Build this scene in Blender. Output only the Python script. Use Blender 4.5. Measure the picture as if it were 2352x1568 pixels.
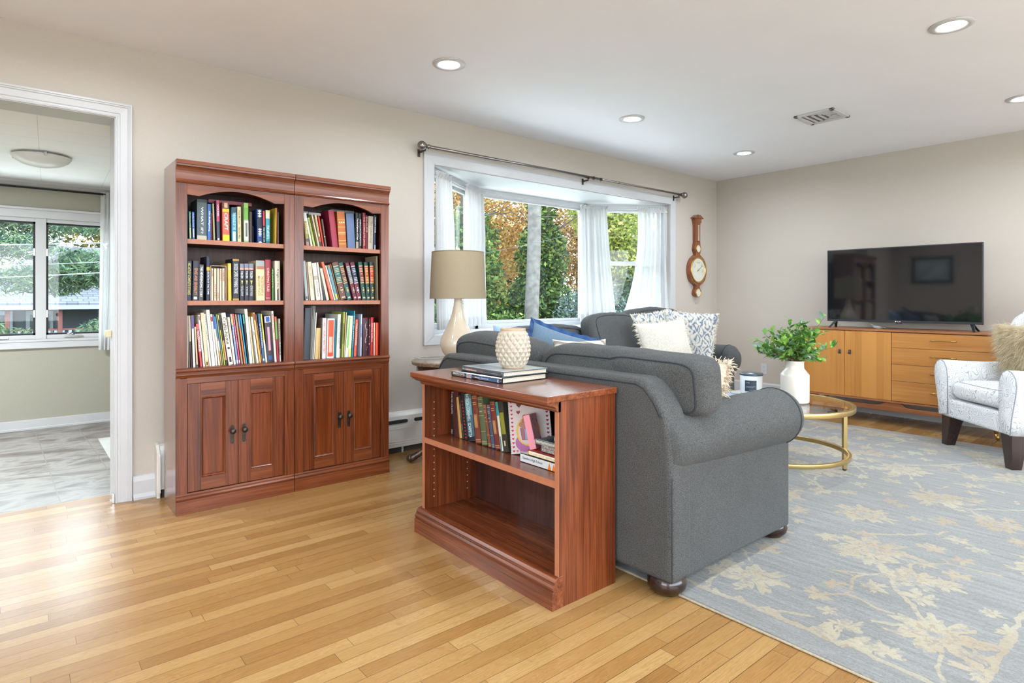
import bpy, bmesh, math, random
from mathutils import Matrix, Vector
PI = math.pi
R = math.radians
SC = bpy.context.scene
COL = SC.collection
for _o in list(bpy.data.objects):
    bpy.data.objects.remove(_o)

# ------------------------------------------------------------------ camera, sky, sun, exposure
FOCAL_PX = 1371.6
YAW = math.atan2(1646.0, FOCAL_PX)              # angle between the view direction and the window wall
cam = bpy.data.cameras.new('camera')
cam.sensor_width = 36.0
cam.lens = 36.0 * FOCAL_PX / 2352.0
cam.shift_y = -(784.0 - 685.0) / 2352.0
cam.clip_end = 400
camo = bpy.data.objects.new('camera', cam)
COL.objects.link(camo)
camo.location = (0, 0, 1.10)
camo.rotation_euler = (PI / 2, 0, YAW - PI / 2)
SC.camera = camo

world = bpy.data.worlds.new('sky')
SC.world = world
world.use_nodes = True
_n = world.node_tree.nodes
_l = world.node_tree.links
_n.clear()
_out = _n.new('ShaderNodeOutputWorld')
_bg = _n.new('ShaderNodeBackground')
_tc = _n.new('ShaderNodeTexCoord')
_sep = _n.new('ShaderNodeSeparateXYZ')
_rp = _n.new('ShaderNodeValToRGB')
_l.new(_tc.outputs['Generated'], _sep.inputs[0])
_l.new(_sep.outputs['Z'], _rp.inputs[0])
_rp.color_ramp.elements[0].position = 0.0
_rp.color_ramp.elements[0].color = (0.88, 0.94, 1.0, 1)
_rp.color_ramp.elements[1].position = 0.6
_rp.color_ramp.elements[1].color = (0.72, 0.86, 1.0, 1)
_l.new(_rp.outputs[0], _bg.inputs['Color'])
_bg.inputs['Strength'].default_value = 9.5
_l.new(_bg.outputs[0], _out.inputs['Surface'])

sun = bpy.data.lights.new('sun', 'SUN')
sun.energy = 3.6
sun.angle = R(3)
sun.color = (1.0, 0.95, 0.86)
suno = bpy.data.objects.new('sun', sun)
COL.objects.link(suno)
suno.rotation_euler = Vector((-.60, .44, -.66)).to_track_quat('-Z', 'Y').to_euler()   # high sun over the end wall, raking the garden

SC.view_settings.view_transform = 'Standard'
SC.view_settings.look = 'None'
SC.view_settings.gamma = 1.0
SC.view_settings.use_curve_mapping = False
SC.view_settings.exposure = 0.08
SC.cycles.max_bounces = 7
SC.cycles.diffuse_bounces = 4
SC.cycles.glossy_bounces = 3
SC.cycles.transmission_bounces = 4
SC.cycles.transparent_max_bounces = 12
SC.cycles.caustics_reflective = False
SC.cycles.caustics_refractive = False
SC.cycles.sample_clamp_indirect = 6.0
SC.cycles.use_adaptive_sampling = True
SC.cycles.adaptive_threshold = 0.02
SC.cycles.use_denoising = True

# room: x along the window wall, y towards it, z up; metres
WALL_Y = 3.84
WALL_X = 6.316
LEFT_X = -2.3
BACK_Y = -2.7
CEIL = 2.471
LAMP_SPOTS = [(1.954, 2.92), (3.619, 2.915), (5.285, 2.925), (3.614, 0.89), (5.305, 0.90),
              (0.28, 2.92), (1.95, 0.90), (0.28, 0.90), (-1.4, 0.90), (-1.4, 2.92),
              (0.28, -1.2), (1.95, -1.2), (3.614, -1.2), (5.305, -1.2), (-1.4, -1.2)]
LAMP_POWER = 13.5

# ------------------------------------------------------------------ helpers
def srgb(h):
    r = []
    for i in (0, 2, 4):
        c = int(h[i:i + 2], 16) / 255.0
        r.append(c / 12.92 if c <= 0.04045 else ((c + 0.055) / 1.055) ** 2.4)
    return (r[0], r[1], r[2], 1.0)

W = {}                                            # world matrix of every object made here

class MB:
    """collects faces; one MB becomes one mesh"""
    def __init__(s):
        s.v = []; s.f = []; s.mi = []; s.cl = []; s.sm = []
        s.m = 0; s.col = (1, 1, 1, 1); s.smooth = False; s.xf = None
    def addv(s, pts):
        b = len(s.v)
        if s.xf is not None:
            pts = [tuple(s.xf @ Vector(p)) for p in pts]
        s.v.extend(pts)
        return b
    def face(s, idx, smooth=None):
        s.f.append(tuple(idx)); s.mi.append(s.m); s.cl.append(s.col)
        s.sm.append(s.smooth if smooth is None else smooth)
    def box(s, x0, x1, y0, y1, z0, z1):
        b = s.addv([(x0, y0, z0), (x1, y0, z0), (x1, y1, z0), (x0, y1, z0), (x0, y0, z1), (x1, y0, z1), (x1, y1, z1), (x0, y1, z1)])
        for q in ((0, 3, 2, 1), (4, 5, 6, 7), (0, 1, 5, 4), (1, 2, 6, 5), (2, 3, 7, 6), (3, 0, 4, 7)):
            s.face([b + i for i in q])
        return s
    def hexa(s, p):
        b = s.addv(p)
        for q in ((0, 3, 2, 1), (4, 5, 6, 7), (0, 1, 5, 4), (1, 2, 6, 5), (2, 3, 7, 6), (3, 0, 4, 7)):
            s.face([b + i for i in q])
        return s
    def quad(s, a, b_, c, d):
        b = s.addv([a, b_, c, d]); s.face([b, b + 1, b + 2, b + 3]); return s
    def prism(s, pts, axis, a, c, smooth=False):
        """pts: 2D outline; axis 'x': (y,z), 'y': (x,z), 'z': (x,y)"""
        n = len(pts)
        def P(p, t):
            return {'x': (t, p[0], p[1]), 'y': (p[0], t, p[1]), 'z': (p[0], p[1], t)}[axis]
        b = s.addv([P(p, a) for p in pts] + [P(p, c) for p in pts])
        s.face([b + i for i in range(n)][::-1], False)
        s.face([b + n + i for i in range(n)], False)
        for i in range(n):
            j = (i + 1) % n
            s.face((b + i, b + j, b + n + j, b + n + i), smooth)
        return s
    def lathe(s, prof, cx=0, cy=0, cz=0, seg=32, smooth=True, ax='z', caps=False):
        b = len(s.v); n = len(prof)
        pts = []
        for k in range(seg):
            a = 2 * PI * k / seg
            for r, z in prof:
                q = (r * math.cos(a), r * math.sin(a), z)
                if ax == 'y': q = (q[0], q[2], q[1])
                if ax == 'x': q = (q[2], q[0], q[1])
                pts.append((cx + q[0], cy + q[1], cz + q[2]))
        b = s.addv(pts)
        for k in range(seg):
            k2 = (k + 1) % seg
            for i in range(n - 1):
                s.face((b + k * n + i, b + k2 * n + i, b + k2 * n + i + 1, b + k * n + i + 1), smooth)
        if caps:
            s.face([b + k * n for k in range(seg)][::-1], False)
            s.face([b + k * n + n - 1 for k in range(seg)], False)
        return s
    def ball(s, c, r, seg=20, rings=12, sc=(1, 1, 1)):
        prof = [(max(1e-7, math.sin(PI * i / rings)), -math.cos(PI * i / rings)) for i in range(rings + 1)]
        pts = []
        for k in range(seg):
            a = 2 * PI * k / seg
            for q, z in prof:
                pts.append((c[0] + r * sc[0] * q * math.cos(a), c[1] + r * sc[1] * q * math.sin(a), c[2] + r * sc[2] * z))
        b = s.addv(pts); n = rings + 1
        for k in range(seg):
            k2 = (k + 1) % seg
            for i in range(rings):
                s.face((b + k * n + i, b + k2 * n + i, b + k2 * n + i + 1, b + k * n + i + 1), True)
        return s
    def tube(s, path, r, seg=8, closed=False, caps=True, flat=None):
        P = [Vector(p) for p in path]
        n = len(P)
        rr = r if isinstance(r, (list, tuple)) else [r] * n
        T = []
        for i in range(n):
            if closed: t = P[(i + 1) % n] - P[i - 1]
            else: t = P[min(i + 1, n - 1)] - P[max(i - 1, 0)]
            T.append(t.normalized() if t.length > 1e-9 else Vector((0, 0, 1)))
        up = Vector((0, 0, 1)) if abs(T[0].z) < 0.9 else Vector((1, 0, 0))
        u = T[0].cross(up).normalized()
        pts = []
        for i in range(n):
            u = (u - T[i] * u.dot(T[i]))
            u = u.normalized() if u.length > 1e-9 else T[i].orthogonal().normalized()
            w = T[i].cross(u)
            for k in range(seg):
                a = 2 * PI * k / seg
                fu, fw = (1, 1) if flat is None else flat
                pts.append(tuple(P[i] + u * (math.cos(a) * rr[i] * fu) + w * (math.sin(a) * rr[i] * fw)))
        b = s.addv(pts)
        for i in range(n if closed else n - 1):
            j = (i + 1) % n
            for k in range(seg):
                k2 = (k + 1) % seg
                s.face((b + i * seg + k, b + i * seg + k2, b + j * seg + k2, b + j * seg + k), True)
        if caps and not closed:
            s.face([b + k for k in range(seg)][::-1], False)
            s.face([b + (n - 1) * seg + k for k in range(seg)], False)
        return s
    def loft(s, rings, smooth=True, caps=True, closed=True):
        n = len(rings[0]); b = s.addv([p for rg in rings for p in rg])
        for i in range(len(rings) - 1):
            for k in range(n if closed else n - 1):
                k2 = (k + 1) % n
                s.face((b + i * n + k, b + i * n + k2, b + (i + 1) * n + k2, b + (i + 1) * n + k), smooth)
        if caps and closed:
            s.face([b + k for k in range(n)][::-1], smooth)
            s.face([b + (len(rings) - 1) * n + k for k in range(n)], smooth)
        return s
    def grid(s, fn, nu, nv, smooth=True):
        b = s.addv([fn(i / nu, j / nv) for i in range(nu + 1) for j in range(nv + 1)])
        for i in range(nu):
            for j in range(nv):
                a = b + i * (nv + 1) + j
                s.face((a, a + nv + 1, a + nv + 2, a + 1), smooth)
        return s

def _mesh(name, mb, mats):
    me = bpy.data.meshes.new(name)
    me.from_pydata([tuple(v) for v in mb.v], [], mb.f)
    for m in (mats if isinstance(mats, (list, tuple)) else [mats]):
        me.materials.append(m)
    me.polygons.foreach_set('material_index', mb.mi)
    me.polygons.foreach_set('use_smooth', mb.sm)
    if any(c != (1, 1, 1, 1) for c in mb.cl):
        ca = me.color_attributes.new('Col', 'FLOAT_COLOR', 'CORNER')
        data = []
        for p, c in zip(me.polygons, mb.cl):
            data.extend(list(c) * p.loop_total)
        ca.data.foreach_set('color', data)
    me.update()
    return me

def obj(name, mb, mats, parent=None, bevel=0, segs=2, subd=0, fix=False, local=False, wn=False):
    """one mesh object; with a parent the given (world) points are moved into its space"""
    if parent is not None and not local:
        inv = W[parent.name].inverted()
        mb.v = [tuple(inv @ Vector(p)) for p in mb.v]
    me = _mesh(name, mb, mats)
    if fix:
        bm = bmesh.new(); bm.from_mesh(me)
        bmesh.ops.remove_doubles(bm, verts=bm.verts, dist=1e-5)
        bmesh.ops.recalc_face_normals(bm, faces=bm.faces)
        bm.to_mesh(me); bm.free()
    o = bpy.data.objects.new(name, me)
    COL.objects.link(o)
    if parent is not None:
        o.parent = parent
        W[o.name] = W[parent.name].copy()
    else:
        W[o.name] = Matrix.Identity(4)
    if bevel:
        m = o.modifiers.new('bevel', 'BEVEL'); m.width = bevel; m.segments = segs
        m.limit_method = 'ANGLE'; m.angle_limit = R(40); m.harden_normals = False
    if subd:
        m = o.modifiers.new('subdivision', 'SUBSURF'); m.levels = subd; m.render_levels = subd
    return o

def tag(o, label=None, cat=None, group=None, kind=None):
    if label: o['label'] = label
    if cat: o['category'] = cat
    if group: o['group'] = group
    if kind: o['kind'] = kind
    return o

def thing(name, label, cat, loc=(0, 0, 0), rotz=0, group=None, rot=None):
    o = bpy.data.objects.new(name, None)
    o.empty_display_size = 0.05
    COL.objects.link(o)
    o.location = loc
    o.rotation_euler = rot if rot else (0, 0, rotz)
    W[o.name] = Matrix.LocRotScale(Vector(loc), o.rotation_euler, None)
    return tag(o, label, cat, group)

def struct(name, mb, mats, parent=None, **k):
    o = obj(name, mb, mats, parent, **k)
    o['kind'] = 'structure'
    return o

def dup(root, loc, rotz=0, label=None):
    r = root.copy(); COL.objects.link(r)
    r.location = loc; r.rotation_euler = (0, 0, rotz)
    if label: r['label'] = label
    for ch in list(root.children):
        c = ch.copy(); COL.objects.link(c); c.parent = r
        for g in ch.children:
            d = g.copy(); COL.objects.link(d); d.parent = c
    return r

_tx = {}
def text_pts(s, weight=0.0):
    """triangulated outline of a string, scaled to height 1, origin at its lower left"""
    if (s, weight) in _tx: return _tx[(s, weight)]
    cu = bpy.data.curves.new('lettering', 'FONT')
    cu.body = s; cu.size = 1.0; cu.resolution_u = 2; cu.offset = weight
    to = bpy.data.objects.new('lettering', cu)
    me = bpy.data.meshes.new_from_object(to)
    vs = [tuple(v.co) for v in me.vertices]; fs = [tuple(p.vertices) for p in me.polygons]
    bpy.data.objects.remove(to); bpy.data.meshes.remove(me); bpy.data.curves.remove(cu)
    if not vs: vs = [(0, 0, 0)]
    x0 = min(v[0] for v in vs); x1 = max(v[0] for v in vs); y0 = min(v[1] for v in vs); y1 = max(v[1] for v in vs)
    h = max(1e-6, y1 - y0)
    vs = [((v[0] - x0) / h, (v[1] - y0) / h) for v in vs]
    _tx[(s, weight)] = (vs, fs, (x1 - x0) / h)
    return _tx[(s, weight)]

def lettering(mb, s, origin, ux, uy, length, height, weight=0.0):
    """lay text on a surface: ux reading direction, uy up direction of the letters"""
    vs, fs, wd = text_pts(s, weight)
    o = Vector(origin); ux = Vector(ux); uy = Vector(uy)
    if length is None: length = wd * height
    b = mb.addv([tuple(o + ux * (v[0] / wd * length) + uy * (v[1] * height)) for v in vs])
    for f in fs: mb.face([b + i for i in f], False)

# ------------------------------------------------------------------ materials
MATS = {}
def nodes(name):
    m = bpy.data.materials.new(name); m.use_nodes = True
    nt = m.node_tree; nt.nodes.clear()
    o = nt.nodes.new('ShaderNodeOutputMaterial')
    p = nt.nodes.new('ShaderNodeBsdfPrincipled')
    nt.links.new(p.outputs[0], o.inputs[0])
    MATS[name] = m
    return m, nt, p, o

def N(nt, t, **k):
    n = nt.nodes.new('ShaderNode' + t)
    for a, v in k.items():
        if a.startswith('i_'):
            key = a[2:].replace('_', ' ')
            n.inputs[key].default_value = v
        else: setattr(n, a, v)
    return n

def mathn(nt, op, a, b=None, c=None, clamp=False):
    n = nt.nodes.new('ShaderNodeMath'); n.operation = op; n.use_clamp = clamp
    for i, v in enumerate((a, b, c)):
        if v is None: continue
        if isinstance(v, (int, float)): n.inputs[i].default_value = v
        else: nt.links.new(v, n.inputs[i])
    return n.outputs[0]

def ramp(nt, fac, stops, interp='LINEAR'):
    n = nt.nodes.new('ShaderNodeValToRGB'); cr = n.color_ramp; cr.interpolation = interp
    while len(cr.elements) > 1: cr.elements.remove(cr.elements[-1])
    for i, (p, c) in enumerate(stops):
        e = cr.elements[0] if i == 0 else cr.elements.new(p)
        e.position = p; e.color = c if len(c) == 4 else (*c, 1)
    nt.links.new(fac, n.inputs[0])
    return n.outputs[0]

def mix(nt, fac, a, b, blend='MIX'):
    n = nt.nodes.new('ShaderNodeMix'); n.data_type = 'RGBA'; n.blend_type = blend
    if isinstance(fac, (int, float)): n.inputs[0].default_value = fac
    else: nt.links.new(fac, n.inputs[0])
    for i, v in ((6, a), (7, b)):
        if isinstance(v, tuple): n.inputs[i].default_value = v
        else: nt.links.new(v, n.inputs[i])
    return n.outputs[2]

def coords(nt, scale=(1, 1, 1), rot=(0, 0, 0), loc=(0, 0, 0), kind='Object'):
    t = nt.nodes.new('ShaderNodeTexCoord'); m = nt.nodes.new('ShaderNodeMapping')
    m.inputs['Scale'].default_value = scale; m.inputs['Rotation'].default_value = rot; m.inputs['Location'].default_value = loc
    nt.links.new(t.outputs[kind], m.inputs[0])
    return m.outputs[0]

def noise(nt, vec, scale, detail=3, rough=0.5, dist=0.0):
    n = nt.nodes.new('ShaderNodeTexNoise')
    n.inputs['Scale'].default_value = scale; n.inputs['Detail'].default_value = detail
    n.inputs['Roughness'].default_value = rough; n.inputs['Distortion'].default_value = dist
    if vec is not None: nt.links.new(vec, n.inputs['Vector'])
    return n.outputs[0]

def bump(nt, p, h, strength=0.2, dist=0.002):
    b = nt.nodes.new('ShaderNodeBump'); b.inputs['Strength'].default_value = strength; b.inputs['Distance'].default_value = dist
    nt.links.new(h, b.inputs['Height']); nt.links.new(b.outputs[0], p.inputs['Normal'])

def plain(name, col, rough=0.5, metal=0.0, spec=0.5, var=0.0, vscale=8, coat=0, emis=0, sheen=0):
    m, nt, p, o = nodes(name)
    c = srgb(col) if isinstance(col, str) else (*col, 1) if len(col) == 3 else col
    if var:
        f = noise(nt, coords(nt), vscale, 4)
        lo = tuple(x * (1 - var) for x in c[:3]) + (1,); hi = tuple(min(1, x * (1 + var)) for x in c[:3]) + (1,)
        nt.links.new(ramp(nt, f, [(0.3, lo), (0.7, hi)]), p.inputs['Base Color'])
    else: p.inputs['Base Color'].default_value = c
    p.inputs['Roughness'].default_value = rough; p.inputs['Metallic'].default_value = metal
    p.inputs['Specular IOR Level'].default_value = spec
    p.inputs['Coat Weight'].default_value = coat
    p.inputs['Coat Roughness'].default_value = 0.15
    if sheen: p.inputs['Sheen Weight'].default_value = sheen
    if emis:
        p.inputs['Emission Color'].default_value = c; p.inputs['Emission Strength'].default_value = emis
    return m

def wood(name, dark, mid, light, axis='z', rough=0.35, scale=1.0, spec=0.5, coat=0.0, blotch=0.5, strips=0):
    """straight-grained wood, the grain running along one local axis"""
    m, nt, p, o = nodes(name)
    st = {'x': (1.2, 22, 22), 'y': (22, 1.2, 22), 'z': (22, 22, 1.2)}[axis]
    st2 = {'x': (3, 130, 130), 'y': (130, 3, 130), 'z': (130, 130, 3)}[axis]
    v = coords(nt, tuple(x * scale for x in st)); v2 = coords(nt, tuple(x * scale for x in st2))
    n1 = noise(nt, v, 1.0, 4, 0.6, 1.2); n2 = noise(nt, v2, 1.0, 3, 0.6)
    big = noise(nt, coords(nt, tuple(x * 0.18 for x in st)), 1.0, 1)
    f = mathn(nt, 'ADD', mathn(nt, 'MULTIPLY', n1, 0.60), mathn(nt, 'MULTIPLY', n2, 0.36))
    f = mathn(nt, 'ADD', f, mathn(nt, 'MULTIPLY', big, 0.2 * blotch))
    c = ramp(nt, f, [(0.34, srgb(dark)), (0.5, srgb(mid)), (0.68, srgb(light))])
    if strips:       # veneer laid in narrow strips, each leaf its own tone
        sy = N(nt, 'SeparateXYZ'); nt.links.new(coords(nt), sy.inputs[0])
        wn = N(nt, 'TexWhiteNoise', noise_dimensions='1D'); nt.links.new(mathn(nt, 'FLOOR', mathn(nt, 'MULTIPLY', sy.outputs[1], strips)), wn.inputs['W'])
        g = ramp(nt, wn.outputs[0], [(0.0, (.82, .78, .72)), (1.0, (1, 1, 1))])
        c = mix(nt, 1.0, c, g, 'MULTIPLY')
    nt.links.new(c, p.inputs['Base Color'])
    p.inputs['Roughness'].default_value = rough; p.inputs['Specular IOR Level'].default_value = spec
    p.inputs['Coat Weight'].default_value = coat; p.inputs['Coat Roughness'].default_value = 0.25
    bump(nt, p, n2, 0.12, 0.0006)
    return m

def attr(name, rough=0.5, spec=0.5, coat=0, alpha=None, transl=0.0, var=0.0, vscale=20):
    m, nt, p, o = nodes(name)
    a = N(nt, 'Attribute', attribute_name='Col')
    c = a.outputs['Color']
    if var:
        f = noise(nt, coords(nt), vscale, 3)
        g = ramp(nt, f, [(0.3, (1 - var,) * 3), (0.7, (1, 1, 1))])
        c = mix(nt, 1.0, c, g, 'MULTIPLY')
    nt.links.new(c, p.inputs['Base Color'])
    p.inputs['Roughness'].default_value = rough; p.inputs['Specular IOR Level'].default_value = spec
    p.inputs['Coat Weight'].default_value = coat
    if transl:
        t = N(nt, 'BsdfTranslucent'); nt.links.new(c, t.inputs[0])
        ms = N(nt, 'MixShader'); ms.inputs[0].default_value = transl
        nt.links.new(p.outputs[0], ms.inputs[1]); nt.links.new(t.outputs[0], ms.inputs[2]); nt.links.new(ms.outputs[0], o.inputs[0])
    return m

def fabric(name, a, b, scale=260, rough=0.95, bstr=0.35, sheen=0.25, big=0.12):
    m, nt, p, o = nodes(name)
    v = coords(nt)
    n = noise(nt, v, scale, 2, 0.7); n2 = noise(nt, v, scale * 2.3, 1)
    f = mathn(nt, 'ADD', mathn(nt, 'MULTIPLY', n, 0.6), mathn(nt, 'MULTIPLY', n2, 0.4))
    c = ramp(nt, f, [(0.36, srgb(a)), (0.62, srgb(b))])
    g = ramp(nt, noise(nt, v, 5, 3), [(0.3, (1 - big,) * 3), (0.7, (1, 1, 1))])
    nt.links.new(mix(nt, 1.0, c, g, 'MULTIPLY'), p.inputs['Base Color'])
    p.inputs['Roughness'].default_value = rough; p.inputs['Specular IOR Level'].default_value = 0.15
    p.inputs['Sheen Weight'].default_value = sheen; p.inputs['Sheen Roughness'].default_value = 0.5
    bump(nt, p, f, bstr, 0.0012)
    return m

M_white = plain('white_paint', 'dcdddf', 0.42, var=0.02)
M_trim = plain('trim_paint', 'c6c7c9', 0.35, var=0.015)
M_ceil = plain('ceiling_paint', 'f1f3f9', 0.7, var=0.015, vscale=2)
M_black = plain('black_plastic', '1b1e22', 0.4)
M_gold = plain('brushed_gold', 'b8a06a', 0.32, metal=0.85)
M_nickel = plain('dark_nickel', '8a8580', 0.28, metal=0.9)
M_bronze = plain('dark_bronze', '4a443e', 0.35, metal=0.8, var=0.2, vscale=60)
M_brass = plain('brass', 'c9a45c', 0.28, metal=0.9)
M_chrome = plain('chrome', 'c9ccd0', 0.15, metal=1.0)
M_cover = attr('book_cover', 0.42, 0.45)
M_matte = attr('painted_matte', 0.8, 0.2)
M_paper = plain('page_edges', 'c6beac', 0.85, var=0.1, vscale=150)

def wall_mat(name, col, col2):
    m, nt, p, o = nodes(name)
    v = coords(nt)
    f = noise(nt, v, 0.7, 3)
    c = ramp(nt, f, [(0.3, srgb(col)), (0.7, srgb(col2))])
    weave = noise(nt, coords(nt, (60, 60, 380)), 1.0, 2); weave2 = noise(nt, coords(nt, (380, 380, 60)), 1.0, 2)
    w = mathn(nt, 'ADD', weave, weave2)
    g = ramp(nt, w, [(0.7, (0.955,) * 3), (1.3, (1, 1, 1))])
    nt.links.new(mix(nt, 1.0, c, g, 'MULTIPLY'), p.inputs['Base Color'])
    p.inputs['Roughness'].default_value = 0.75; p.inputs['Specular IOR Level'].default_value = 0.25
    bump(nt, p, w, 0.12, 0.0006)
    return m
M_wall = wall_mat('wall_covering', 'beb5aa', 'c5bdb3')
M_kwall = wall_mat('kitchen_wallpaper', 'a5a396', 'aba89b')

def floor_mat():
    m, nt, p, o = nodes('oak_strip_floor')
    t = N(nt, 'TexCoord'); s = N(nt, 'SeparateXYZ'); nt.links.new(t.outputs['Object'], s.inputs[0])
    X, Y = s.outputs['X'], s.outputs['Y']
    PW = 0.0572; PL = 0.95
    row = mathn(nt, 'FLOOR', mathn(nt, 'DIVIDE', Y, PW))
    wr = N(nt, 'TexWhiteNoise', noise_dimensions='1D'); nt.links.new(row, wr.inputs['W'])
    wr2 = N(nt, 'TexWhiteNoise', noise_dimensions='1D'); nt.links.new(mathn(nt, 'ADD', row, 77.3), wr2.inputs['W'])
    ln = mathn(nt, 'ADD', mathn(nt, 'MULTIPLY', wr2.outputs[0], 0.7), 0.55)
    u = mathn(nt, 'ADD', mathn(nt, 'DIVIDE', X, ln), mathn(nt, 'MULTIPLY', wr.outputs[0], 9.0))
    col = mathn(nt, 'FLOOR', u)
    cv = N(nt, 'CombineXYZ'); nt.links.new(row, cv.inputs[0]); nt.links.new(col, cv.inputs[1])
    wn = N(nt, 'TexWhiteNoise', noise_dimensions='2D'); nt.links.new(cv.outputs[0], wn.inputs['Vector'])
    # grain, shifted per board
    off = mathn(nt, 'MULTIPLY', wn.outputs[0], 37.0)
    gv = N(nt, 'CombineXYZ')
    nt.links.new(mathn(nt, 'ADD', mathn(nt, 'MULTIPLY', X, 2.2), off), gv.inputs[0])
    nt.links.new(mathn(nt, 'ADD', mathn(nt, 'MULTIPLY', Y, 34), off), gv.inputs[1]); nt.links.new(off, gv.inputs[2])
    g1 = noise(nt, gv.outputs[0], 1.0, 4, 0.55, 1.4)
    gv2 = N(nt, 'CombineXYZ')
    nt.links.new(mathn(nt, 'ADD', mathn(nt, 'MULTIPLY', X, 6), off), gv2.inputs[0])
    nt.links.new(mathn(nt, 'MULTIPLY', Y, 260), gv2.inputs[1])
    g2 = noise(nt, gv2.outputs[0], 1.0, 2, 0.6)
    rings = mathn(nt, 'ABSOLUTE', mathn(nt, 'SINE', mathn(nt, 'MULTIPLY', g1, 42)))
    f = mathn(nt, 'ADD', mathn(nt, 'MULTIPLY', rings, 0.20), mathn(nt, 'MULTIPLY', g2, 0.42))
    f = mathn(nt, 'ADD', f, mathn(nt, 'MULTIPLY', wn.outputs[0], 0.42))
    c = ramp(nt, f, [(0.1, srgb('77522a')), (0.38, srgb('936a3a')), (0.65, srgb('a37d4b')), (0.95, srgb('b99766'))])
    # seams
    fy = mathn(nt, 'FRACT', mathn(nt, 'DIVIDE', Y, PW))
    sy = mathn(nt, 'MINIMUM', fy, mathn(nt, 'SUBTRACT', 1.0, fy))
    fx = mathn(nt, 'FRACT', u); sx = mathn(nt, 'MINIMUM', fx, mathn(nt, 'SUBTRACT', 1.0, fx))
    wv = N(nt, 'TexWhiteNoise', noise_dimensions='1D'); nt.links.new(mathn(nt, 'ADD', row, 11.7), wv.inputs['W'])
    seam_y = mathn(nt, 'LESS_THAN', sy, mathn(nt, 'ADD', 0.009, mathn(nt, 'MULTIPLY', wv.outputs[0], 0.014)))
    seam_x = mathn(nt, 'LESS_THAN', mathn(nt, 'MULTIPLY', sx, ln), 0.0008)
    seam = mathn(nt, 'MAXIMUM', seam_y, seam_x)
    c2 = mix(nt, mathn(nt, 'MULTIPLY', seam, 0.8), c, srgb('462c16'))
    nt.links.new(c2, p.inputs['Base Color'])
    rr = noise(nt, coords(nt), 2.0, 3)
    nt.links.new(mathn(nt, 'ADD', mathn(nt, 'MULTIPLY', rr, 0.12), 0.22), p.inputs['Roughness'])
    p.inputs['Specular IOR Level'].default_value = 0.5
    h = mathn(nt, 'SUBTRACT', mathn(nt, 'MULTIPLY', g2, 0.25), seam)
    bump(nt, p, h, 0.25, 0.0008)
    return m
M_floor = floor_mat()

# ------------------------------------------------------------------ room shell
WT = 0.16
mb = MB(); mb.box(LEFT_X - .2, WALL_X + .2, BACK_Y - .2, 4.02, -0.12, 0)
struct('floor', mb, M_floor)
mb = MB(); mb.box(LEFT_X - .2, WALL_X + .2, BACK_Y - .2, WALL_Y + WT, CEIL, CEIL + .15)
struct('ceiling', mb, M_ceil)

# window wall with the doorway (left) and the bay opening
DX0, DX1, DZ = -0.50, 0.418, 2.074
BX0, BX1, BZ0, BZ1 = 2.425, 5.395, 0.82, 2.105
mb = MB()
for x0, x1, z0, z1 in ((LEFT_X, DX0, 0, CEIL), (DX0, DX1, DZ, CEIL), (DX1, BX0, 0, CEIL), (BX0, BX1, 0, BZ0), (BX0, BX1, BZ1, CEIL), (BX1, WALL_X + .16, 0, CEIL)):
    mb.box(x0, x1, WALL_Y, WALL_Y + WT, z0, z1)
struct('wall_front', mb, M_wall)
mb = MB(); mb.box(WALL_X, WALL_X + .16, BACK_Y, WALL_Y, 0, CEIL)
struct('wall_right', mb, M_wall)
# left wall, behind the viewpoint, with an unseen wide opening added to let in sky light
mb = MB()
for y0, y1, z0, z1 in ((BACK_Y, -1.7, 0, CEIL), (-1.7, 0.9, 0, .6), (-1.7, 0.9, 2.2, CEIL), (.9, WALL_Y, 0, CEIL)):
    mb.box(LEFT_X - .16, LEFT_X, y0, y1, z0, z1)
struct('wall_left', mb, M_wall)
mb = MB()
for x0, x1, z0, z1 in ((LEFT_X - .16, -1.8, 0, CEIL), (-1.8, 5.8, 0, .55), (-1.8, 5.8, 2.2, CEIL), (5.8, WALL_X + .16, 0, CEIL)):  # unseen long opening added behind the camera for soft sky light
    mb.box(x0, x1, BACK_Y - .16, BACK_Y, z0, z1)
struct('wall_back', mb, M_wall)

# framed picture on the left wall; the television mirrors it
fp = thing('framed_picture', 'dark framed pale picture, seen mirrored in the television screen', 'picture', (LEFT_X, 3.15, 1.67))
mb = MB()
for y0, y1, z0, z1 in ((2.80, 3.50, 1.88, 1.94), (2.80, 3.50, 1.40, 1.46), (2.80, 2.86, 1.46, 1.88), (3.44, 3.50, 1.46, 1.88)): mb.box(LEFT_X, LEFT_X + .03, y0, y1, z0, z1)
obj('frame', mb, plain('dark_frame', '1e1a18', .4), fp)
mb = MB(); mb.box(LEFT_X, LEFT_X + .015, 2.86, 3.44, 1.46, 1.88); obj('print', mb, plain('pale_print', 'a9b8bc', .6, var=.25, vscale=4), fp)

# baseboards
def baseboard(name, x0, x1):
    mb = MB()
    mb.prism([(WALL_Y, 0), (WALL_Y - .03, 0), (WALL_Y - .03, .012), (WALL_Y - .016, .03), (WALL_Y - .016, .098), (WALL_Y - .012, .112), (WALL_Y - .009, .124), (WALL_Y, .128)], 'x', x0, x1)
    return struct(name, mb, M_trim)
baseboard('baseboard_front', .497, .606)
baseboard('baseboard_corner', 5.2, WALL_X)
mb = MB(); mb.prism([(WALL_X, 0), (WALL_X - .018, 0), (WALL_X - .018, .16), (WALL_X - .008, .175), (WALL_X, .175)], 'y', BACK_Y, WALL_Y - .04)
struct('baseboard_right', mb, M_trim)

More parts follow.
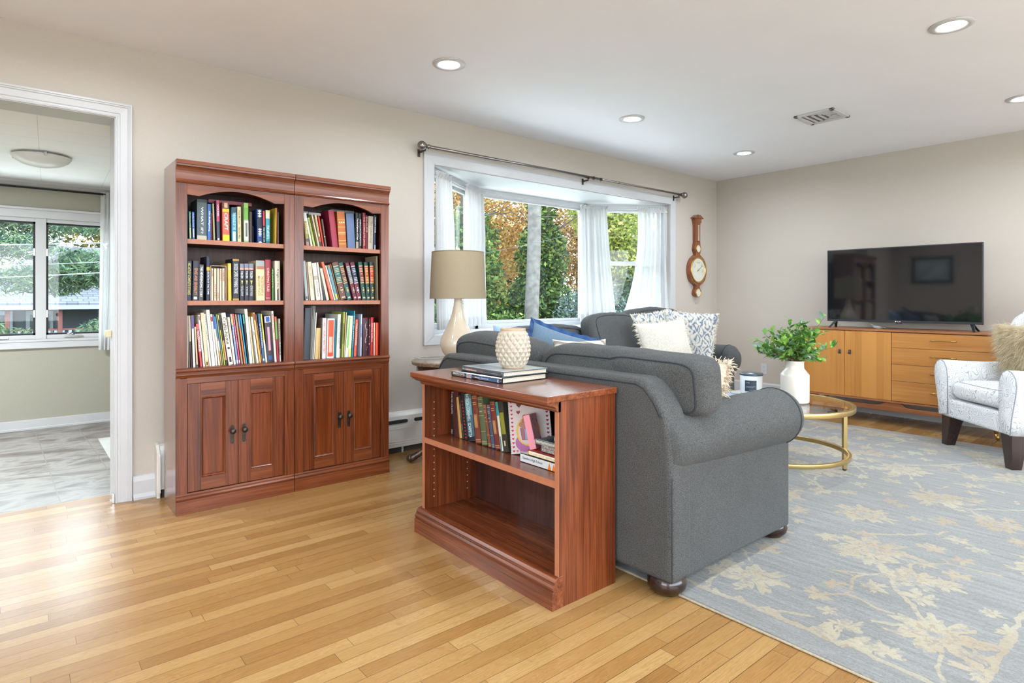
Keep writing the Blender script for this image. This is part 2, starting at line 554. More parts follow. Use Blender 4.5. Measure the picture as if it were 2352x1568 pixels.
# hydronic baseboard heater along the window wall
M_heat = plain('heater_enamel', 'dedbd5', 0.4, var=0.02)
ht = thing('baseboard_heater', 'white enamel baseboard heater with oval slots under the bay window', 'heater', (2.0, WALL_Y, 0))
mb = MB()
HY = WALL_Y - .075
mb.prism([(WALL_Y, .05), (HY, .045), (HY, .195), (HY + .006, .235), (HY + .012, .262), (HY + .03, .281), (WALL_Y, .286)], 'x', .617, 5.1)
obj('cover', mb, M_heat, ht, bevel=.003)
mb = MB()
for z in (.175, .085, .07): mb.box(.62, 5.1, HY - .0015, HY + .002, z, z + .004)
obj('rib', mb, M_heat, ht)
mb = MB(); x = .75
while x < 5.0:
    pts = []
    for k in range(9): a = PI / 2 + PI * k / 8; pts.append((x + .012 + .012 * math.cos(a), .226 + .012 * math.sin(a)))
    for k in range(9): a = -PI / 2 + PI * k / 8; pts.append((x + .178 + .012 * math.cos(a), .226 + .012 * math.sin(a)))
    mb.prism(pts, 'y', HY - .003, HY + .004); x += .245
obj('slot', mb, plain('slot_dark', '2c3230', .8), ht)
mb = MB(); mb.prism([(WALL_Y, 0), (HY - .004, 0), (HY - .004, .25), (HY + .01, .268), (HY + .03, .29), (WALL_Y, .292)], 'x', .600, .617)
mb.prism([(HY - .02, .03), (HY - .004, .03), (HY - .004, .25), (HY - .02, .235)], 'x', .608, .617)
obj('end_cap', mb, M_heat, ht, bevel=.003)
for x in (2.13, 2.5, 3.4, 4.3):
    mb = MB(); mb.box(x, x + .012, HY + .02, HY + .03, 0, .06); obj('bracket', mb, M_heat, ht)
mb = MB(); mb.box(.63, 5.0, HY + .035, WALL_Y - .004, 0.0, .06)
obj('fin_tube', mb, plain('fin_grey', '4a4c4a', .6), ht)

# doorway: casing and jamb
d1 = bpy.data.objects.new('door_1', None); COL.objects.link(d1); d1['kind'] = 'structure'; W['door_1'] = Matrix.Identity(4)
def casing_profile(w):     # across the face: (offset from the opening, projection)
    return [(0, 0), (0, .012), (.006, .014), (.010, .011), (.018, .011), (.022, .015), (w * .72, .018), (w * .78, .023), (w * .84, .023), (w * .88, .027), (w, .027), (w, 0)]
CW = .074
mb = MB()
prof = casing_profile(CW)
def vert_cas(x_in, sgn, z1):
    r0 = [(x_in + sgn * o, WALL_Y - p, 0) for o, p in prof]; r1 = [(x_in + sgn * o, WALL_Y - p, z1 + o) for o, p in prof]
    mb.loft([r0, r1] if sgn > 0 else [r1, r0], smooth=False)
vert_cas(DX1, 1, DZ); vert_cas(DX0, -1, DZ)
mb.loft([[(DX0 - o, WALL_Y - p, DZ + o) for o, p in prof], [(DX1 + o, WALL_Y - p, DZ + o) for o, p in prof]], smooth=False)
obj('casing', mb, M_trim, d1)['kind'] = 'structure'
mb = MB()
mb.box(DX1 - .004, DX1 + .01, WALL_Y - .004, WALL_Y + WT + .03, 0, DZ + .01)
mb.box(DX0 - .01, DX0 + .004, WALL_Y - .004, WALL_Y + WT + .03, 0, DZ + .01)
mb.box(DX0 - .01, DX1 + .01, WALL_Y - .004, WALL_Y + WT + .03, DZ - .004, DZ + .01)
obj('jamb', mb, M_trim, d1)['kind'] = 'structure'
mb = MB(); mb.box(DX1 - .03, DX1 - .004, 3.955, 3.99, .885, .925); mb.box(DX1 - .036, DX1 - .028, 3.96, 3.985, .892, .918)
tag(obj('gate_latch', mb, plain('cream_plastic', 'd8d0ae', .5), bevel=.003), 'small cream latch on the jamb of the kitchen doorway', 'latch')
mb = MB(); mb.box(DX1 - .016, DX1 - .004, 3.83, 3.86, .0, .05); mb.box(DX1 - .026, DX1 - .010, 3.835, 3.855, .012, .02)
tag(obj('gate_bracket', mb, M_chrome, bevel=.002), 'small metal bracket low on the jamb of the kitchen doorway', 'bracket')

# ------------------------------------------------------------------ bay window
w1 = bpy.data.objects.new('window_1', None); COL.objects.link(w1); w1['kind'] = 'structure'; W['window_1'] = Matrix.Identity(4)
def st(o): o['kind'] = 'structure'; return o
# flat casing around the opening
mb = MB(); cw = .088; y0 = WALL_Y - .02
def mitre(p):   # p: four outline points
    mb.prism(p, 'y', y0, WALL_Y)
mitre([(BX0 - cw, BZ0 - .07), (BX0, BZ0), (BX0, BZ1), (BX0 - cw, BZ1 + cw)])
mitre([(BX1 + cw, BZ0 - .07), (BX1 + cw, BZ1 + cw), (BX1, BZ1), (BX1, BZ0)])
mitre([(BX0, BZ1), (BX1, BZ1), (BX1 + cw, BZ1 + cw), (BX0 - cw, BZ1 + cw)])
mitre([(BX0 - cw, BZ0 - .07), (BX1 + cw, BZ0 - .07), (BX1, BZ0), (BX0, BZ0)])
st(obj('casing', mb, M_trim, w1, bevel=.002))
CA, CB = (3.20, 4.36), (4.66, 4.36)               # the two corners of the bay
outer = [(BX0 - .0, WALL_Y), (BX1 + .0, WALL_Y), (BX1, WALL_Y + .06), (CB[0] + .03, CB[1] + .09), (CA[0] - .03, CA[1] + .09), (BX0, WALL_Y + .06)]
mb = MB(); mb.prism(outer[::-1], 'z', BZ1 - .006, BZ1 + .03); st(obj('head_board', mb, M_trim, w1))
mb = MB(); mb.prism(outer[::-1], 'z', BZ0 - .03, BZ0 + .006); st(obj('seat_board', mb, M_trim, w1))
# sashes: each facet between two plan points
def facet(p, q, kind):
    p = Vector((*p, 0)); q = Vector((*q, 0)); d = (q - p); L = d.length; d.normalize(); n = Vector((-d.y, d.x, 0))
    def bx(m, a0, a1, t0, t1, z0, z1):
        P = []
        for z in (z0, z1):
            for (a, t) in ((a0, t0), (a1, t0), (a1, t1), (a0, t1)):
                v = p + d * a + n * t; P.append((v.x, v.y, z))
        m.hexa(P)
    fr = MB(); e = .035
    zb, zt = BZ0, BZ1
    bx(fr, 0, e, 0, .09, zb, zt); bx(fr, L - e, L, 0, .09, zb, zt); bx(fr, 0, L, 0, .09, zb, zb + .045); bx(fr, 0, L, 0, .09, zt - .045, zt)
    bx(fr, e - .012, e + .006, .012, .03, zb + .04, zt - .04); bx(fr, L - e - .006, L - e + .012, .012, .03, zb + .04, zt - .04)
    bx(fr, e, L - e, .012, .03, zt - .055, zt - .043)
    st(obj('window_frame', fr, M_trim, w1, bevel=.002))
    def sash(z0, z1, t, r=.038):
        s = MB(); a0, a1 = e + .004, L - e - .004
        bx(s, a0, a0 + r, t, t + .03, z0, z1); bx(s, a1 - r, a1, t, t + .03, z0, z1)
        bx(s, a0, a1, t, t + .03, z0, z0 + r); bx(s, a0, a1, t, t + .03, z1 - r, z1)
        so = st(obj('sash', s, M_trim, w1, bevel=.003))
        g = MB(); bx(g, a0 + r, a1 - r, t + .012, t + .018, z0 + r, z1 - r)
        st(obj('pane', g, M_glass, so))
    if kind == 'fixed': sash(zb + .045, zt - .045, .03, .03)
    else:
        mid = 1.475
        sash(zb + .045, mid + .02, .022); sash(mid - .02, zt - .045, .056)
        lk = MB(); bx(lk, L / 2 - .02, L / 2 + .02, .012, .034, mid + .02, mid + .032); st(obj('sash_lock', lk, M_trim, w1))
def glass_mat(name, tint=(1, 1, 1, 1), refl=.5):
    m, nt, p, o = nodes(name)
    nt.nodes.remove(p)
    t = N(nt, 'BsdfTransparent'); t.inputs[0].default_value = tint
    g = N(nt, 'BsdfGlossy'); g.inputs['Roughness'].default_value = 0.02
    lw = N(nt, 'LayerWeight'); lw.inputs[0].default_value = .5
    fr_ = mathn(nt, 'ADD', .04, mathn(nt, 'MULTIPLY', mathn(nt, 'POWER', lw.outputs['Facing'], 5.0), .96))
    ms = N(nt, 'MixShader'); nt.links.new(mathn(nt, 'MULTIPLY', fr_, refl, None, True), ms.inputs[0])
    nt.links.new(t.outputs[0], ms.inputs[1]); nt.links.new(g.outputs[0], ms.inputs[2]); nt.links.new(ms.outputs[0], o.inputs[0])
    return m
M_glass = glass_mat('window_glass', (.97, .99, .98, 1))
facet((BX0, WALL_Y + .03), CA, 'double'); facet(CA, CB, 'fixed'); facet(CB, (BX1, WALL_Y + .03), 'double')
# mullion posts at the bay corners
mb = MB()
for c in (CA, CB): mb.lathe([(.03, BZ0), (.03, BZ1)], c[0], c[1] + .045, 0, 8, False)
st(obj('corner_post', mb, M_trim, w1))
# outside skin of the bay, below and above
outer2 = [(BX0 - .03, WALL_Y + WT + .002), (BX1 + .03, WALL_Y + WT + .002), (CB[0] + .06, CB[1] + .12), (CA[0] - .06, CA[1] + .12)]
mb = MB(); mb.prism(outer2[::-1], 'z', .1, BZ0 - .03); mb.prism(outer2[::-1], 'z', BZ1 + .03, BZ1 + .3)
st(obj('bay_cladding', mb, M_white, w1))

# ------------------------------------------------------------------ kitchen beyond the doorway
KY, KC, KX1, KX0 = 6.43, 2.085, .80, -2.2
def tile_mat():
    m, nt, p, o = nodes('kitchen_tile')
    v = coords(nt, (1, 1, 1), (0, 0, R(-1.5)), (-.012, .05, 0))
    b = N(nt, 'TexBrick', offset=0.0); nt.links.new(v, b.inputs['Vector'])
    b.inputs['Scale'].default_value = 1.0; b.inputs['Brick Width'].default_value = .285; b.inputs['Row Height'].default_value = .305
    b.inputs['Mortar Size'].default_value = .0035; b.inputs['Mortar Smooth'].default_value = .1
    b.inputs['Color1'].default_value = (1, 1, 1, 1); b.inputs['Color2'].default_value = (.8, .8, .8, 1)
    n1 = noise(nt, coords(nt, (2.2, 5, 1)), 1.0, 6, .62, .6)
    c = ramp(nt, n1, [(.3, srgb('4c443d')), (.43, srgb('756d66')), (.53, srgb('98948e')), (.66, srgb('655c54'))])
    c = mix(nt, .35, c, b.outputs['Color'], 'MULTIPLY')
    c = mix(nt, b.outputs['Fac'], c, srgb('837c74'))
    nt.links.new(c, p.inputs['Base Color']); p.inputs['Roughness'].default_value = .35
    bump(nt, p, mathn(nt, 'SUBTRACT', mathn(nt, 'MULTIPLY', n1, .3), b.outputs['Fac']), .3, .002)
    return m
mb = MB(); mb.box(KX0, KX1, 4.02, KY + .16, -.12, 0)
struct('floor_kitchen', mb, tile_mat())
def ktile_ceiling():
    m, nt, p, o = nodes('kitchen_ceiling_tile')
    b = N(nt, 'TexBrick', offset=0.0); nt.links.new(coords(nt, (1, 1, 1), (0, 0, R(2)), (.05, .1, 0)), b.inputs['Vector'])
    b.inputs['Scale'].default_value = 1.0; b.inputs['Brick Width'].default_value = .42; b.inputs['Row Height'].default_value = .30
    b.inputs['Mortar Size'].default_value = .002
    nt.links.new(mix(nt, mathn(nt, 'MULTIPLY', b.outputs['Fac'], .5), srgb('f6f7f8'), srgb('c4c4c2')), p.inputs['Base Color'])
    p.inputs['Roughness'].default_value = .8
    bump(nt, p, noise(nt, coords(nt), 40, 3), .1, .002)
    return m
mb = MB()
mb.box(KX0, KX1, WALL_Y + WT, KY + .16, KC, KC + .1)
struct('ceiling_kitchen', mb, ktile_ceiling())
KW = (-1.05, .665, .755, 1.775)     # window opening x0,x1,z0,z1 in the far kitchen wall
mb = MB()
for x0, x1, z0, z1 in ((KX0, KW[0], 0, KC), (KW[0], KW[1], 0, KW[2]), (KW[0], KW[1], KW[3], KC), (KW[1], KX1, 0, KC)):
    mb.box(x0, x1, KY, KY + .14, z0, z1)
struct('wall_kitchen', mb, M_kwall)
mb = MB(); mb.box(KX1, KX1 + .1, WALL_Y + WT, KY + .14, 0, KC)
struct('wall_kitchen_right', mb, M_kwall)
mb = MB(); mb.box(KX0 - .1, KX0, WALL_Y + WT, KY + .14, 0, KC)
struct('wall_kitchen_left', mb, M_kwall)
mb = MB(); mb.box(KX0, KX1, KY - .015, KY, 0, .085); mb.box(KX0, KX1, KY - .022, KY, 0, .018)
struct('baseboard_kitchen', mb, M_trim, bevel=.002)
mb = MB(); mb.prism([(KY, KC), (KY - .04, KC), (KY - .03, KC - .02), (KY, KC - .04)], 'x', KX0, KX1)
struct('trim_1', mb, M_trim)
w2 = bpy.data.objects.new('window_2', None); COL.objects.link(w2); w2['kind'] = 'structure'; W['window_2'] = Matrix.Identity(4)
mb = MB()
x0, x1, z0, z1 = KW; c = .085
mb.box(x0 - c, x1 + c, KY - .022, KY, z1, z1 + c); mb.box(x0 - c, x1 + c, KY - .022, KY, z0 - c + .01, z0)
mb.box(x0 - c, x0, KY - .022, KY, z0, z1); mb.box(x1, x1 + c, KY - .022, KY, z0, z1)
mb.box(x0 - c - .006, x1 + c + .006, KY - .034, KY, z1 + c - .02, z1 + c); mb.box(x0 - c, x1 + c, KY - .028, KY, z0 - .02, z0)
st(obj('casing', mb, M_trim, w2, bevel=.003))
mb = MB()
XM = [(x0, -.43), (-.365, .137), (.207, x1)]
mb.box(-.43, -.365, KY - .005, KY + .12, z0, z1); mb.box(.137, .207, KY - .012, KY + .12, z0, z1)
mb.box(x0, x1, KY - .002, KY + .12, z0, z0 + .035); mb.box(x0, x1, KY - .002, KY + .12, z1 - .03, z1)
st(obj('window_frame', mb, M_trim, w2, bevel=.002))
M_scr = plain('screen_frame_black', '17191b', .45)
for a, b in XM:
    mb = MB(); e = .016; yb = KY + .02
    zz0, zz1 = z0 + .035, z1 - .03
    mb.box(a, a + e, yb, yb + .02, zz0, zz1); mb.box(b - e, b, yb, yb + .02, zz0, zz1)
    mb.box(a, b, yb, yb + .02, zz0, zz0 + e); mb.box(a, b, yb, yb + .02, zz1 - e, zz1)
    so = st(obj('screen_frame', mb, M_scr, w2))
    mb = MB(); mb.box(a + e, b - e, yb + .04, yb + .046, zz0 + e, zz1 - e); st(obj('pane', mb, M_glass, so))
mb = MB()
for hx in (.128, .214):
    for hz in (.98, 1.50): mb.box(hx - .005, hx + .005, KY + .008, KY + .02, hz - .04, hz + .02)
for hx in (-.10, .40):
    mb.box(hx - .07, hx + .06, KY - .012, KY + .01, z0 + .012, z0 + .022); mb.box(hx - .02, hx + .03, KY - .02, KY + .01, z0 + .02, z0 + .03)
    mb.tube([(hx, KY - .01, z0 + .03), (hx - .03, KY - .03, z0 + .045), (hx - .05, KY - .035, z0 + .04)], .006, 8)
st(obj('latch', mb, M_chrome, w2))
# curtain rod and the one white curtain
kr = thing('curtain_rod', 'thin black curtain rod above the kitchen window', 'curtain rod', (0, KY - .06, 1.99))
mb = MB(); mb.tube([(-2.0, KY - .055, 2.02), (.62, KY - .055, 2.02)], .009, 10); obj('rod', mb, M_black, kr)
for x in (-.9, .60):
    mb = MB(); mb.box(x, x + .012, KY - .06, KY, 2.0, 2.03); obj('bracket', mb, M_black, kr)
M_sheer = None
def sheer():
    m, nt, p, o = nodes('sheer_curtain')
    nt.nodes.remove(p)
    wv = noise(nt, coords(nt, (900, 900, 250)), 1.0, 2)
    c = ramp(nt, wv, [(.35, srgb('d2d3d4')), (.65, srgb('e6e6e6'))])
    d = N(nt, 'BsdfDiffuse'); t = N(nt, 'BsdfTranslucent'); tr = N(nt, 'BsdfTransparent')
    nt.links.new(c, d.inputs[0]); nt.links.new(c, t.inputs[0])
    m1 = N(nt, 'MixShader'); m1.inputs[0].default_value = .30; nt.links.new(d.outputs[0], m1.inputs[1]); nt.links.new(t.outputs[0], m1.inputs[2])
    m2 = N(nt, 'MixShader'); m2.inputs[0].default_value = .07; nt.links.new(m1.outputs[0], m2.inputs[1]); nt.links.new(tr.outputs[0], m2.inputs[2])
    nt.links.new(m2.outputs[0], o.inputs[0])
    return m
M_sheer = sheer()
def curtain(name, p, q, p2, q2, zt, zb, folds, label, group=None, seed=0, amp=.018, hem=.075, curve=0.0, ruffle=True):
    """panel hung between plan points p-q at the rod, spreading to p2-q2 at the hem"""
    rnd = random.Random(seed)
    ph = [rnd.uniform(0, 6.28) for _ in range(4)]; fr = [folds * rnd.uniform(.8, 1.2), folds * .53, folds * 1.7]
    t = thing(name, label, 'curtain', ((p[0] + q[0]) / 2, (p[1] + q[1]) / 2, zb), 0, group)
    P, Q, P2, Q2 = [Vector((*a, 0)) for a in (p, q, p2, q2)]
    dn = (Q - P).normalized(); nn = Vector((dn.y, -dn.x, 0))
    def fn(u, v):
        s = v ** 1.5 if curve == 0 else v ** curve
        a = P.lerp(Q, u); b = P2.lerp(Q2, u); c = a.lerp(b, s)
        k = (.5 + .5 * min(1, v * 3)) * (1 - .25 * v)
        w = math.sin(fr[0] * 6.28 * u + ph[0] + .5 * v) + .5 * math.sin(fr[1] * 6.28 * u + ph[1] + v) + .35 * math.sin(fr[2] * 6.28 * u + ph[2])
        c = c + nn * (amp * 1.35 * k * w)
        return (c.x, c.y, zt + (zb - zt) * v)
    mb = MB(); mb.grid(fn, max(30, int(folds * 14)), 30)
    obj('panel', mb, M_sheer, t, fix=True)
    if ruffle:
        mb = MB()
        def fr_(u, v):
            c = P.lerp(Q, u)
            w = math.sin(fr[0] * 2.3 * 6.28 * u + ph[2]) + .7 * math.sin(fr[0] * 3.9 * 6.28 * u + ph[0])
            c = c + nn * (.011 + .014 * w * v)
            return (c.x + .004 * w, c.y, zt - .012 + .038 * v + .006 * math.sin(fr[0] * 19 * u + ph[1]) * v)
        mb.grid(fr_, int(folds * 26), 4); obj('ruffle', mb, M_sheer, t, fix=True)
        mb = MB(); mb.grid(lambda u, v: tuple(Vector(fn(u, 1 - hem / (zt - zb) * (1 - v))) + Vector((nn.x, nn.y, 0)) * .003), max(30, int(folds * 14)), 2)
        obj('hem', mb, M_sheer, t, fix=True)
    return t
curtain('curtain', (.585, KY - .055), (.70, KY - .055), (.57, KY - .07), (.66, KY - .07), 2.04, .645, 3, 'white curtain panel at the right edge of the kitchen window', seed=5, ruffle=False, amp=.012)
# flush ceiling light
kl = thing('flush_ceiling_light', 'frosted glass bowl light on the white kitchen ceiling', 'ceiling light', (.145, 5.22, KC))
mb = MB(); mb.lathe([(0.0001, -.085), (.05, -.082), (.11, -.066), (.15, -.042), (.165, -.022), (.168, -.018), (.168, -.014), (.0001, -.012)], .145, 5.22, KC, 36)
obj('glass_bowl', mb, plain('frosted_glass', 'dcdcda', .35, spec=.6), kl)
mb = MB(); mb.lathe([(0.0001, 0), (.13, 0), (.13, -.014), (.0001, -.014)], .145, 5.22, KC, 30); obj('base_plate', mb, M_white, kl)
for a in (35, 155, 275):
    mb = MB(); mb.box(.145 + .165 * math.cos(R(a)) - .008, .145 + .165 * math.cos(R(a)) + .008, 5.22 + .165 * math.sin(R(a)) - .008, 5.22 + .165 * math.sin(R(a)) + .008, KC - .03, KC - .004)
    obj('clip', mb, M_chrome, kl, bevel=.002)
mb = MB(); mb.box(.50, .795, 4.40, 5.62, .001, .012)
tag(obj('kitchen_mat', mb, fabric('mat_weave', 'a9a9a4', 'cfcfc9', 140), bevel=.003), 'pale speckled mat on the kitchen tile beside the doorway', 'mat')

# ------------------------------------------------------------------ ceiling fittings
M_lamp = plain('lamp_lens', (1.0, .96, .9), .5, emis=16)
def can_light(x, y, label):
    t = thing('recessed_light', label, 'ceiling light', (x, y, CEIL), 0, 'recessed ceiling lights')
    mb = MB(); mb.lathe([(.060, -.002), (.062, -.006), (.075, -.010), (.094, -.006), (.097, -.0005), (.06, -.0005)], x, y, CEIL, 40)
    obj('trim_ring', mb, M_trim, t)
    mb = MB(); mb.lathe([(.0001, -.005), (.056, -.0045), (.060, -.001), (.0001, -.0005)], x, y, CEIL, 36)
    obj('lens', mb, M_lamp, t)
LL = ['round recessed light nearest the window wall, above the gap beside the bookcases', 'round recessed light above the bay window, middle of its row',
      'round recessed light in the far corner, smallest in view', 'largest round recessed light, at the upper right', 'round recessed light cut off by the right edge of the view']
for i, (x, y) in enumerate(LAMP_SPOTS):
    if i < 5: can_light(x, y, LL[i])
    l = bpy.data.lights.new('lamp_glow', 'AREA'); l.shape = 'DISK'; l.size = .11; l.energy = LAMP_POWER; l.color = (.80, .90, 1.0); l.spread = R(165)
    lo = bpy.data.objects.new('lamp_glow', l); COL.objects.link(lo); lo.location = (x, y, CEIL - .012)
kgl = bpy.data.lights.new('kitchen_fill', 'AREA'); kgl.shape = 'DISK'; kgl.size = .3; kgl.energy = 80; kgl.color = (.9, .95, 1)  # added lamp without a fitting, out of view, brightens the kitchen
kgo = bpy.data.objects.new('kitchen_fill', kgl); COL.objects.link(kgo); kgo.location = (-.9, 5.0, KC - .1)
# vent
vt = thing('ceiling_vent', 'white louvered air vent on the ceiling', 'vent', (4.66, 1.955, CEIL))
VX0, VX1, VY0, VY1 = 4.51, 4.815, 1.815, 2.10
mb = MB(); fw = .032
for a in ((VX0, VX1, VY0, VY0 + fw), (VX0, VX1, VY1 - fw, VY1), (VX0, VX0 + fw, VY0, VY1), (VX1 - fw, VX1, VY0, VY1)): mb.box(*a, CEIL - .014, CEIL)
obj('frame', mb, M_trim, vt, bevel=.004)
mb = MB(); mb.box(VX0 + .01, VX1 - .01, VY0 + .01, VY1 - .01, CEIL - .003, CEIL - .001); obj('backing', mb, plain('vent_dark', '7c7c7c', .8), vt)
mb = MB()
cxv, cyv = (VX0 + VX1) / 2, VY0 + .05
for k in range(1, 5):
    h = .027 * k
    for (ax, ay, bx_, by) in ((cxv - h, VY0 + .03, cxv - h, cyv + h), (cxv + h, VY0 + .03, cxv + h, cyv + h), (cxv - h, cyv + h * 1.6, cxv + h, cyv + h * 1.6)):
        x0, x1 = min(ax, bx_) - .008, max(ax, bx_) + .008; yy0, yy1 = min(ay, by) - .006, max(ay, by) + .006
        mb.box(x0, x1, yy0, yy1 + (.0), CEIL - .012, CEIL - .004)
obj('louver', mb, M_trim, vt)

# ------------------------------------------------------------------ bookcases
CH = ('5a2614', '7c3a20', '9a5230')
M_chz = wood('cherry_vertical', '371708', '632f17', '824526', 'z', .26, coat=.15)
M_chx = wood('cherry_horizontal', '3e1a0b', '6b351b', '884c2c', 'x', .28, coat=.1)
M_chy = wood('cherry_depth', '3e1a0b', '6b351b', '884c2c', 'y', .24, coat=.2)
M_chpanel = wood('cherry_panel', '371505', '642c10', '8a461e', 'z', .28, .7)
M_side = wood('cherry_gloss_side', '371708', '632f17', '824526', 'z', .2, coat=.9)
M_edge = plain('cherry_edge_band', 'a5684c', .38, var=.08, vscale=30)
M_chdark = wood('cherry_backing', '2a130c', '40201a', '54302a', 'z', .5)
M_pin = plain('shelf_pin_hole', 'c9b8a4', .5)

def bookcase(x0, label):
    Wd = .595; x1 = x0 + Wd; yf = 3.412; yb = 3.70; H = 1.803; sw = .052
    t = thing('tall_bookcase', label, 'bookcase', ((x0 + x1) / 2, (yf + yb) / 2, 0), 0, 'tall cherry bookcases')
    for a, b in ((x0 - .0014, x0 + .018), (x1 - .018, x1 + .0014)):
        mb = MB(); mb.box(a, b, yf - .003, yb + .0005, 0, H - .0006); obj('side_panel', mb, M_side, t)
    for a, b in ((x0, x0 + sw), (x1 - sw, x1)):
        mb = MB(); mb.box(a, b, yf - .004, yf + .018, .742, 1.70); mb.box(a, b, yf - .004, yf + .018, .10, .69); obj('stile', mb, M_chz, t, bevel=.0008)
    mb = MB(); mb.box(x0 + .018, x1 - .018, yb - .006, yb, .02, H - .02); obj('back_panel', mb, M_chdark, t)
    # crown: a bead, a cove and a square top
    pr = [(yb, 1.688), (yf - .004, 1.688), (yf - .012, 1.690), (yf - .015, 1.697), (yf - .012, 1.704), (yf - .007, 1.708)]
    for k in range(8):
        a = k / 7 * PI / 2; pr.append((yf - .007 - .020 * (1 - math.cos(a)), 1.712 + .062 * math.sin(a)))
    pr += [(yf - .028, 1.782), (yf - .031, 1.784), (yf - .031, H), (yb, H)]
    mb = MB(); mb.prism(pr, 'x', x0 - .0008, x1 + .0008); obj('crown_molding', mb, M_chx, t)
    # arched rail
    a0, a1 = x0 + sw, x1 - sw; pts = [(a0, 1.70), (a0, 1.632), (a0 + .055, 1.628)]
    for k in range(1, 16):
        u = k / 16; xx = a0 + .055 + (a1 - a0 - .11) * u; pts.append((xx, 1.628 + .042 * (1 - (2 * u - 1) ** 2)))
    pts += [(a1 - .055, 1.628), (a1, 1.632), (a1, 1.70)]
    mb = MB(); mb.prism(pts, 'y', yf - .003, yf + .016); obj('arched_rail', mb, M_chx, t, bevel=.0008)
    for z in (1.405, 1.087):
        mb = MB(); mb.box(x0 + .018, x1 - .018, yf + .012, yb - .006, z - .022, z); so = obj('shelf', mb, M_chdark, t)
        mb = MB(); mb.box(x0 + .018, x1 - .018, yf + .008, yf + .012, z - .023, z + .001); obj('edge_band', mb, M_edge, so)
    pr = [(yb - .006, .742), (yf - .012, .742), (yf - .018, .738), (yf - .020, .731), (yf - .016, .723), (yf - .010, .719), (yf - .013, .713), (yf - .013, .707), (yf - .008, .700), (yf - .004, .692), (yb - .006, .692)]
    mb = MB(); mb.prism(pr[::-1], 'x', x0 - .0008, x1 + .0008); obj('waist_ledge', mb, M_chx, t, bevel=.0008)
    mb = MB(); mb.box(x0 + sw, x1 - sw, yf - .003, yf + .016, .663, .692); obj('rail', mb, M_chx, t)
    pr = [(yb, 0), (yf - .015, 0), (yf - .015, .066), (yf - .009, .068), (yf - .012, .073), (yf - .013, .079), (yf - .009, .086), (yf - .006, .088), (yf - .007, .094), (yf - .003, .102), (yf + .01, .104), (yb, .104)]
    mb = MB(); mb.prism(pr[::-1], 'x', x0 - .0008, x1 + .0008); obj('plinth', mb, M_chx, t, bevel=.0008)
    xm = (x0 + x1) / 2
    for a, b, hx in ((x0 + sw + .002, xm - .0012, -1), (xm + .0012, x1 - sw - .002, 1)):
        z0, z1 = .106, .661; yd = yf - .001; fw = .062; tw = .072
        mb = MB()
        mb.box(a, a + fw, yd, yd + .018, z0, z1); mb.box(b - fw, b, yd, yd + .018, z0, z1)
        dr = obj('door', mb, M_chz, t, bevel=.0012)
        for q0_, q1_ in ((z1 - tw, z1), (z0, z0 + .066)):
            mb = MB(); mb.box(a + fw, b - fw, yd, yd + .018, q0_, q1_); obj('door_rail', mb, M_chx, dr, bevel=.0008)
        p0, p1, q0, q1 = a + fw, b - fw, z0 + .066, z1 - tw
        mb = MB(); mb.box(p0, p1, yd + .010, yd + .016, q0, q1); obj('door_panel', mb, M_chpanel, dr)
        mb = MB(); g = .009
        def fr(e): return [(p0 + e, q0 + e), (p1 - e, q0 + e), (p1 - e, q1 - e), (p0 + e, q1 - e)]
        rings = [(0, -.001), (g * .5, -.0035), (g, .001), (g * 1.4, .0095)]
        for (e0, d0), (e1, d1_) in zip(rings, rings[1:]):
            A, B = fr(e0), fr(e1)
            for k in range(4):
                k2 = (k + 1) % 4
                mb.quad((A[k][0], yd + d0, A[k][1]), (A[k2][0], yd + d0, A[k2][1]), (B[k2][0], yd + d1_, B[k2][1]), (B[k][0], yd + d1_, B[k][1]))
        obj('panel_molding', mb, M_chz, dr)
        hxx = (xm + hx * .030); zc = .375
        mb = MB(); pts = []
        for k in range(13): an = PI * k / 12; pts.append((hxx + .009 * math.cos(an), zc + .040 + .009 * math.sin(an)))
        for k in range(13): an = PI + PI * k / 12; pts.append((hxx + .009 * math.cos(an), zc - .042 + .009 * math.sin(an)))
        mb.prism(pts, 'y', yd - .003, yd)
        mb.lathe([(.006, 0), (.005, -.008), (.007, -.013), (.013, -.018), (.0148, -.024), (.012, -.030), (.006, -.033), (.0001, -.034)], hxx, yd, zc + .018, 18, ax='y')
        mb.lathe([(.0035, 0), (.0035, -.004), (.0001, -.0045)], hxx, yd, zc + .043, 10, ax='y')
        mb.lathe([(.0035, 0), (.0035, -.004), (.0001, -.0045)], hxx, yd, zc - .043, 10, ax='y')
        mb.lathe([(.003, 0), (.003, -.0035), (.0001, -.0035)], hxx, yd, zc - .014, 10, ax='y')
        obj('handle', mb, M_bronze, dr)
    return t
bookcase(.627, 'tall cherry bookcase on the left, nearer the kitchen doorway')
bookcase(1.227, 'tall cherry bookcase on the right, nearer the bay window')

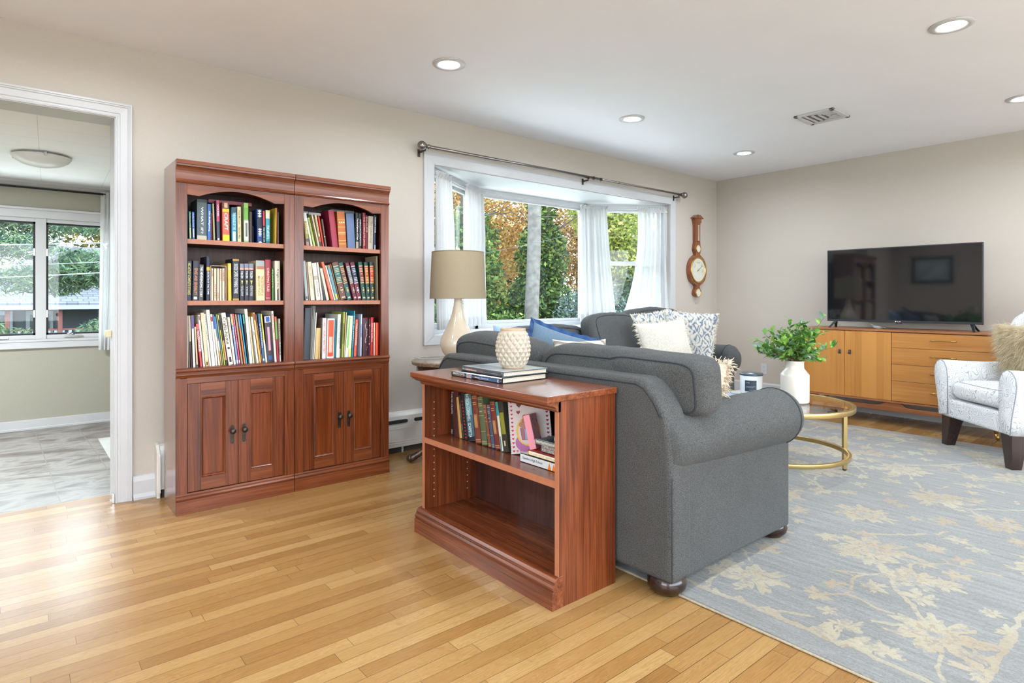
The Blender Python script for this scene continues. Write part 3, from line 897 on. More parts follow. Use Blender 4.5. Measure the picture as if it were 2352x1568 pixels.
# ------------------------------------------------------------------ books: (x of the foot, thickness, lean of the top, height, colour, label, details)
BOOKS = {
'A1': [
(0.686, 0.006, 0.0, 0.188, '2d4048', 'slim dark slate book at left end, half hidden by the side', {}),
(0.697, 0.014, -0.004, 0.145, '458a76', 'short green book with a cream lower label', {'b': [(0.05, 0.42, 'ded9a8', 0.5)], 't': [('The Meaning of Life', 'dfe8d0', 0.45, 0.95)]}),
(0.712, 0.013, -0.003, 0.144, '2c57a6', 'short blue book with a cream lower label', {'b': [(0.08, 0.4, 'cfd6e0', 0.4)], 't': [('The Blue Zone Book', 'c9d8ee', 0.45, 0.95)]}),
(0.734, 0.048, 0.001, 0.213, '4c5a60', 'thick slate grey book titled WHAT IF? over a speckled foot', {'b': [(0, 0.11, 'b9b29c', 1), (0.93, 1, '1d2224', 1)], 't': [('WHAT IF?', 'eef0ee', 0.16, 0.82)], 'u': 0.24}),
(0.784, 0.017, 0.0, 0.193, '3a68ad', 'medium blue book with white lettering', {'t': [('On Bullfighting', 'e8eefc', 0.25, 0.8)]}),
(0.802, 0.005, 0.0, 0.145, 'b23a44', 'small red speckled pamphlet between blue and olive books', {}),
(0.813, 0.01, -0.006, 0.197, 'a39c6e', 'tall thin olive book leaning beside the pink one', {}),
(0.83, 0.016, -0.004, 0.217, '3a4258', 'navy book whose jacket is pink in its upper half', {'b': [(0.48, 1, 'b8456c', 1), (0.02, 0.07, 'e8e8ea', 0.5)], 't': [('WATER', 'f2dce4', 0.6, 0.9)]}),
(0.859, 0.035, -0.002, 0.211, 'e3604c', 'thick red and yellow book titled CRAFT', {'b': [(0, 0.17, 'f6c822', 1), (0.75, 0.83, 'f0b41c', 1), (0.83, 1, '4a3b36', 1), (0.86, 0.98, 'd8a888', 0.5)], 't': [('CRAFT', 'fdf0e6', 0.28, 0.72)], 'u': 0.5}),
(0.905, 0.025, -0.001, 0.187, '3f8ba6', 'teal blue book with a white sticker near its foot', {'b': [(0.02, 0.3, 'cfe0e4', 0.6), (0.8, 1, '27495a', 1)], 't': [('THE HOUSE OF THE', 'c9e6ee', 0.35, 0.85)]}),
(0.934, 0.019, -0.002, 0.193, 'd8c89c', 'cream book with brown handwriting-style letters', {'t': [('Frank McCourt   Teacher Man', '7a5c34', 0.1, 0.9)]}),
(0.968, 0.024, -0.002, 0.217, '9fb08a', 'tall green and pale book with a walking figure on it', {'b': [(0.58, 0.88, '6aa341', 1), (0.88, 1, '8fb85f', 1), (0.05, 0.55, 'd6d2c0', 1), (0.15, 0.5, '5a6660', 0.45)]}),
(0.995, 0.016, -0.001, 0.171, '3c302c', 'dark brown book beside the walking-figure book', {}),
(1.013, 0.005, -0.001, 0.092, '20242c', 'very thin black booklet with white edge', {}),
(1.039, 0.027, -0.004, 0.19, '1d3a78', 'navy book with rows of cream diamonds', {'d': [(0.03, 0.0), (0.3, 0.42), (0.78, 0.97)], 'b': [(0.45, 0.76, '171a22', 0.9), (0.2, 0.24, '7aa0d8', 0.6)]}),
(1.068, 0.012, -0.002, 0.183, '1b1b20', 'thin black book with a red top label', {'b': [(0.55, 1, 'c8283a', 0.9)], 't': [('THE TRAVEL OR', 'e8e8e8', 0.05, 0.5)]}),
(1.083, 0.024, -0.001, 0.189, '35909a', 'teal book with a yellow top and a white sticker', {'b': [(0.75, 1, 'd9cf90', 1), (0.76, 0.93, 'd8dbd8', 0.45), (0.0, 0.08, '1e5a66', 1)], 't': [('THE ARTISTS', 'cfeaf0', 0.15, 0.55)]}),
(1.133, 0.008, 0.003, 0.206, 'd8b43c', 'tall yellow book showing its ruled cover', {'f': 1}),
(1.142, 0.005, -0.001, 0.207, 'b85a28', 'thin rust orange book behind the yellow one', {}),
(1.149, 0.006, -0.001, 0.183, '6d6258', 'thin grey brown book at the right end', {}),
],
'A2': [
(0.684, 0.024, 0.002, 0.206, '26324a', 'dark navy book with yellow lettering at left end', {'t': [('MIC ASTLEY COMPLETE STORIES', 'e4df6c', 0.15, 0.95)]}),
(0.712, 0.028, 0.004, 0.208, '31343e', 'dark slate book titled SENSE AND SENSIBILITY', {'t': [('SENSE AND SENSIBILITY', 'c98a5c', 0.14, 0.82)], 'b': [(0.03, 0.1, 'c9c9c9', 0.6)]}),
(0.742, 0.022, 0.003, 0.189, '4a4c50', 'grey book with closely set white lettering', {'t': [('THE NEVERENDING STORY', 'f0f0f0', 0.1, 0.95)]}),
(0.779, 0.017, 0.001, 0.233, '232c42', 'tall navy book with a bright yellow band', {'b': [(0.68, 0.76, 'f0b020', 1.05)], 't': [('SECRETS OF THE TOMB', 'e2e6ee', 0.14, 0.66)]}),
(0.802, 0.014, 0.0, 0.17, 'e3cdb4', '', {'g': 'box', 't': [('COOPER', '8a6a50', 0.75, 0.95)]}),
(0.817, 0.013, 0.0, 0.17, 'e6cfae', '', {'g': 'box', 't': [('FLATTERY', '8a6a50', 0.05, 0.5)]}),
(0.831, 0.012, 0.0, 0.171, 'dcc4a8', '', {'g': 'box', 't': [('AUSTEN', '8a6a50', 0.05, 0.25)]}),
(0.844, 0.012, 0.0, 0.171, 'e8c9b0', '', {'g': 'box', 't': [('POETRY', '8a6a50', 0.6, 0.95)]}),
(0.857, 0.013, 0.001, 0.172, 'e4cbb2', '', {'g': 'box', 't': [('VERSE', '8a6a50', 0.6, 0.95)]}),
(0.887, 0.017, -0.002, 0.201, 'e8bc48', 'golden yellow book with two paler bands', {'b': [(0.52, 0.62, 'cfae5a', 1), (0.82, 0.92, 'd6c088', 1)]}),
(0.909, 0.033, 0.0, 0.227, '23262c', 'black book with gold ends and white title', {'b': [(0, 0.05, 'b58a40', 1), (0.95, 1, 'b58a40', 1)], 't': [('SUICIDE CAPERS OF PHINEAS TWINE', 'd8dade', 0.17, 0.88)], 'u': 0.6}),
(0.946, 0.023, -0.001, 0.202, '22262e', 'leftmost of three matching black paperbacks with yellow emblems', {'b': [(0.88, 1, '7c8390', 1), (0.83, 0.88, 'dc9a94', 1)], 'e': 'e8df70', 't': [('TOLKIEN', 'e6e6ea', 0.6, 0.8), ('THE FELLOWSHIP', 'c8c8cc', 0.12, 0.4)]}),
(0.97, 0.023, -0.001, 0.203, '22262e', 'middle of three matching black paperbacks with yellow emblems', {'b': [(0.88, 1, '7c8390', 1), (0.83, 0.88, 'dc9a94', 1)], 'e': 'e8df70', 't': [('TOLKIEN', 'e6e6ea', 0.6, 0.8), ('THE TWO TOWERS', 'c8c8cc', 0.14, 0.38)]}),
(0.994, 0.025, -0.001, 0.204, '22262e', 'rightmost of three matching black paperbacks with yellow emblems', {'b': [(0.88, 1, '7c8390', 1), (0.83, 0.88, 'dc9a94', 1)], 'e': 'e8df70', 't': [('TOLKIEN', 'e6e6ea', 0.6, 0.8), ('RETURN OF THE KING', 'c8c8cc', 0.12, 0.4)]}),
(1.032, 0.046, -0.002, 0.222, 'ead0a0', 'thick cream book with a picture of spires at its top', {'b': [(0.78, 1, '9aa4a2', 1), (0.78, 0.86, 'b06a4c', 0.8)], 't': [('THE DICTIONARY of', '9a7d5a', 0.12, 0.62), ('IMAGINARY PLACES', '9a7d5a', 0.12, 0.62)], 'u': 0.3}),
(1.08, 0.03, -0.001, 0.229, '9a2c3a', 'crimson book titled CHRISTMAS TALES', {'t': [('CHRISTMAS TALES', 'e6c8b0', 0.22, 0.8)], 'b': [(0.055, 0.065, 'e0b8b0', 0.8)], 'u': 0.4}),
(1.114, 0.015, -0.001, 0.18, '4d8038', 'short thin green book beside the crimson one', {'t': [('PLANTS', 'a8c890', 0.4, 0.95)]}),
(1.134, 0.029, -0.003, 0.224, 'd9d0bc', 'tall off-white book with a black foot at right end', {'b': [(0, 0.28, '2a2a28', 0.3)], 't': [('A Light in the Attic', '55504a', 0.15, 0.8)], 'u': 0.5}),
],
'A3': [
(0.682, 0.01, 0.0, 0.268, 'd4cdb4', 'narrow cream book standing upright at left end', {}),
(0.693, 0.006, -0.004, 0.269, 'b8b2a2', 'slim greyish book next to the left end', {}),
(0.701, 0.008, -0.009, 0.269, '4a2428', 'dark maroon booklet fourth of a mixed pale group', {'b': [(0.5, 1, 'c7b9a2', 1)]}),
(0.712, 0.015, -0.01, 0.268, 'e3e2d8', 'white book with a purple upper band', {'b': [(0.75, 1, '5d4a80', 1)]}),
(0.728, 0.01, -0.01, 0.21, 'cbb089', 'short tan book with a black foot', {'b': [(0, 0.06, '1f3a34', 1)]}),
(0.745, 0.014, -0.019, 0.225, 'c5434a', 'short red book titled WOODWORKER', {'t': [('WOODWORKER', 'f4e6e6', 0.35, 0.85)], 'b': [(0.88, 1, 'd65a60', 1)], 'u': 0.9}),
(0.76, 0.011, -0.025, 0.272, 'e6dcc8', 'ivory book right of the red WOODWORKER', {'b': [(0.9, 0.98, '8a5a60', 0.6)]}),
(0.773, 0.017, -0.025, 0.282, 'e2c6a4', 'peach book with a small animal mark at its foot', {'b': [(0.0, 0.11, 'd8b070', 0.8), (0.02, 0.08, '4a3a30', 0.5)]}),
(0.791, 0.011, -0.028, 0.277, 'e9e6dc', 'white book with small bold black title near top', {'t': [('THE Soap Carving Book', '26262a', 0.5, 0.97)]}),
(0.803, 0.017, -0.029, 0.298, 'ece7dd', 'tallest white book in the left half of the row', {'t': [('Good Catalogue', 'a09a90', 0.5, 0.92)]}),
(0.821, 0.011, -0.028, 0.275, 'e2ded2', 'slim white book right of the tallest left one', {'b': [(0.86, 0.95, 'a83a34', 0.8)]}),
(0.834, 0.011, -0.032, 0.272, 'dfd5bc', 'beige book with a royal blue upper part', {'b': [(0.72, 1, '2a55a0', 1)]}),
(0.845, 0.008, -0.032, 0.263, 'cf9a5c', 'narrow tan and orange booklet', {'b': [(0.55, 1, '4478a8', 1), (0.3, 0.5, 'e6ddc4', 1)]}),
(0.854, 0.008, -0.032, 0.274, '7f9870', 'narrow green and blue striped magazine', {'b': [(0.3, 0.55, '3d6a8c', 1)]}),
(0.864, 0.007, -0.033, 0.271, 'dfd24a', 'narrow bright yellow booklet before a dark gap', {'b': [(0.7, 0.9, '26262a', 1)]}),
(0.872, 0.008, -0.034, 0.267, '3d3a34', 'narrow dark booklet left of the big cream book', {'b': [(0.1, 0.5, 'c9946c', 1)]}),
(0.886, 0.023, -0.039, 0.281, 'e9e0cc', 'wide cream book titled Crafts home in thin letters', {'t': [('Crafts-home', '4a4844', 0.4, 0.92)], 'b': [(0.05, 0.15, '2a2a2a', 0.5), (0.3, 0.34, '2a2a2a', 0.5)], 'u': 0.8}),
(0.911, 0.013, -0.033, 0.258, 'e2d8c4', 'short ivory book right of the wide cream one', {'t': [('SOLDIER OF THE', 'b49a82', 0.6, 0.95)]}),
(0.926, 0.011, -0.033, 0.275, '8397c6', 'periwinkle book with an orange top', {'b': [(0.78, 1, 'e8a878', 1), (0.03, 0.08, 'eef2fc', 0.7)], 't': [('A Handbook', 'd6e0f6', 0.4, 0.75)]}),
(0.938, 0.009, -0.034, 0.276, 'd64468', 'narrow hot pink book with white letters', {'b': [(0.03, 0.08, 'f6e6ec', 0.7)], 't': [('ART IDEAS NOW', 'f0b8c4', 0.3, 0.95)]}),
(0.95, 0.01, -0.034, 0.273, 'a8947c', 'narrow taupe magazine right of the pink book', {}),
(0.964, 0.009, -0.035, 0.271, 'd67a3c', 'narrow orange magazine with blue upper part', {'b': [(0.75, 1, '5a86b0', 1)]}),
(0.974, 0.008, -0.033, 0.272, '39a0cc', 'narrow sky blue magazine', {}),
(0.984, 0.008, -0.03, 0.275, '25363a', 'narrow black magazine with a turquoise label at top', {'b': [(0.8, 0.98, '48a898', 0.95)]}),
(0.993, 0.016, -0.028, 0.3, 'ebe4d6', 'tall ivory book standing highest near the middle', {}),
(1.01, 0.01, -0.025, 0.257, 'e8d2a8', 'pale apricot book right of the tallest one', {'t': [('Family Quilts', '777060', 0.3, 0.7)]}),
(1.028, 0.015, -0.032, 0.257, 'f2efe4', 'broad white book with a small grey ball picture', {'b': [(0.6, 0.68, 'a8a49a', 0.9)]}),
(1.044, 0.012, -0.036, 0.28, 'ebae58', 'apricot orange book with small portrait at top', {'b': [(0.85, 0.98, '7c4028', 0.6)]}),
(1.058, 0.004, -0.034, 0.271, 'd9a890', 'thin pink booklet between orange and blue books', {}),
(1.063, 0.013, -0.027, 0.274, '3d6690', 'steel blue book with white lettering', {'t': [('QUILTMAKERS', 'd6e4f2', 0.3, 0.8)], 'b': [(0.04, 0.08, 'dfe6ee', 0.7)]}),
(1.078, 0.009, -0.029, 0.273, 'e2cf58', 'spiral-bound book with a yellow upper side', {'b': [(0, 0.45, 'ece6cc', 1)]}),
(1.088, 0.035, -0.018, 0.259, '3b3038', 'broad dark cookbook with a pink strip and blue badges', {'b': [(0.86, 0.99, 'e8eaee', 0.95), (0.87, 0.98, '2a4a9c', 0.62), (0.25, 0.76, 'ea98a8', 0.35), (0.05, 0.14, '33508c', 0.6)], 'u': 0.6}),
(1.127, 0.013, -0.019, 0.286, 'e8dfd0', 'tall ivory book with red lettering toward the right', {'t': [('MAKING STUFFED TOYS', 'cf5a54', 0.42, 0.95)]}),
(1.141, 0.011, -0.015, 0.255, 'a82834', 'narrow book with a green upper band over crimson', {'b': [(0.5, 0.9, '6fa637', 1), (0.9, 1, 'c66a3a', 1)]}),
(1.154, 0.01, -0.006, 0.242, 'c9c4b8', 'grey book with tall black letters at right end', {'t': [('APPETIZER TABLE', '1c1c1e', 0.15, 0.9)]}),
],
'B1': [
(1.29, 0.012, -0.007, 0.138, 'c98a94', 'pink book leaning behind the left upright', {}),
(1.311, 0.019, -0.017, 0.194, 'a89a5c', 'leaning olive and grey paperback with a pale top', {'b': [(0.75, 1, 'dfe4e4', 1), (0.13, 0.22, '56646a', 1), (0, 0.13, 'b08a84', 1)], 't': [('WINE', 'e8e2c0', 0.35, 0.7)]}),
(1.338, 0.013, -0.033, 0.165, 'dfe0c4', 'leaning off-white book left of the lime one', {}),
(1.356, 0.013, -0.038, 0.171, 'b4c46c', 'leaning lime green book', {'t': [('A Field Guide', '5a6a30', 0.4, 0.95)]}),
(1.381, 0.014, -0.043, 0.19, 'c9bc98', 'leaning tall khaki book right of the lime one', {}),
(1.395, 0.012, -0.034, 0.19, 'd9c6a0', 'leaning cream book with black and red spotted foot', {'b': [(0, 0.15, '2c2628', 1), (0.15, 0.32, 'b04a4a', 0.7)], 't': [('Food Stories', '5a4a3a', 0.4, 0.85)]}),
(1.412, 0.01, -0.032, 0.184, 'cf3a20', 'leaning scarlet paperback', {}),
(1.427, 0.011, -0.026, 0.167, '5d4a40', 'leaning brown leathery book before the maroon album', {'b': [(0.36, 0.38, 'd8ccc0', 1)]}),
(1.471, 0.037, -0.027, 0.223, '8a2038', 'large maroon album leaning with its cover showing', {'b': [(0, 1, '9c2c44', 0.72)]}),
(1.513, 0.049, -0.014, 0.221, 'b5652c', 'orange brown leather album with gold ridges', {'b': [(0.1, 0.115, 'e8b060', 1), (0.19, 0.205, 'f0c070', 1), (0.37, 0.39, 'd69850', 1), (0.41, 0.43, 'f0c070', 1), (0.56, 0.575, 'e8b060', 1), (0.76, 0.775, 'e8b060', 1)], 'h': [('ALBUM', 'f8e6a8', 0.67, 0.72)]}),
(1.569, 0.05, -0.012, 0.213, '5a6c90', 'wide slate blue marbled book with a pale swirl', {'b': []}),
(1.621, 0.022, 0.0, 0.223, '15171a', 'black book lettered about intelligent dogs', {'t': [('The Intelligence of Dogs', 'eceae4', 0.25, 0.85)], 'b': [(0.02, 0.2, 'a0947c', 0.8)]}),
(1.644, 0.016, -0.001, 0.219, '121a26', 'narrow black and navy book with white capitals', {'t': [('ANIMALS IN TRANSLATION', 'dfe4ea', 0.1, 0.85)]}),
(1.667, 0.02, 0.0, 0.227, '7c1c24', 'dark red book, left of two similar red ones', {'t': [('THE COMPLETE DOG', 'd8a8a0', 0.1, 0.9)]}),
(1.688, 0.014, 0.0, 0.213, '86202a', 'shorter dark red book, right of two similar red ones', {'t': [('RULES', 'e0b8b0', 0.5, 0.95)]}),
(1.704, 0.034, 0.003, 0.21, 'aea591', 'greige book with faint brown lettering', {'t': [('The Chiltern Dog', '8c7468', 0.2, 0.85)]}),
(1.741, 0.017, 0.003, 0.218, '1f2c4c', 'navy book titled THERAPY DOGS at right end', {'t': [('THERAPY DOGS', 'd9dee8', 0.5, 0.95)], 'b': [(0.0, 0.14, '9aa8c0', 0.5)]}),
],
'B2': [
(1.308, 0.017, -0.018, 0.232, 'b5bfc0', 'pale blue grey book leaning at left end', {'b': [(0.03, 0.1, '4a5a66', 0.6)]}),
(1.326, 0.01, -0.018, 0.223, '9c7e68', 'narrow taupe book second from left', {}),
(1.339, 0.024, -0.021, 0.226, 'e6dcc0', 'broad cream book with faint gold title', {'t': [('DESCRIPTIONARY', 'b4a480', 0.3, 0.88)]}),
(1.373, 0.026, -0.028, 0.221, 'e2ddcf', 'white book with a pale horse drawing', {'t': [('How to Speak Dog', '6a6660', 0.1, 0.5)], 'b': [(0.55, 0.66, 'b4aa9c', 1)], 'u': 0.4}),
(1.401, 0.015, -0.03, 0.226, 'eadcc4', 'peach white book right of the horse drawing', {}),
(1.417, 0.012, -0.03, 0.2, '54544e', 'short black and white speckled booklet', {'b': [(0, 0.3, '28304a', 1)]}),
(1.435, 0.016, -0.043, 0.193, 'ded4bc', 'short thin ivory booklet left of the salmon one', {}),
(1.465, 0.016, -0.064, 0.235, 'd87256', 'salmon orange book showing its rust coloured cover', {'t': [('Writing From', 'f0c0a8', 0.3, 0.55)]}),
(1.483, 0.01, -0.059, 0.214, 'e6e6e0', 'thin white book right of the salmon one', {}),
(1.494, 0.017, -0.057, 0.216, '6d98a4', 'dusty blue paperback with a yellow sticker at its foot', {'b': [(0.03, 0.18, 'd8cc1c', 0.6), (0.93, 1, 'b07a58', 1)]}),
(1.512, 0.008, -0.058, 0.224, '7a5c30', 'thin bronze book right of the dusty blue one', {}),
(1.525, 0.038, -0.058, 0.233, '6f4a3e', 'thick brown volume with a teal label', {'s': ['2f6c68', 'c9b48c']}),
(1.567, 0.028, -0.06, 0.234, '2c5a58', 'teal volume with a brown label', {'s': ['6a4638', 'cdb98e']}),
(1.608, 0.023, -0.057, 0.235, '6e2a3c', 'maroon volume with a blue grey label', {'s': ['6d7c86', 'c9bca0']}),
(1.632, 0.028, -0.05, 0.236, '6c2438', 'maroon volume with a navy label', {'s': ['20304a', 'cfcfd4']}),
(1.664, 0.026, -0.027, 0.238, '1c4c42', 'green volume with a maroon label', {'s': ['7a3038', 'cfb88a']}),
(1.693, 0.025, -0.017, 0.238, '173f38', 'green volume with an orange label, middle of three greens', {'s': ['b4561e', 'cfb88a']}),
(1.722, 0.026, -0.008, 0.24, '1a352f', 'darkest green volume with a red orange label', {'s': ['b83a1c', 'c8b070']}),
(1.765, 0.012, -0.006, 0.279, 'a49478', 'tall thin beige book against the right side', {}),
],
'B3': [
(1.283, 0.005, 0.0, 0.294, 'e4e4d4', 'thin white book at the left end', {}),
(1.291, 0.04, 0.01, 0.301, '2b3038', 'charcoal ring binder', {'b': [(0, 1, '39414c', 0.75)]}),
(1.331, 0.004, 0.007, 0.302, 'cdbb98', 'thin tan folder right of the binder', {}),
(1.336, 0.004, 0.013, 0.313, 'c2c6ca', 'tall thin grey folder, first of two', {}),
(1.341, 0.005, 0.017, 0.314, 'c8cac6', 'tall thin pale folder, second of two', {}),
(1.349, 0.007, 0.016, 0.274, 'e6e4da', 'slim white book right of the tall folders', {}),
(1.359, 0.022, 0.009, 0.182, 'cfae74', 'short tan hardback', {}),
(1.382, 0.01, 0.004, 0.182, 'c09e62', 'short narrow ochre hardback right of the tan one', {}),
(1.394, 0.006, 0.005, 0.243, '6a5444', 'thin brown dotted book showing a white grid cover', {}),
(1.402, 0.023, 0.004, 0.24, 'e6dcdc', 'white book with pink and grey capitals', {'t': [('CORRECT ORDER BY PERFECT PARTY', 'd8585c', 0.12, 0.95)], 'u': 0.5}),
(1.43, 0.045, 0.007, 0.236, 'eddcd4', 'wide white book with an orange panel', {'b': [(0.04, 0.96, 'e8502a', 0.78), (0.14, 0.54, 'f4b4a0', 0.5)]}),
(1.477, 0.009, 0.006, 0.231, '1f7c90', 'thin teal book right of the orange panel book', {'b': [(0.45, 0.7, '15607a', 1)]}),
(1.489, 0.019, 0.012, 0.262, 'dbdfd2', 'white book standing before a green cover', {'t': [('THE HEALTHY BABY', '8fb0b8', 0.3, 0.9)]}),
(1.509, 0.006, 0.011, 0.209, '39443c', 'thin dark green book', {'b': [(0.0, 0.25, 'd9d9c4', 1)]}),
(1.521, 0.015, 0.013, 0.276, 'a4ac50', 'tall yellow green book', {'b': [(0.3, 0.75, '6a7030', 0.5)]}),
(1.537, 0.007, 0.015, 0.273, 'd8c690', 'thin striped sand coloured book', {}),
(1.545, 0.02, 0.023, 0.252, 'e6e8d8', 'white book with a bright green vertical label', {'b': [(0.22, 0.97, '7cc058', 0.6)]}),
(1.566, 0.017, 0.015, 0.251, 'ebe6c8', 'ivory book with lemon foot', {'b': [(0, 0.2, 'd9dc6c', 1)]}),
(1.587, 0.01, 0.016, 0.281, '1d93a8', 'tall turquoise book with white letters', {'t': [('THE ALMANAC', 'c8ecf0', 0.2, 0.9)]}),
(1.603, 0.016, 0.012, 0.228, 'd2614c', 'coral paperback with white lettering', {'t': [('TABLE MANNERS', 'f6dcd0', 0.3, 0.9)]}),
(1.643, 0.014, 0.005, 0.26, 'b9c4d8', 'pale blue boxed volume with its grey side showing', {'t': [('HAPPINESS', '3c62b4', 0.45, 0.75)]}),
(1.661, 0.035, 0.001, 0.236, '43202a', 'plum book with a pale branch drawing', {'r': 1}),
(1.699, 0.012, 0.004, 0.23, '48262e', 'narrow plum book with pale specks', {'b': [(0.3, 0.33, 'd8c8c8', 0.5), (0.5, 0.52, 'd8c8c8', 0.5), (0.8, 0.84, 'd8c8c8', 0.4)]}),
(1.714, 0.018, 0.004, 0.239, 'b01c22', 'bright red book with white script', {'t': [('Coca-Cola Cookbook', 'f4dada', 0.35, 0.85)]}),
(1.735, 0.01, 0.001, 0.204, 'cbb49c', 'thin buff book between two red ones', {}),
(1.748, 0.02, 0.003, 0.204, 'da4a22', 'short orange red book at the right end', {}),
],
}


def book(place, rotz, t, d, h, lean, col, label, group, st, cat='book', flat=False):
    """spine faces local -y, thickness along +x, height along +z; flat = laid on its side"""
    t = max(t - .0012, .003)
    a = math.atan2(lean, h)
    loc = Vector(place)
    rot = Matrix.Rotation(rotz, 4, 'Z') @ Matrix.Rotation(a, 4, 'Y')
    if a > 0: loc = loc + Vector((0, 0, t * math.sin(a)))
    root = MB(); c = srgb(col); root.col = c
    bt = .0022 if t > .012 else .0009
    bul = .0022 if t > .014 else 0.0
    # spine strip
    nseg = 4 if bul else 1
    def sy(u): return -bul * (1 - (2 * u - 1) ** 2)
    for k in range(nseg):
        u0, u1 = k / nseg, (k + 1) / nseg
        root.hexa([(u0 * t, sy(u0), 0), (u1 * t, sy(u1), 0), (u1 * t, bt, 0), (u0 * t, bt, 0), (u0 * t, sy(u0), h), (u1 * t, sy(u1), h), (u1 * t, bt, h), (u0 * t, bt, h)])
    root.box(0, bt, 0, d, 0, h); root.box(t - bt, t, 0, d, 0, h)
    eps = [.0003]
    def patch(z0, z1, w, colr, xc=.5):
        root.col = srgb(colr) if isinstance(colr, str) else colr
        w = min(w, .995)
        u0, u1 = xc - w / 2, xc + w / 2
        n = nseg
        for k in range(n):
            p, q = u0 + (u1 - u0) * k / n, u0 + (u1 - u0) * (k + 1) / n
            root.quad((p * t, sy(p) - eps[0], z0), (q * t, sy(q) - eps[0], z0), (q * t, sy(q) - eps[0], z1), (p * t, sy(p) - eps[0], z1))
        eps[0] += .00025
    H1 = h - .001
    if 'f' in st:      # ruled cover shown
        for k in range(18):
            root.col = srgb('b89a30'); z = h * (.1 + .045 * k); root.box(-.0004, 0, .01, d - .02, z, z + .001)
    for (z0, z1, cc, w) in st.get('b', []):
        patch(max(.001, z0 * h), min(H1, z1 * h), w, cc)
    if 's' in st:      # matching set with a label, lines of gilt and a small emblem
        lab, gilt = st['s']
        patch(.46 * h, .885 * h, 1, lab)
        for z in (.445, .885): patch(z * h, (z + .018) * h, .98, gilt)
        for z in (.82, .78, .74, .68, .58, .54, .50): patch(z * h, (z + .016) * h, .5 + .25 * ((z * 50) % 2), gilt)
        patch(.045 * h, .085 * h, .6, gilt)
        root.col = srgb(gilt)
        for (rx, rz, zz) in ((.24, .05, .26), (.16, .035, .31), (.12, .03, .22)):
            b = root.addv([(t * (.5 + rx * math.cos(2 * PI * k / 10)), sy(.5) - eps[0] - .0006, h * (zz + rz * math.sin(2 * PI * k / 10))) for k in range(10)])
            root.face([b + k for k in range(10)])
    if 'd' in st:
        root.col = srgb('e6dcb0')
        for z0, z1 in ((.0, .06), (.24, .44), (.76, .98)):
            n = max(1, round((z1 - z0) / .065))
            for k in range(n):
                za = h * (z0 + (z1 - z0) * k / n); zb = h * (z0 + (z1 - z0) * (k + 1) / n); zm = (za + zb) / 2; y = sy(.5) - eps[0] - .0005
                b = root.addv([(t * .08, y, zm), (t * .5, y, za), (t * .92, y, zm), (t * .5, y, zb)]); root.face((b, b + 1, b + 2, b + 3))
    if 'e' in st:
        root.col = srgb(st['e']); y = sy(.5) - eps[0] - .0004
        for (cx_, cz_, r_) in ((.5, .50, .22), (.36, .53, .12), (.64, .53, .12), (.5, .46, .14), (.5, .42, .08)):
            b = root.addv([(t * (cx_ + r_ * math.cos(PI / 2 * k)), y, h * cz_ + t * r_ * math.sin(PI / 2 * k)) for k in range(4)]); root.face((b, b + 1, b + 2, b + 3))
    if 'r' in st:
        root.col = srgb('dcd0cc'); y = sy(.5) - eps[0] - .0006
        P = [(.55, .86), (.45, .78), (.62, .68), (.70, .60), (.62, .50), (.45, .42), (.5, .34)]
        for (a0, b0), (a1, b1) in zip(P, P[1:]):
            b = root.addv([(t * (a0 - .03), y, h * b0), (t * (a0 + .03), y, h * b0), (t * (a1 + .03), y, h * b1), (t * (a1 - .03), y, h * b1)]); root.face((b, b + 1, b + 2, b + 3))
        for (a0, b0) in P + [(.8, .66), (.8, .54), (.75, .2), (.6, .14)]:
            b = root.addv([(t * a0, y, h * b0), (t * (a0 + .12), y, h * (b0 + .02)), (t * (a0 + .16), y, h * (b0 + .05))]); root.face((b, b + 1, b + 2))
    ysp = sy(.5) - eps[0] - .0006
    for q, (s, cc, z0, z1) in enumerate(st.get('t', [])):
        root.col = srgb(cc)
        nT = len(st['t'])
        uh = st.get('u', .55) * t
        xo = .5 - uh / t / 2
        if nT > 1 and st['t'][0][2] == st['t'][1][2]: xo = (.56, .16)[q]
        lettering(root, s, (t * xo, ysp, z1 * h), (0, 0, -1), (1, 0, 0), (z1 - z0) * h, uh, .012)
    for (s, cc, z0, z1) in st.get('h', []):
        root.col = srgb(cc)
        lettering(root, s, (t * .12, ysp, z0 * h), (1, 0, 0), (0, 0, 1), t * .76, (z1 - z0) * h, .012)
    o = obj('book', root, M_cover, None)
    o.location = loc; o.rotation_euler = rot.to_euler()
    pg = MB(); pg.box(bt, t - bt, bt, d - .004, .003, h - .003)
    p_ = obj('pages', pg, M_paper, None); p_.parent = o
    W[o.name] = Matrix.LocRotScale(loc, o.rotation_euler, None); W[p_.name] = W[o.name]
    return tag(o, label, cat, group)

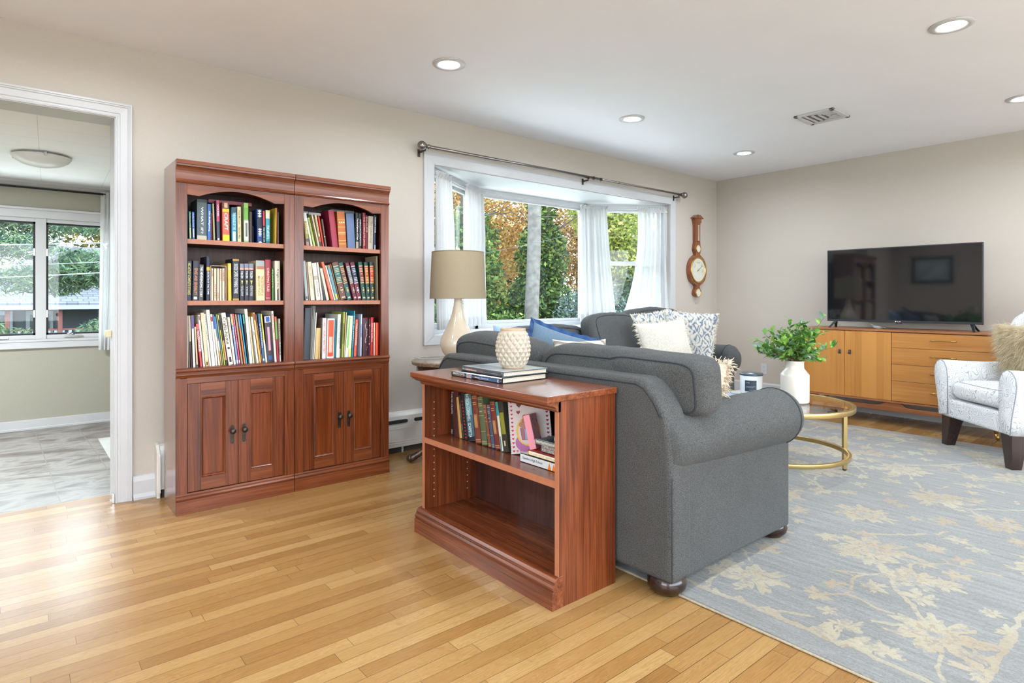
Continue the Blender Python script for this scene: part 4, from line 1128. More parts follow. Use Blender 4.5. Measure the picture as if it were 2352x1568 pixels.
SH = {'A1': ('on the top shelf of the left bookcase', 3.452, 1.4062, 'books on the top shelf of the left bookcase', .165),
      'A2': ('on the middle shelf of the left bookcase', 3.452, 1.0882, 'books on the middle shelf of the left bookcase', .155),
      'A3': ('on the low shelf of the left bookcase', 3.44, .7424, 'books on the low shelf of the left bookcase', .20),
      'B1': ('on the top shelf of the right bookcase', 3.452, 1.4062, 'books on the top shelf of the right bookcase', .165),
      'B2': ('on the middle shelf of the right bookcase', 3.452, 1.0882, 'books on the middle shelf of the right bookcase', .155),
      'B3': ('on the low shelf of the right bookcase', 3.44, .7424, 'books on the low shelf of the right bookcase', .20)}
_bx = []
_rn = random.Random(3)
for key, rows in BOOKS.items():
    where, yf, zs, grp, dep = SH[key]
    for i, (x0, tk, ln, h, colr, lab, stl) in enumerate(rows):
        if stl.get('g') == 'box':
            _bx.append((x0, tk)); k = len(_bx)
            lab = ['cream paperback inside the open slipcase, leftmost', 'cream paperback second from the left in the slipcase', 'pale paperback in the middle of the slipcase', 'peach paperback second from the right in the slipcase', 'cream paperback inside the slipcase, rightmost'][k - 1]
            book((x0, yf + .006, zs + .001), 0, tk, .11, h, 0, colr, lab, 'paperbacks in the slipcase', stl)
            continue
        dd = dep * _rn.uniform(.88, 1.0)
        yy = yf + _rn.uniform(0, .004)
        book((x0, yy, zs), 0, tk, dd, h, ln, colr, lab + ', ' + where if len((lab + ' ' + where).split()) <= 16 else lab, grp, stl)
# the slipcase around the five paperbacks
xs0 = min(a for a, b in _bx) - .0035; xs1 = max(a + b for a, b in _bx) + .006
mb = MB(); yb_ = 3.452; zt_ = 1.0882 + .186
mb.box(xs0, xs0 + .002, yb_, yb_ + .125, 1.0882, zt_); mb.box(xs1 - .002, xs1, yb_, yb_ + .125, 1.0882, zt_)
mb.box(xs0, xs1, yb_, yb_ + .125, zt_ - .002, zt_); mb.box(xs0, xs1, yb_ + .123, yb_ + .125, 1.0882, zt_); mb.box(xs0, xs1, yb_, yb_ + .125, 1.0882, 1.0890)
tag(obj('slipcase', mb, plain('slipcase_card', 'd8c3aa', .6)), 'cream card slipcase holding five paperbacks on the middle shelf', 'slipcase')
# books lying on top of the rows
def flatbook(x0, x1, y0, y1, z, t, col, label, group=None, pages=True):
    mb = MB(); mb.col = srgb(col)
    mb.box(x0, x1, y0, y1, z, z + .002); mb.box(x0, x1, y0, y1, z + t - .002, z + t); mb.box(x0, x1, y0, y0 + .002, z, z + t)
    r = thing('book', label, 'book', ((x0 + x1) / 2, (y0 + y1) / 2, z), 0, group)
    obj('cover', mb, M_cover, r)
    mb = MB(); mb.box(x0 + .003, x1 - .003, y0 + .002, y1 - .004, z + .002, z + t - .002); obj('pages', mb, M_paper, r)
    return r
flatbook(.80, 1.02, 3.50, 3.66, 1.612, .022, '7a2430', 'dark red book lying flat on top of the upper left row', None)
flatbook(1.272, 1.325, 3.462, 3.60, 1.595, .016, '8f9294', 'grey book lying flat at the left end of the upper right row', None)
flatbook(1.329, 1.402, 3.462, 3.60, 1.590, .018, '9a9da0', 'grey book lying flat on the leaning books, right of its pair', None)
flatbook(1.47, 1.62, 3.475, 3.62, 1.622, .020, '34383c', 'charcoal slab book lying flat above the album and marbled book', None)

# ------------------------------------------------------------------ low bookcase behind the sofa
lb = thing('low_bookcase', 'low two-shelf cherry bookcase standing against the back of the grey sofa', 'bookcase', (1.62, 1.98, 0))
LX, LXB, LY0, LY1 = 1.483, 1.787, 1.520, 2.440
for a, b in ((LY0, LY0 + .020), (LY1 - .020, LY1)):
    mb = MB(); mb.box(LX, LXB, a, b, 0, .7335); sp = obj('side_panel', mb, M_chz, lb)
    mb = MB(); mb.box(LX - .0015, LX, a, b, .10, .726); obj('edge_band', mb, M_edge, sp)
    mb = MB(); yy = (b + .0004) if a < 2 else (a - .0012)
    for z in [.16 + .032 * k for k in range(15)]:
        for xx in (LX + .05, LXB - .06): mb.box(xx - .0022, xx + .0022, yy - .0003, yy + .0008, z - .0022, z + .0022)
    obj('pin_hole', mb, M_pin, sp)
mb = MB(); mb.box(LXB - .008, LXB - .002, LY0 + .02, LY1 - .02, .08, .726); obj('back_panel', mb, M_chdark, lb)
mb = MB(); mb.box(LX + .002, LXB - .008, LY0 + .02, LY1 - .02, .424, .446); so = obj('shelf', mb, M_chy, lb)
mb = MB(); mb.box(LX - .001, LX + .002, LY0 + .02, LY1 - .02, .422, .447); obj('edge_band', mb, M_edge, so)
mb = MB(); mb.box(LX, LXB - .008, LY0 + .02, LY1 - .02, .088, .108); obj('bottom_shelf', mb, M_chy, lb)
mb = MB(); mb.box(LX - .062, LXB + .004, LY0 - .006, LY1 + .010, .733, .757); obj('top_panel', mb, M_chy, lb, bevel=.0025)
pr = [(LX + .01, .733), (LX - .058, .733), (LX - .056, .728), (LX - .042, .724)]
for k in range(6): a = k / 5 * PI / 2; pr.append((LX - .042 + .030 * math.sin(a), .722 - .018 * (1 - math.cos(a))))
pr += [(LX - .008, .700), (LX - .004, .696), (LX + .01, .696)]
mb = MB(); mb.prism(pr, 'y', LY0, LY1); obj('top_molding', mb, M_chy, lb)
pr = [(LX + .02, 0), (LX - .033, 0), (LX - .033, .064), (LX - .026, .067), (LX - .030, .072), (LX - .031, .079), (LX - .026, .087), (LX - .021, .090), (LX - .022, .097), (LX - .015, .108), (LX - .002, .112), (LX + .02, .112)]
mb = MB(); mb.prism(pr[::-1], 'y', LY0 - .001, LY1 + .020); obj('plinth', mb, M_chy, lb, bevel=.0008)

ZS = .4465
def shbook(y0, y1, lean, h, dep, col, label, st={}, xs=1.600):
    # y0: left (far) edge of the spine, y1: right edge; lean positive leans the top towards +y
    return book((xs, y0, ZS), -PI / 2, y0 - y1, dep, h, -lean, col, label, 'books on the low bookcase shelf', st)
shbook(2.371, 2.352, 0, .212, .13, '16171a', 'thin black book upright at the far end of the low bookcase shelf', {'t': [('CELTIC CRAFTS', 'd8d8dc', .5, .95), ('DISC', 'd0d0d4', .05, .15)], 'b': [(.965, .99, '9a6a74', 1)]})
shbook(2.350, 2.306, .008, .215, .14, '4a2620', 'plain dark maroon book in the low bookcase, second from the far end', {})
shbook(2.304, 2.282, .03, .19, .14, 'c49a58', 'worn tan book with frayed edges in the low bookcase', {})
shbook(2.281, 2.262, .034, .20, .14, '2a2c2a', 'tattered dark green book with loose cloth in the low bookcase', {'b': [(.2, .35, '6a6650', .6), (.5, .8, '55523e', .6)]})
shbook(2.260, 2.234, .036, .214, .14, '1c1a1c', 'black book with red beaded edge in the low bookcase', {'b': [(k * .07 + .04, k * .07 + .065, 'b8282c', .5) for k in range(12)]})
shbook(2.232, 2.178, .036, .214, .15, '3f6878', 'fat teal black novel with tall silver lettering in the low bookcase', {'b': [(0, .1, '141820', 1), (.55, .9, '6fa0ac', .9)], 't': [('PATRICIA CORNWELL  SCARPETTA', 'e4eef0', .08, .99)], 'u': .45})
GL = 'c9a266'
def antique(y0, y1, lean, h, col, label, oval=False):
    b = [(.04, .05, GL, .9), (.075, .085, GL, .9), (.93, .94, GL, .9), (.965, .972, GL, .9), (.8, .815, GL, .6), (.84, .855, GL, .6)]
    if oval: b += [(.32, .6, 'a8764a', .62), (.35, .57, 'b88a58', .4)]
    else: b += [(.28, .29, GL, .9), (.6, .61, GL, .9), (.68, .70, GL, .5)]
    return shbook(y0, y1, lean, h, .12, col, label, {'b': b})
antique(2.174, 2.131, .037, .215, '7a3a2e', 'old red brown cloth book with gilt oval, left of the green one', True)
antique(2.128, 2.086, .038, .215, '56654a', 'old green cloth book with gilt spine in the low bookcase')
antique(2.082, 2.060, .041, .186, '7c4a38', 'short old brown book right of the green cloth one')
antique(2.058, 2.034, .038, .188, '44536e', 'old faded blue cloth book in the low bookcase')
antique(2.032, 1.996, .042, .206, '74302c', 'old red brown cloth book with gilt oval, right of the blue one', True)
shbook(1.994, 1.976, .042, .208, .14, 'cfd2c0', 'thin pale book with turquoise top in the low bookcase', {'b': [(.72, 1, '2f8f94', 1), (0, .3, '2f7f86', .4)]})
shbook(1.974, 1.938, .045, .212, .15, '33322a', 'dark paperback with olive yellow panel, beside the spiral drawing book', {'b': [(.35, .78, '8a8a2c', .8), (.12, .22, 'c9b890', .3)]})
# spiral sketchbook leaning with its drawn cover facing out
M_draw = attr('crayon_paper', .85, .2)
sk = thing('spiral_sketchbook', 'spiral sketchbook with hearts and a crayon drawing leaning on the shelf', 'sketchbook', (1.600, 1.925, ZS), rot=(0, R(0), R(-62)))
Wk, Hk = .185, .232
sk.rotation_euler = (R(-10), R(-8.5), R(-62)); W[sk.name] = Matrix.LocRotScale(sk.location, sk.rotation_euler, None)
# local: x across the cover, -y towards the viewer
mb = MB(); mb.col = srgb('cfc6c4'); mb.box(0, Wk, 0, .010, 0, Hk)
def blob(m, cx_, cz_, pts, col, y=-.0006):
    m.col = srgb(col); b = m.addv([(cx_ + px, y, cz_ + pz) for px, pz in pts]); m.face([b + i for i in range(len(pts))])
def heart(s): return [(s * .062 * 16 * math.sin(a) ** 3, s * .062 * (13 * math.cos(a) - 5 * math.cos(2 * a) - 2 * math.cos(3 * a) - math.cos(4 * a))) for a in [2 * PI * k / 20 for k in range(20)][::-1]]
rnd = random.Random(8)
for k in range(13): blob(mb, .014, .012 + k * .0168, heart(.0055), 'c03a52')
for k in range(13): blob(mb, Wk - .012, .012 + k * .0168, heart(.006), '8a3a4a')
for k in range(9): blob(mb, .03 + k * .016, Hk - .010, heart(.005), 'b84a5a')
for k in range(9): blob(mb, .03 + k * .016, .012, heart(.005), 'c86a78')
for (hx, hz, s, c) in ((.05, .20, .012, '6a4a50'), (.075, .214, .014, '5a3a48'), (.10, .212, .013, '6a4a50'), (.045, .17, .009, '8a4a56'), (.13, .2, .015, '5a3a48')): blob(mb, hx, hz, heart(s), c)
def ell(rx, rz, n=20, a0=0, a1=2 * PI): return [(rx * math.cos(a0 + (a1 - a0) * k / n), rz * math.sin(a0 + (a1 - a0) * k / n)) for k in range(n)]
blob(mb, .085, .045, ell(.062, .042), 'b070a0', -.0008)
blob(mb, .085, .09, ell(.055, .06), 'd8b85e', -.0009); blob(mb, .085, .088, ell(.046, .052), 'd0c8c8', -.0011)
blob(mb, .082, .085, [(-.028, -.03), (.026, -.03), (.034, .02), (-.034, .02)], 'a8707c', -.0013)
blob(mb, .082, .085, [(-.012, -.028), (.010, -.028), (.012, .02), (-.014, .02)], '8fb0d0', -.0015)
blob(mb, .082, .118, ell(.038, .018), 'b08474', -.0015); blob(mb, .084, .134, ell(.026, .014), 'a47868', -.0017); blob(mb, .088, .148, ell(.012, .010), '8c98a4', -.0019); blob(mb, .072, .150, ell(.008, .008), 'a84a3c', -.002)
obj('cover', mb, M_draw, sk, local=True)
mb = MB()
for k in range(30):
    z = .008 + k * .0074; mb.tube([(.006 * math.cos(a) - .001, .005 + .008 * math.sin(a), z + .0012 * a / 6) for a in [2 * PI * j / 9 for j in range(10)]], .0007, 4)
obj('wire_spiral', mb, M_black, sk, local=True)
# small pink boxed volume leaning in front
pk = thing('pink_box', 'pink magnetic gift box leaning on the sketchbook', 'box', (1.570, 1.772, .5), rot=(R(-6), R(-14), R(-55)))
mb = MB(); mb.col = srgb('e08a98'); mb.box(0, .026, 0, .105, 0, .135)
mb.col = srgb('b87880'); mb.box(.026, .0268, .004, .10, .002, .133); mb.col = srgb('a86a74'); mb.box(.0, .026, .060, .066, .134, .1362)
for (a, b_) in ((.03, .11), (.07, .05), (.05, .085), (.085, .1), (.09, .03)): mb.col = srgb('8c4450'); mb.box(.0268, .0274, a, a + .009, b_, b_ + .009)
obj('box_body', mb, M_cover, pk, local=True, bevel=.0008)
# flat pile at the near end
def pile(name, x0, x1, y1, y0, z, t, col, label, spine=None, extra=None, cat='book'):
    r = thing(name, label, cat, ((x0 + x1) / 2, (y0 + y1) / 2, z), 0, 'pile on the low bookcase shelf')
    mb = MB(); mb.col = srgb(col)
    mb.box(x0, x1, y0, y1, z, z + .0022); mb.box(x0, x1, y0, y1, z + t - .0022, z + t); mb.box(x0, x0 + .003, y0, y1, z, z + t)
    if extra: extra(mb)
    if spine:
        for (s, c, ya, yb__, za, zb) in spine:
            mb.col = srgb(c); lettering(mb, s, (x0 - .0006, ya, z + za), (0, -1, 0), (0, 0, 1), ya - yb__, zb - za, .012)
    obj('cover', mb, M_cover, r, bevel=.0006)
    mb = MB(); mb.box(x0 + .003, x1 - .004, y0 + .003, y1 - .003, z + .0022, z + t - .0022); obj('pages', mb, M_paper, r)
    return r
def ex1(mb):
    mb.col = srgb('e07a2a')
    for yy in (1.650, 1.626): mb.quad((1.5595, yy + .010, ZS + .002), (1.5595, yy - .010, ZS + .002), (1.5595, yy - .001, ZS + .026), (1.5595, yy + .002, ZS + .026))
pile('yearbook', 1.560, 1.765, 1.820, 1.575, ZS, .034, 'cfd1d1', 'white yearbook lettered Stamford High School at the bottom of the pile', [('Stamford High School', '3c4248', 1.806, 1.690, .011, .024)], ex1)
def ex2(mb):
    mb.col = srgb('a8322c'); mb.box(1.564, 1.74, 1.578, 1.774, ZS + .0535, ZS + .0542)
    mb.col = srgb('e8dfc8'); mb.box(1.5625, 1.5632, 1.58, 1.77, ZS + .038, ZS + .052)
pile('book', 1.563, 1.745, 1.776, 1.575, ZS + .0345, .019, 'e8a04a', 'orange and red book second from the bottom of the pile', [('THE OTHER HISTORY   GREATER HARPERS', 'b08a5c', 1.768, 1.60, .006, .012)], ex2)
pile('book', 1.580, 1.745, 1.718, 1.575, ZS + .0545, .036, '77706e', 'grey book of timeless tales in the middle of the pile', [('TIMELESS TALES', 'd9d6d2', 1.712, 1.59, .019, .030), ('FOR YOUNG AND OLD', 'd9d6d2', 1.712, 1.59, .005, .016)])
r = thing('spiral_notebook', 'teal spiral notebook on top of the pile', 'notebook', (1.64, 1.65, ZS + .0915), 0)
mb = MB(); mb.col = srgb('4a6c74'); mb.box(1.565, 1.735, 1.575, 1.735, ZS + .101, ZS + .103); mb.col = srgb('2a3440'); mb.box(1.585, 1.70, 1.60, 1.70, ZS + .103, ZS + .1034)
mb.col = srgb('9fb8b4'); mb.box(1.565, 1.735, 1.575, 1.735, ZS + .0915, ZS + .0925); obj('cover', mb, M_cover, r)
mb = MB(); mb.box(1.567, 1.732, 1.577, 1.732, ZS + .0925, ZS + .101); obj('pages', mb, M_paper, r)
mb = MB()
for k in range(21):
    y = 1.730 - k * .0075; mb.tube([(1.565 + .009 * math.cos(a), y, ZS + .097 + .009 * math.sin(a)) for a in [2 * PI * j / 10 for j in range(11)]], .0009, 5)
obj('wire_spiral', mb, plain('white_wire', 'dfe3e2', .3, metal=.3), r)
mb = MB(); mb.col = srgb('8fb0ae'); mb.box(1.60, 1.72, 1.575, 1.668, ZS + .1036, ZS + .118)
tag(obj('teal_box', mb, M_cover, bevel=.001), 'small pale teal box lying on the spiral notebook', 'box')
# scrap of blue on the bottom shelf
mb = MB(); mb.tube([(1.70, 1.60, .112), (1.705, 1.585, .116), (1.70, 1.572, .113), (1.69, 1.565, .112)], .004, 6, flat=(1, .5))
tag(obj('blue_ribbon', mb, plain('blue_scrap', '2f9ec0', .6)), 'tiny scrap of bright blue ribbon on the bottom shelf', 'ribbon')

# the two big books and the textured pot on top
tb1 = thing('book', 'large black book lettered AMAZING PLACES under another on the low bookcase', 'book', (1.62, 2.035, .7575), rot=(0, 0, R(1.5)), group='books under the textured pot')
def slab(parent, w, l, t, col, spine_fn, top_fn=None):
    # local: x depth (spine at -x), y length
    mb = MB(); mb.col = srgb(col)
    mb.box(-w / 2, w / 2, -l / 2, l / 2, 0, .003); mb.box(-w / 2, w / 2, -l / 2, l / 2, t - .003, t)
    mb.loft([[(-w / 2 - .003 * math.sin(PI * k / 6), yy, t * k / 6) for k in range(7)] + [(-w / 2 + .004, yy, t), (-w / 2 + .004, yy, 0)] for yy in (-l / 2, l / 2)], smooth=False)
    spine_fn(mb, -w / 2 - .0045)
    if top_fn: top_fn(mb)
    obj('cover', mb, M_gloss, parent, local=True)
    mb = MB(); mb.box(-w / 2 + .003, w / 2 - .006, -l / 2 + .005, l / 2 - .005, .003, t - .003); obj('pages', mb, M_paper, parent, local=True)
M_gloss = attr('glossy_cover', .18, .55, coat=.3)
def sp1(mb, x):
    mb.col = srgb('2c4a6e'); mb.box(x, x + .002, -.16, -.02, .004, .018)
    mb.col = srgb('8fb4dc'); mb.box(x - .0003, x + .002, .052, .058, .003, .021); mb.col = srgb('a87868'); mb.box(x - .0003, x + .002, .030, .050, .003, .021); mb.col = srgb('6e8cb8'); mb.box(x - .0003, x + .002, .025, .030, .003, .021)
    mb.col = srgb('e2dccb'); lettering(mb, 'AMAZING PLACES', (x - .0006, .158, .011), (0, -1, 0), (0, 0, 1), .085, .008, .012)
    mb.col = srgb('a8a498'); lettering(mb, 'TO GO IN AMERICA', (x - .0006, .158, .005), (0, -1, 0), (0, 0, 1), .085, .003, .01)
    mb.col = srgb('cfd8e4'); lettering(mb, "Publications - Guide Book Ltd.", (x - .0006, .0, .009), (0, -1, 0), (0, 0, 1), .09, .0055, .01)
    mb.col = srgb('c8d4e8'); lettering(mb, 'X', (x - .0006, -.145, .004), (0, -1, 0), (0, 0, 1), .012, .012, .02)
def tp1(mb):
    mb.col = srgb('1b2026'); mb.box(-.125, .125, -.17, .17, .0242, .0246); mb.col = srgb('a88a3c')
    for k in range(9): mb.box(-.12 + .027 * k, -.107 + .027 * k, -.166, -.158, .0246, .0248)
slab(tb1, .252, .345, .0242, '15181c', sp1, tp1)
tb2 = thing('book', 'large pale-covered book directly under the textured pot', 'book', (1.635, 2.015, .7825), rot=(0, 0, R(-2)), group='books under the textured pot')
def sp2(mb, x):
    mb.col = srgb('4a4c52'); mb.box(x, x + .002, -.14, .15, .003, .017)
    for (a, b_, c) in ((.06, .11, 'a86a4a'), (-.02, .05, '6a5a5a'), (-.09, -.03, '343a44')): mb.col = srgb(c); mb.box(x - .0003, x + .001, a, b_, .005, .014)
    mb.col = srgb('d9d4c8'); lettering(mb, 'THE Celebration Cookbook', (x - .0006, .14, .006), (0, -1, 0), (0, 0, 1), .11, .007, .012)
    mb.col = srgb('a8aab0'); lettering(mb, 'Photographed by Alan Shortall', (x - .0006, -.03, .007), (0, -1, 0), (0, 0, 1), .09, .004, .01)
def tp2(mb):
    mb.col = srgb('b9bdbc'); mb.box(-.118, .118, -.148, .148, .0202, .0205)
    mb.col = srgb('8f9aa0'); mb.box(-.10, -.02, -.06, .13, .0205, .0207); mb.col = srgb('cfc8b4'); mb.box(0, .09, -.12, .05, .0205, .0207)
slab(tb2, .24, .30, .0202, '4a4e54', sp2, tp2)
# pot with diamond knobs
pot = thing('textured_pot', 'cream ceramic pot covered in raised diamond knobs on two books', 'pot', (1.635, 1.955, .8032))
PR = [(.0001, 0), (.040, 0), (.050, .012), (.060, .030), (.068, .052), (.0715, .075), (.0705, .100), (.066, .125), (.060, .145), (.054, .160), (.0525, .166)]
def prad(z):
    for (r0, z0), (r1, z1) in zip(PR[1:], PR[2:]):
        if z <= z1: return r0 + (r1 - r0) * (z - z0) / (z1 - z0)
    return PR[-1][0]
mb = MB(); NS = 176; NZ = 110; NK = 16; rows_ = 9.0
rings = []
for j in range(NZ + 1):
    z = .004 + .158 * j / NZ; rg = []
    for k in range(NS):
        a = 2 * PI * k / NS
        u = a / (2 * PI) * NK; v = z / .166 * rows_
        p1_ = u + v / 1.0 * .5 * 2 * .5; p2_ = u - v * .5
        d1_ = abs((p1_ % 1) - .5) * 2; d2_ = abs((p2_ % 1) - .5) * 2
        hgt = (1 - max(d1_, d2_))
        fade = min(1, (z - .003) / .015) * min(1, max(0, (.157 - z) / .012))
        r = prad(z) + (.0095 * min(hgt * 1.2, .85) - .003) * fade
        rg.append((1.635 + r * math.cos(a), 1.955 + r * math.sin(a), .8032 + z))
    rings.append(rg)
mb.loft(rings, caps=False); obj('pot_body', mb, plain('cream_glaze', 'b5ab9a', .3, spec=.5, coat=.3), pot)
mb = MB(); mb.lathe([(.0001, .0), (.044, 0), (.048, .006), (.0, .010)][:3] + [(.0475, .012)], 1.635, 1.955, .8032, 40); mb.lathe([(.052, .155), (.0545, .160), (.0545, .168), (.0515, .1695), (.049, .167), (.048, .05), (.0001, .045)], 1.635, 1.955, .8032, 48)
obj('rim', mb, plain('tan_glaze', 'b09a80', .35), pot)

# ------------------------------------------------------------------ rug
def rug_mat():
    m, nt, p, o = nodes('floral_rug')
    tc = N(nt, 'TexCoord')
    dn = N(nt, 'TexNoise'); dn.inputs['Scale'].default_value = 9; dn.inputs['Detail'].default_value = 4; nt.links.new(tc.outputs['Object'], dn.inputs['Vector'])
    sub = N(nt, 'VectorMath', operation='SUBTRACT'); nt.links.new(dn.outputs['Color'], sub.inputs[0]); sub.inputs[1].default_value = (.5, .5, .5)
    scl = N(nt, 'VectorMath', operation='SCALE'); nt.links.new(sub.outputs[0], scl.inputs[0]); scl.inputs[3].default_value = .085
    add = N(nt, 'VectorMath', operation='ADD'); nt.links.new(tc.outputs['Object'], add.inputs[0]); nt.links.new(scl.outputs[0], add.inputs[1])
    flat = N(nt, 'VectorMath', operation='MULTIPLY'); nt.links.new(add.outputs[0], flat.inputs[0]); flat.inputs[1].default_value = (1, 1, 0)
    V = flat.outputs[0]
    def flowers(scale, r, k, amp, rnd_, off):
        sh = N(nt, 'VectorMath', operation='ADD'); nt.links.new(V, sh.inputs[0]); sh.inputs[1].default_value = off
        vo = N(nt, 'TexVoronoi', voronoi_dimensions='2D', feature='F1'); nt.links.new(sh.outputs[0], vo.inputs['Vector'])
        vo.inputs['Scale'].default_value = scale; vo.inputs['Randomness'].default_value = rnd_
        df = N(nt, 'VectorMath', operation='SUBTRACT'); nt.links.new(sh.outputs[0], df.inputs[0])
        ps = N(nt, 'VectorMath', operation='SCALE'); nt.links.new(vo.outputs['Position'], ps.inputs[0]); ps.inputs[3].default_value = 1.0
        nt.links.new(ps.outputs[0], df.inputs[1])
        s = N(nt, 'SeparateXYZ'); nt.links.new(df.outputs[0], s.inputs[0])
        an = mathn(nt, 'ARCTAN2', s.outputs[1], s.outputs[0])
        d = mathn(nt, 'SQRT', mathn(nt, 'ADD', mathn(nt, 'MULTIPLY', s.outputs[0], s.outputs[0]), mathn(nt, 'MULTIPLY', s.outputs[1], s.outputs[1])))
        pet = mathn(nt, 'MULTIPLY', mathn(nt, 'ABSOLUTE', mathn(nt, 'SINE', mathn(nt, 'MULTIPLY', an, k))), amp)
        fine = mathn(nt, 'MULTIPLY', mathn(nt, 'SINE', mathn(nt, 'MULTIPLY', an, k * 5)), amp * .22)
        cs = N(nt, 'SeparateColor'); nt.links.new(vo.outputs['Color'], cs.inputs[0])
        rr = mathn(nt, 'MULTIPLY', mathn(nt, 'ADD', mathn(nt, 'ADD', r, pet), fine), mathn(nt, 'ADD', mathn(nt, 'MULTIPLY', cs.outputs[0], .7), .55))
        return d, rr, mathn(nt, 'LESS_THAN', d, rr)
    d1, r1, f1 = flowers(2.0, .075, 3.5, .080, .9, (.13, .31, 0))
    d2, r2, f2 = flowers(5.2, .020, 2.5, .034, 1.0, (2.3, 1.7, 0))
    ring = mathn(nt, 'MULTIPLY', mathn(nt, 'GREATER_THAN', d1, mathn(nt, 'MULTIPLY', r1, .36)), mathn(nt, 'LESS_THAN', d1, mathn(nt, 'MULTIPLY', r1, .46)))
    core = mathn(nt, 'LESS_THAN', d1, mathn(nt, 'MULTIPLY', r1, .2))
    def vines(scale, w, off):
        sh = N(nt, 'VectorMath', operation='ADD'); nt.links.new(V, sh.inputs[0]); sh.inputs[1].default_value = off
        ve = N(nt, 'TexVoronoi', voronoi_dimensions='2D', feature='DISTANCE_TO_EDGE'); nt.links.new(sh.outputs[0], ve.inputs['Vector']); ve.inputs['Scale'].default_value = scale
        return mathn(nt, 'LESS_THAN', ve.outputs['Distance'], w)
    vn = mathn(nt, 'MULTIPLY', vines(1.7, .014, (.7, .2, 0)), mathn(nt, 'GREATER_THAN', noise(nt, V, 2.2, 2), .47))
    vn2 = mathn(nt, 'MULTIPLY', vines(3.1, .02, (3.7, 4.2, 0)), mathn(nt, 'GREATER_THAN', noise(nt, V, 3.1, 2), .54))
    vn = mathn(nt, 'MAXIMUM', vn, vn2)
    # border line
    s = N(nt, 'SeparateXYZ'); nt.links.new(V, s.inputs[0])
    ex = mathn(nt, 'SUBTRACT', RGX / 2, mathn(nt, 'ABSOLUTE', s.outputs[0])); ey = mathn(nt, 'SUBTRACT', RGY / 2, mathn(nt, 'ABSOLUTE', s.outputs[1]))
    e = mathn(nt, 'MINIMUM', ex, ey)
    field = mathn(nt, 'GREATER_THAN', e, .12)
    line = mathn(nt, 'MULTIPLY', mathn(nt, 'GREATER_THAN', e, .105), mathn(nt, 'LESS_THAN', e, .125))
    pat = mathn(nt, 'MULTIPLY', mathn(nt, 'MAXIMUM', mathn(nt, 'MAXIMUM', f1, f2), vn), field)
    lace = noise(nt, tc.outputs['Object'], 34, 4, .7)
    lace = ramp(nt, lace, [(.36, (.25,) * 3), (.52, (1,) * 3)])
    pat = mathn(nt, 'MULTIPLY', pat, lace)
    pat = mathn(nt, 'MAXIMUM', pat, mathn(nt, 'MULTIPLY', line, .8))
    streak = noise(nt, coords(nt, (40, 3, 1)), 1.0, 4, .7); sp = noise(nt, tc.outputs['Object'], 130, 2, .7)
    soft = mathn(nt, 'MULTIPLY', pat, mathn(nt, 'ADD', .45, mathn(nt, 'MULTIPLY', sp, .55), None, True), None, True)
    base = ramp(nt, mathn(nt, 'ADD', mathn(nt, 'MULTIPLY', streak, .6), mathn(nt, 'MULTIPLY', sp, .4)), [(.34, srgb('5a5957')), (.5, srgb('737371')), (.66, srgb('8b8b89'))])
    base = mix(nt, mathn(nt, 'MULTIPLY', noise(nt, tc.outputs['Object'], .9, 2), .4), base, srgb('7f7b75'))
    gold = ramp(nt, noise(nt, tc.outputs['Object'], 2.4, 3), [(.35, srgb('9d8660')), (.6, srgb('aba083'))])
    gold = mix(nt, mathn(nt, 'MULTIPLY', ring, .6), gold, srgb('8d7145')); gold = mix(nt, mathn(nt, 'MULTIPLY', core, .6), gold, srgb('7c8084'))
    nt.links.new(mix(nt, soft, base, gold), p.inputs['Base Color'])
    p.inputs['Roughness'].default_value = .95; p.inputs['Specular IOR Level'].default_value = .1; p.inputs['Sheen Weight'].default_value = .3
    bump(nt, p, mathn(nt, 'ADD', sp, mathn(nt, 'MULTIPLY', pat, .4)), .6, .004)
    return m
RX0, RX1, RY0, RY1 = 1.886, 5.526, .33, 3.07
RGX, RGY = RX1 - RX0, RY1 - RY0
rg = thing('area_rug', 'grey blue area rug with cream and gold floral pattern under the coffee table', 'rug', ((RX0 + RX1) / 2, (RY0 + RY1) / 2, 0))
mb = MB(); mb.box(-RGX / 2, RGX / 2, -RGY / 2, RGY / 2, .0005, .012)
obj('pile', mb, rug_mat(), rg, local=True, bevel=.004)
mb = MB(); rn_ = random.Random(2)
def edge_pts(x0, y0, x1, y1, n): return [(x0 + (x1 - x0) * i / n + rn_.uniform(-.0012, .0012), y0 + (y1 - y0) * i / n + rn_.uniform(-.0012, .0012), .005) for i in range(n + 1)]
hx, hy = RGX / 2, RGY / 2
for a in ((-hx, -hy, -hx, hy), (hx, -hy, hx, hy), (-hx, hy, hx, hy), (-hx, -hy, hx, -hy)): mb.tube(edge_pts(*a, 160), .0045, 6)
obj('bound_edge', mb, plain('binding', 'a89c84', .9, var=.15, vscale=90), rg, local=True)

# ------------------------------------------------------------------ cushions
from mathutils import noise as mnoise
def wob(p, seed, s1=3.0, a1=.02, s2=9.0, a2=.006):
    q = Vector(p)
    return a1 * mnoise.noise(q * s1 + Vector((seed, seed * 2.1, 0))) + a2 * mnoise.noise(q * s2 + Vector((seed * 3, 1, seed)))
def cush_fn(w, h, t, n, m, seed, a1, sag):
    def f(x, y, z):
        s = ((abs(x) ** n + abs(z) ** n) ** (m / n) + abs(y) ** m) ** (1 / m)
        x, y, z = x / s, y / s, z / s
        X = x * w / 2; Z = z * h / 2; Y = y * t / 2
        d = wob((X, Y * .5, Z), seed, 4.0, a1, 11.0, a1 * .35)
        Y += d * (1 if y > 0 else -1) * (1 - abs(x) ** 6) * (1 - abs(z) ** 6)
        Z += wob((X, 0, Z * .3), seed + 9, 5.0, a1 * .9, 14, a1 * .3) * max(0, z)
        Z -= sag * (x * x) * max(0, z)
        return (X, Y, Z)
    return f
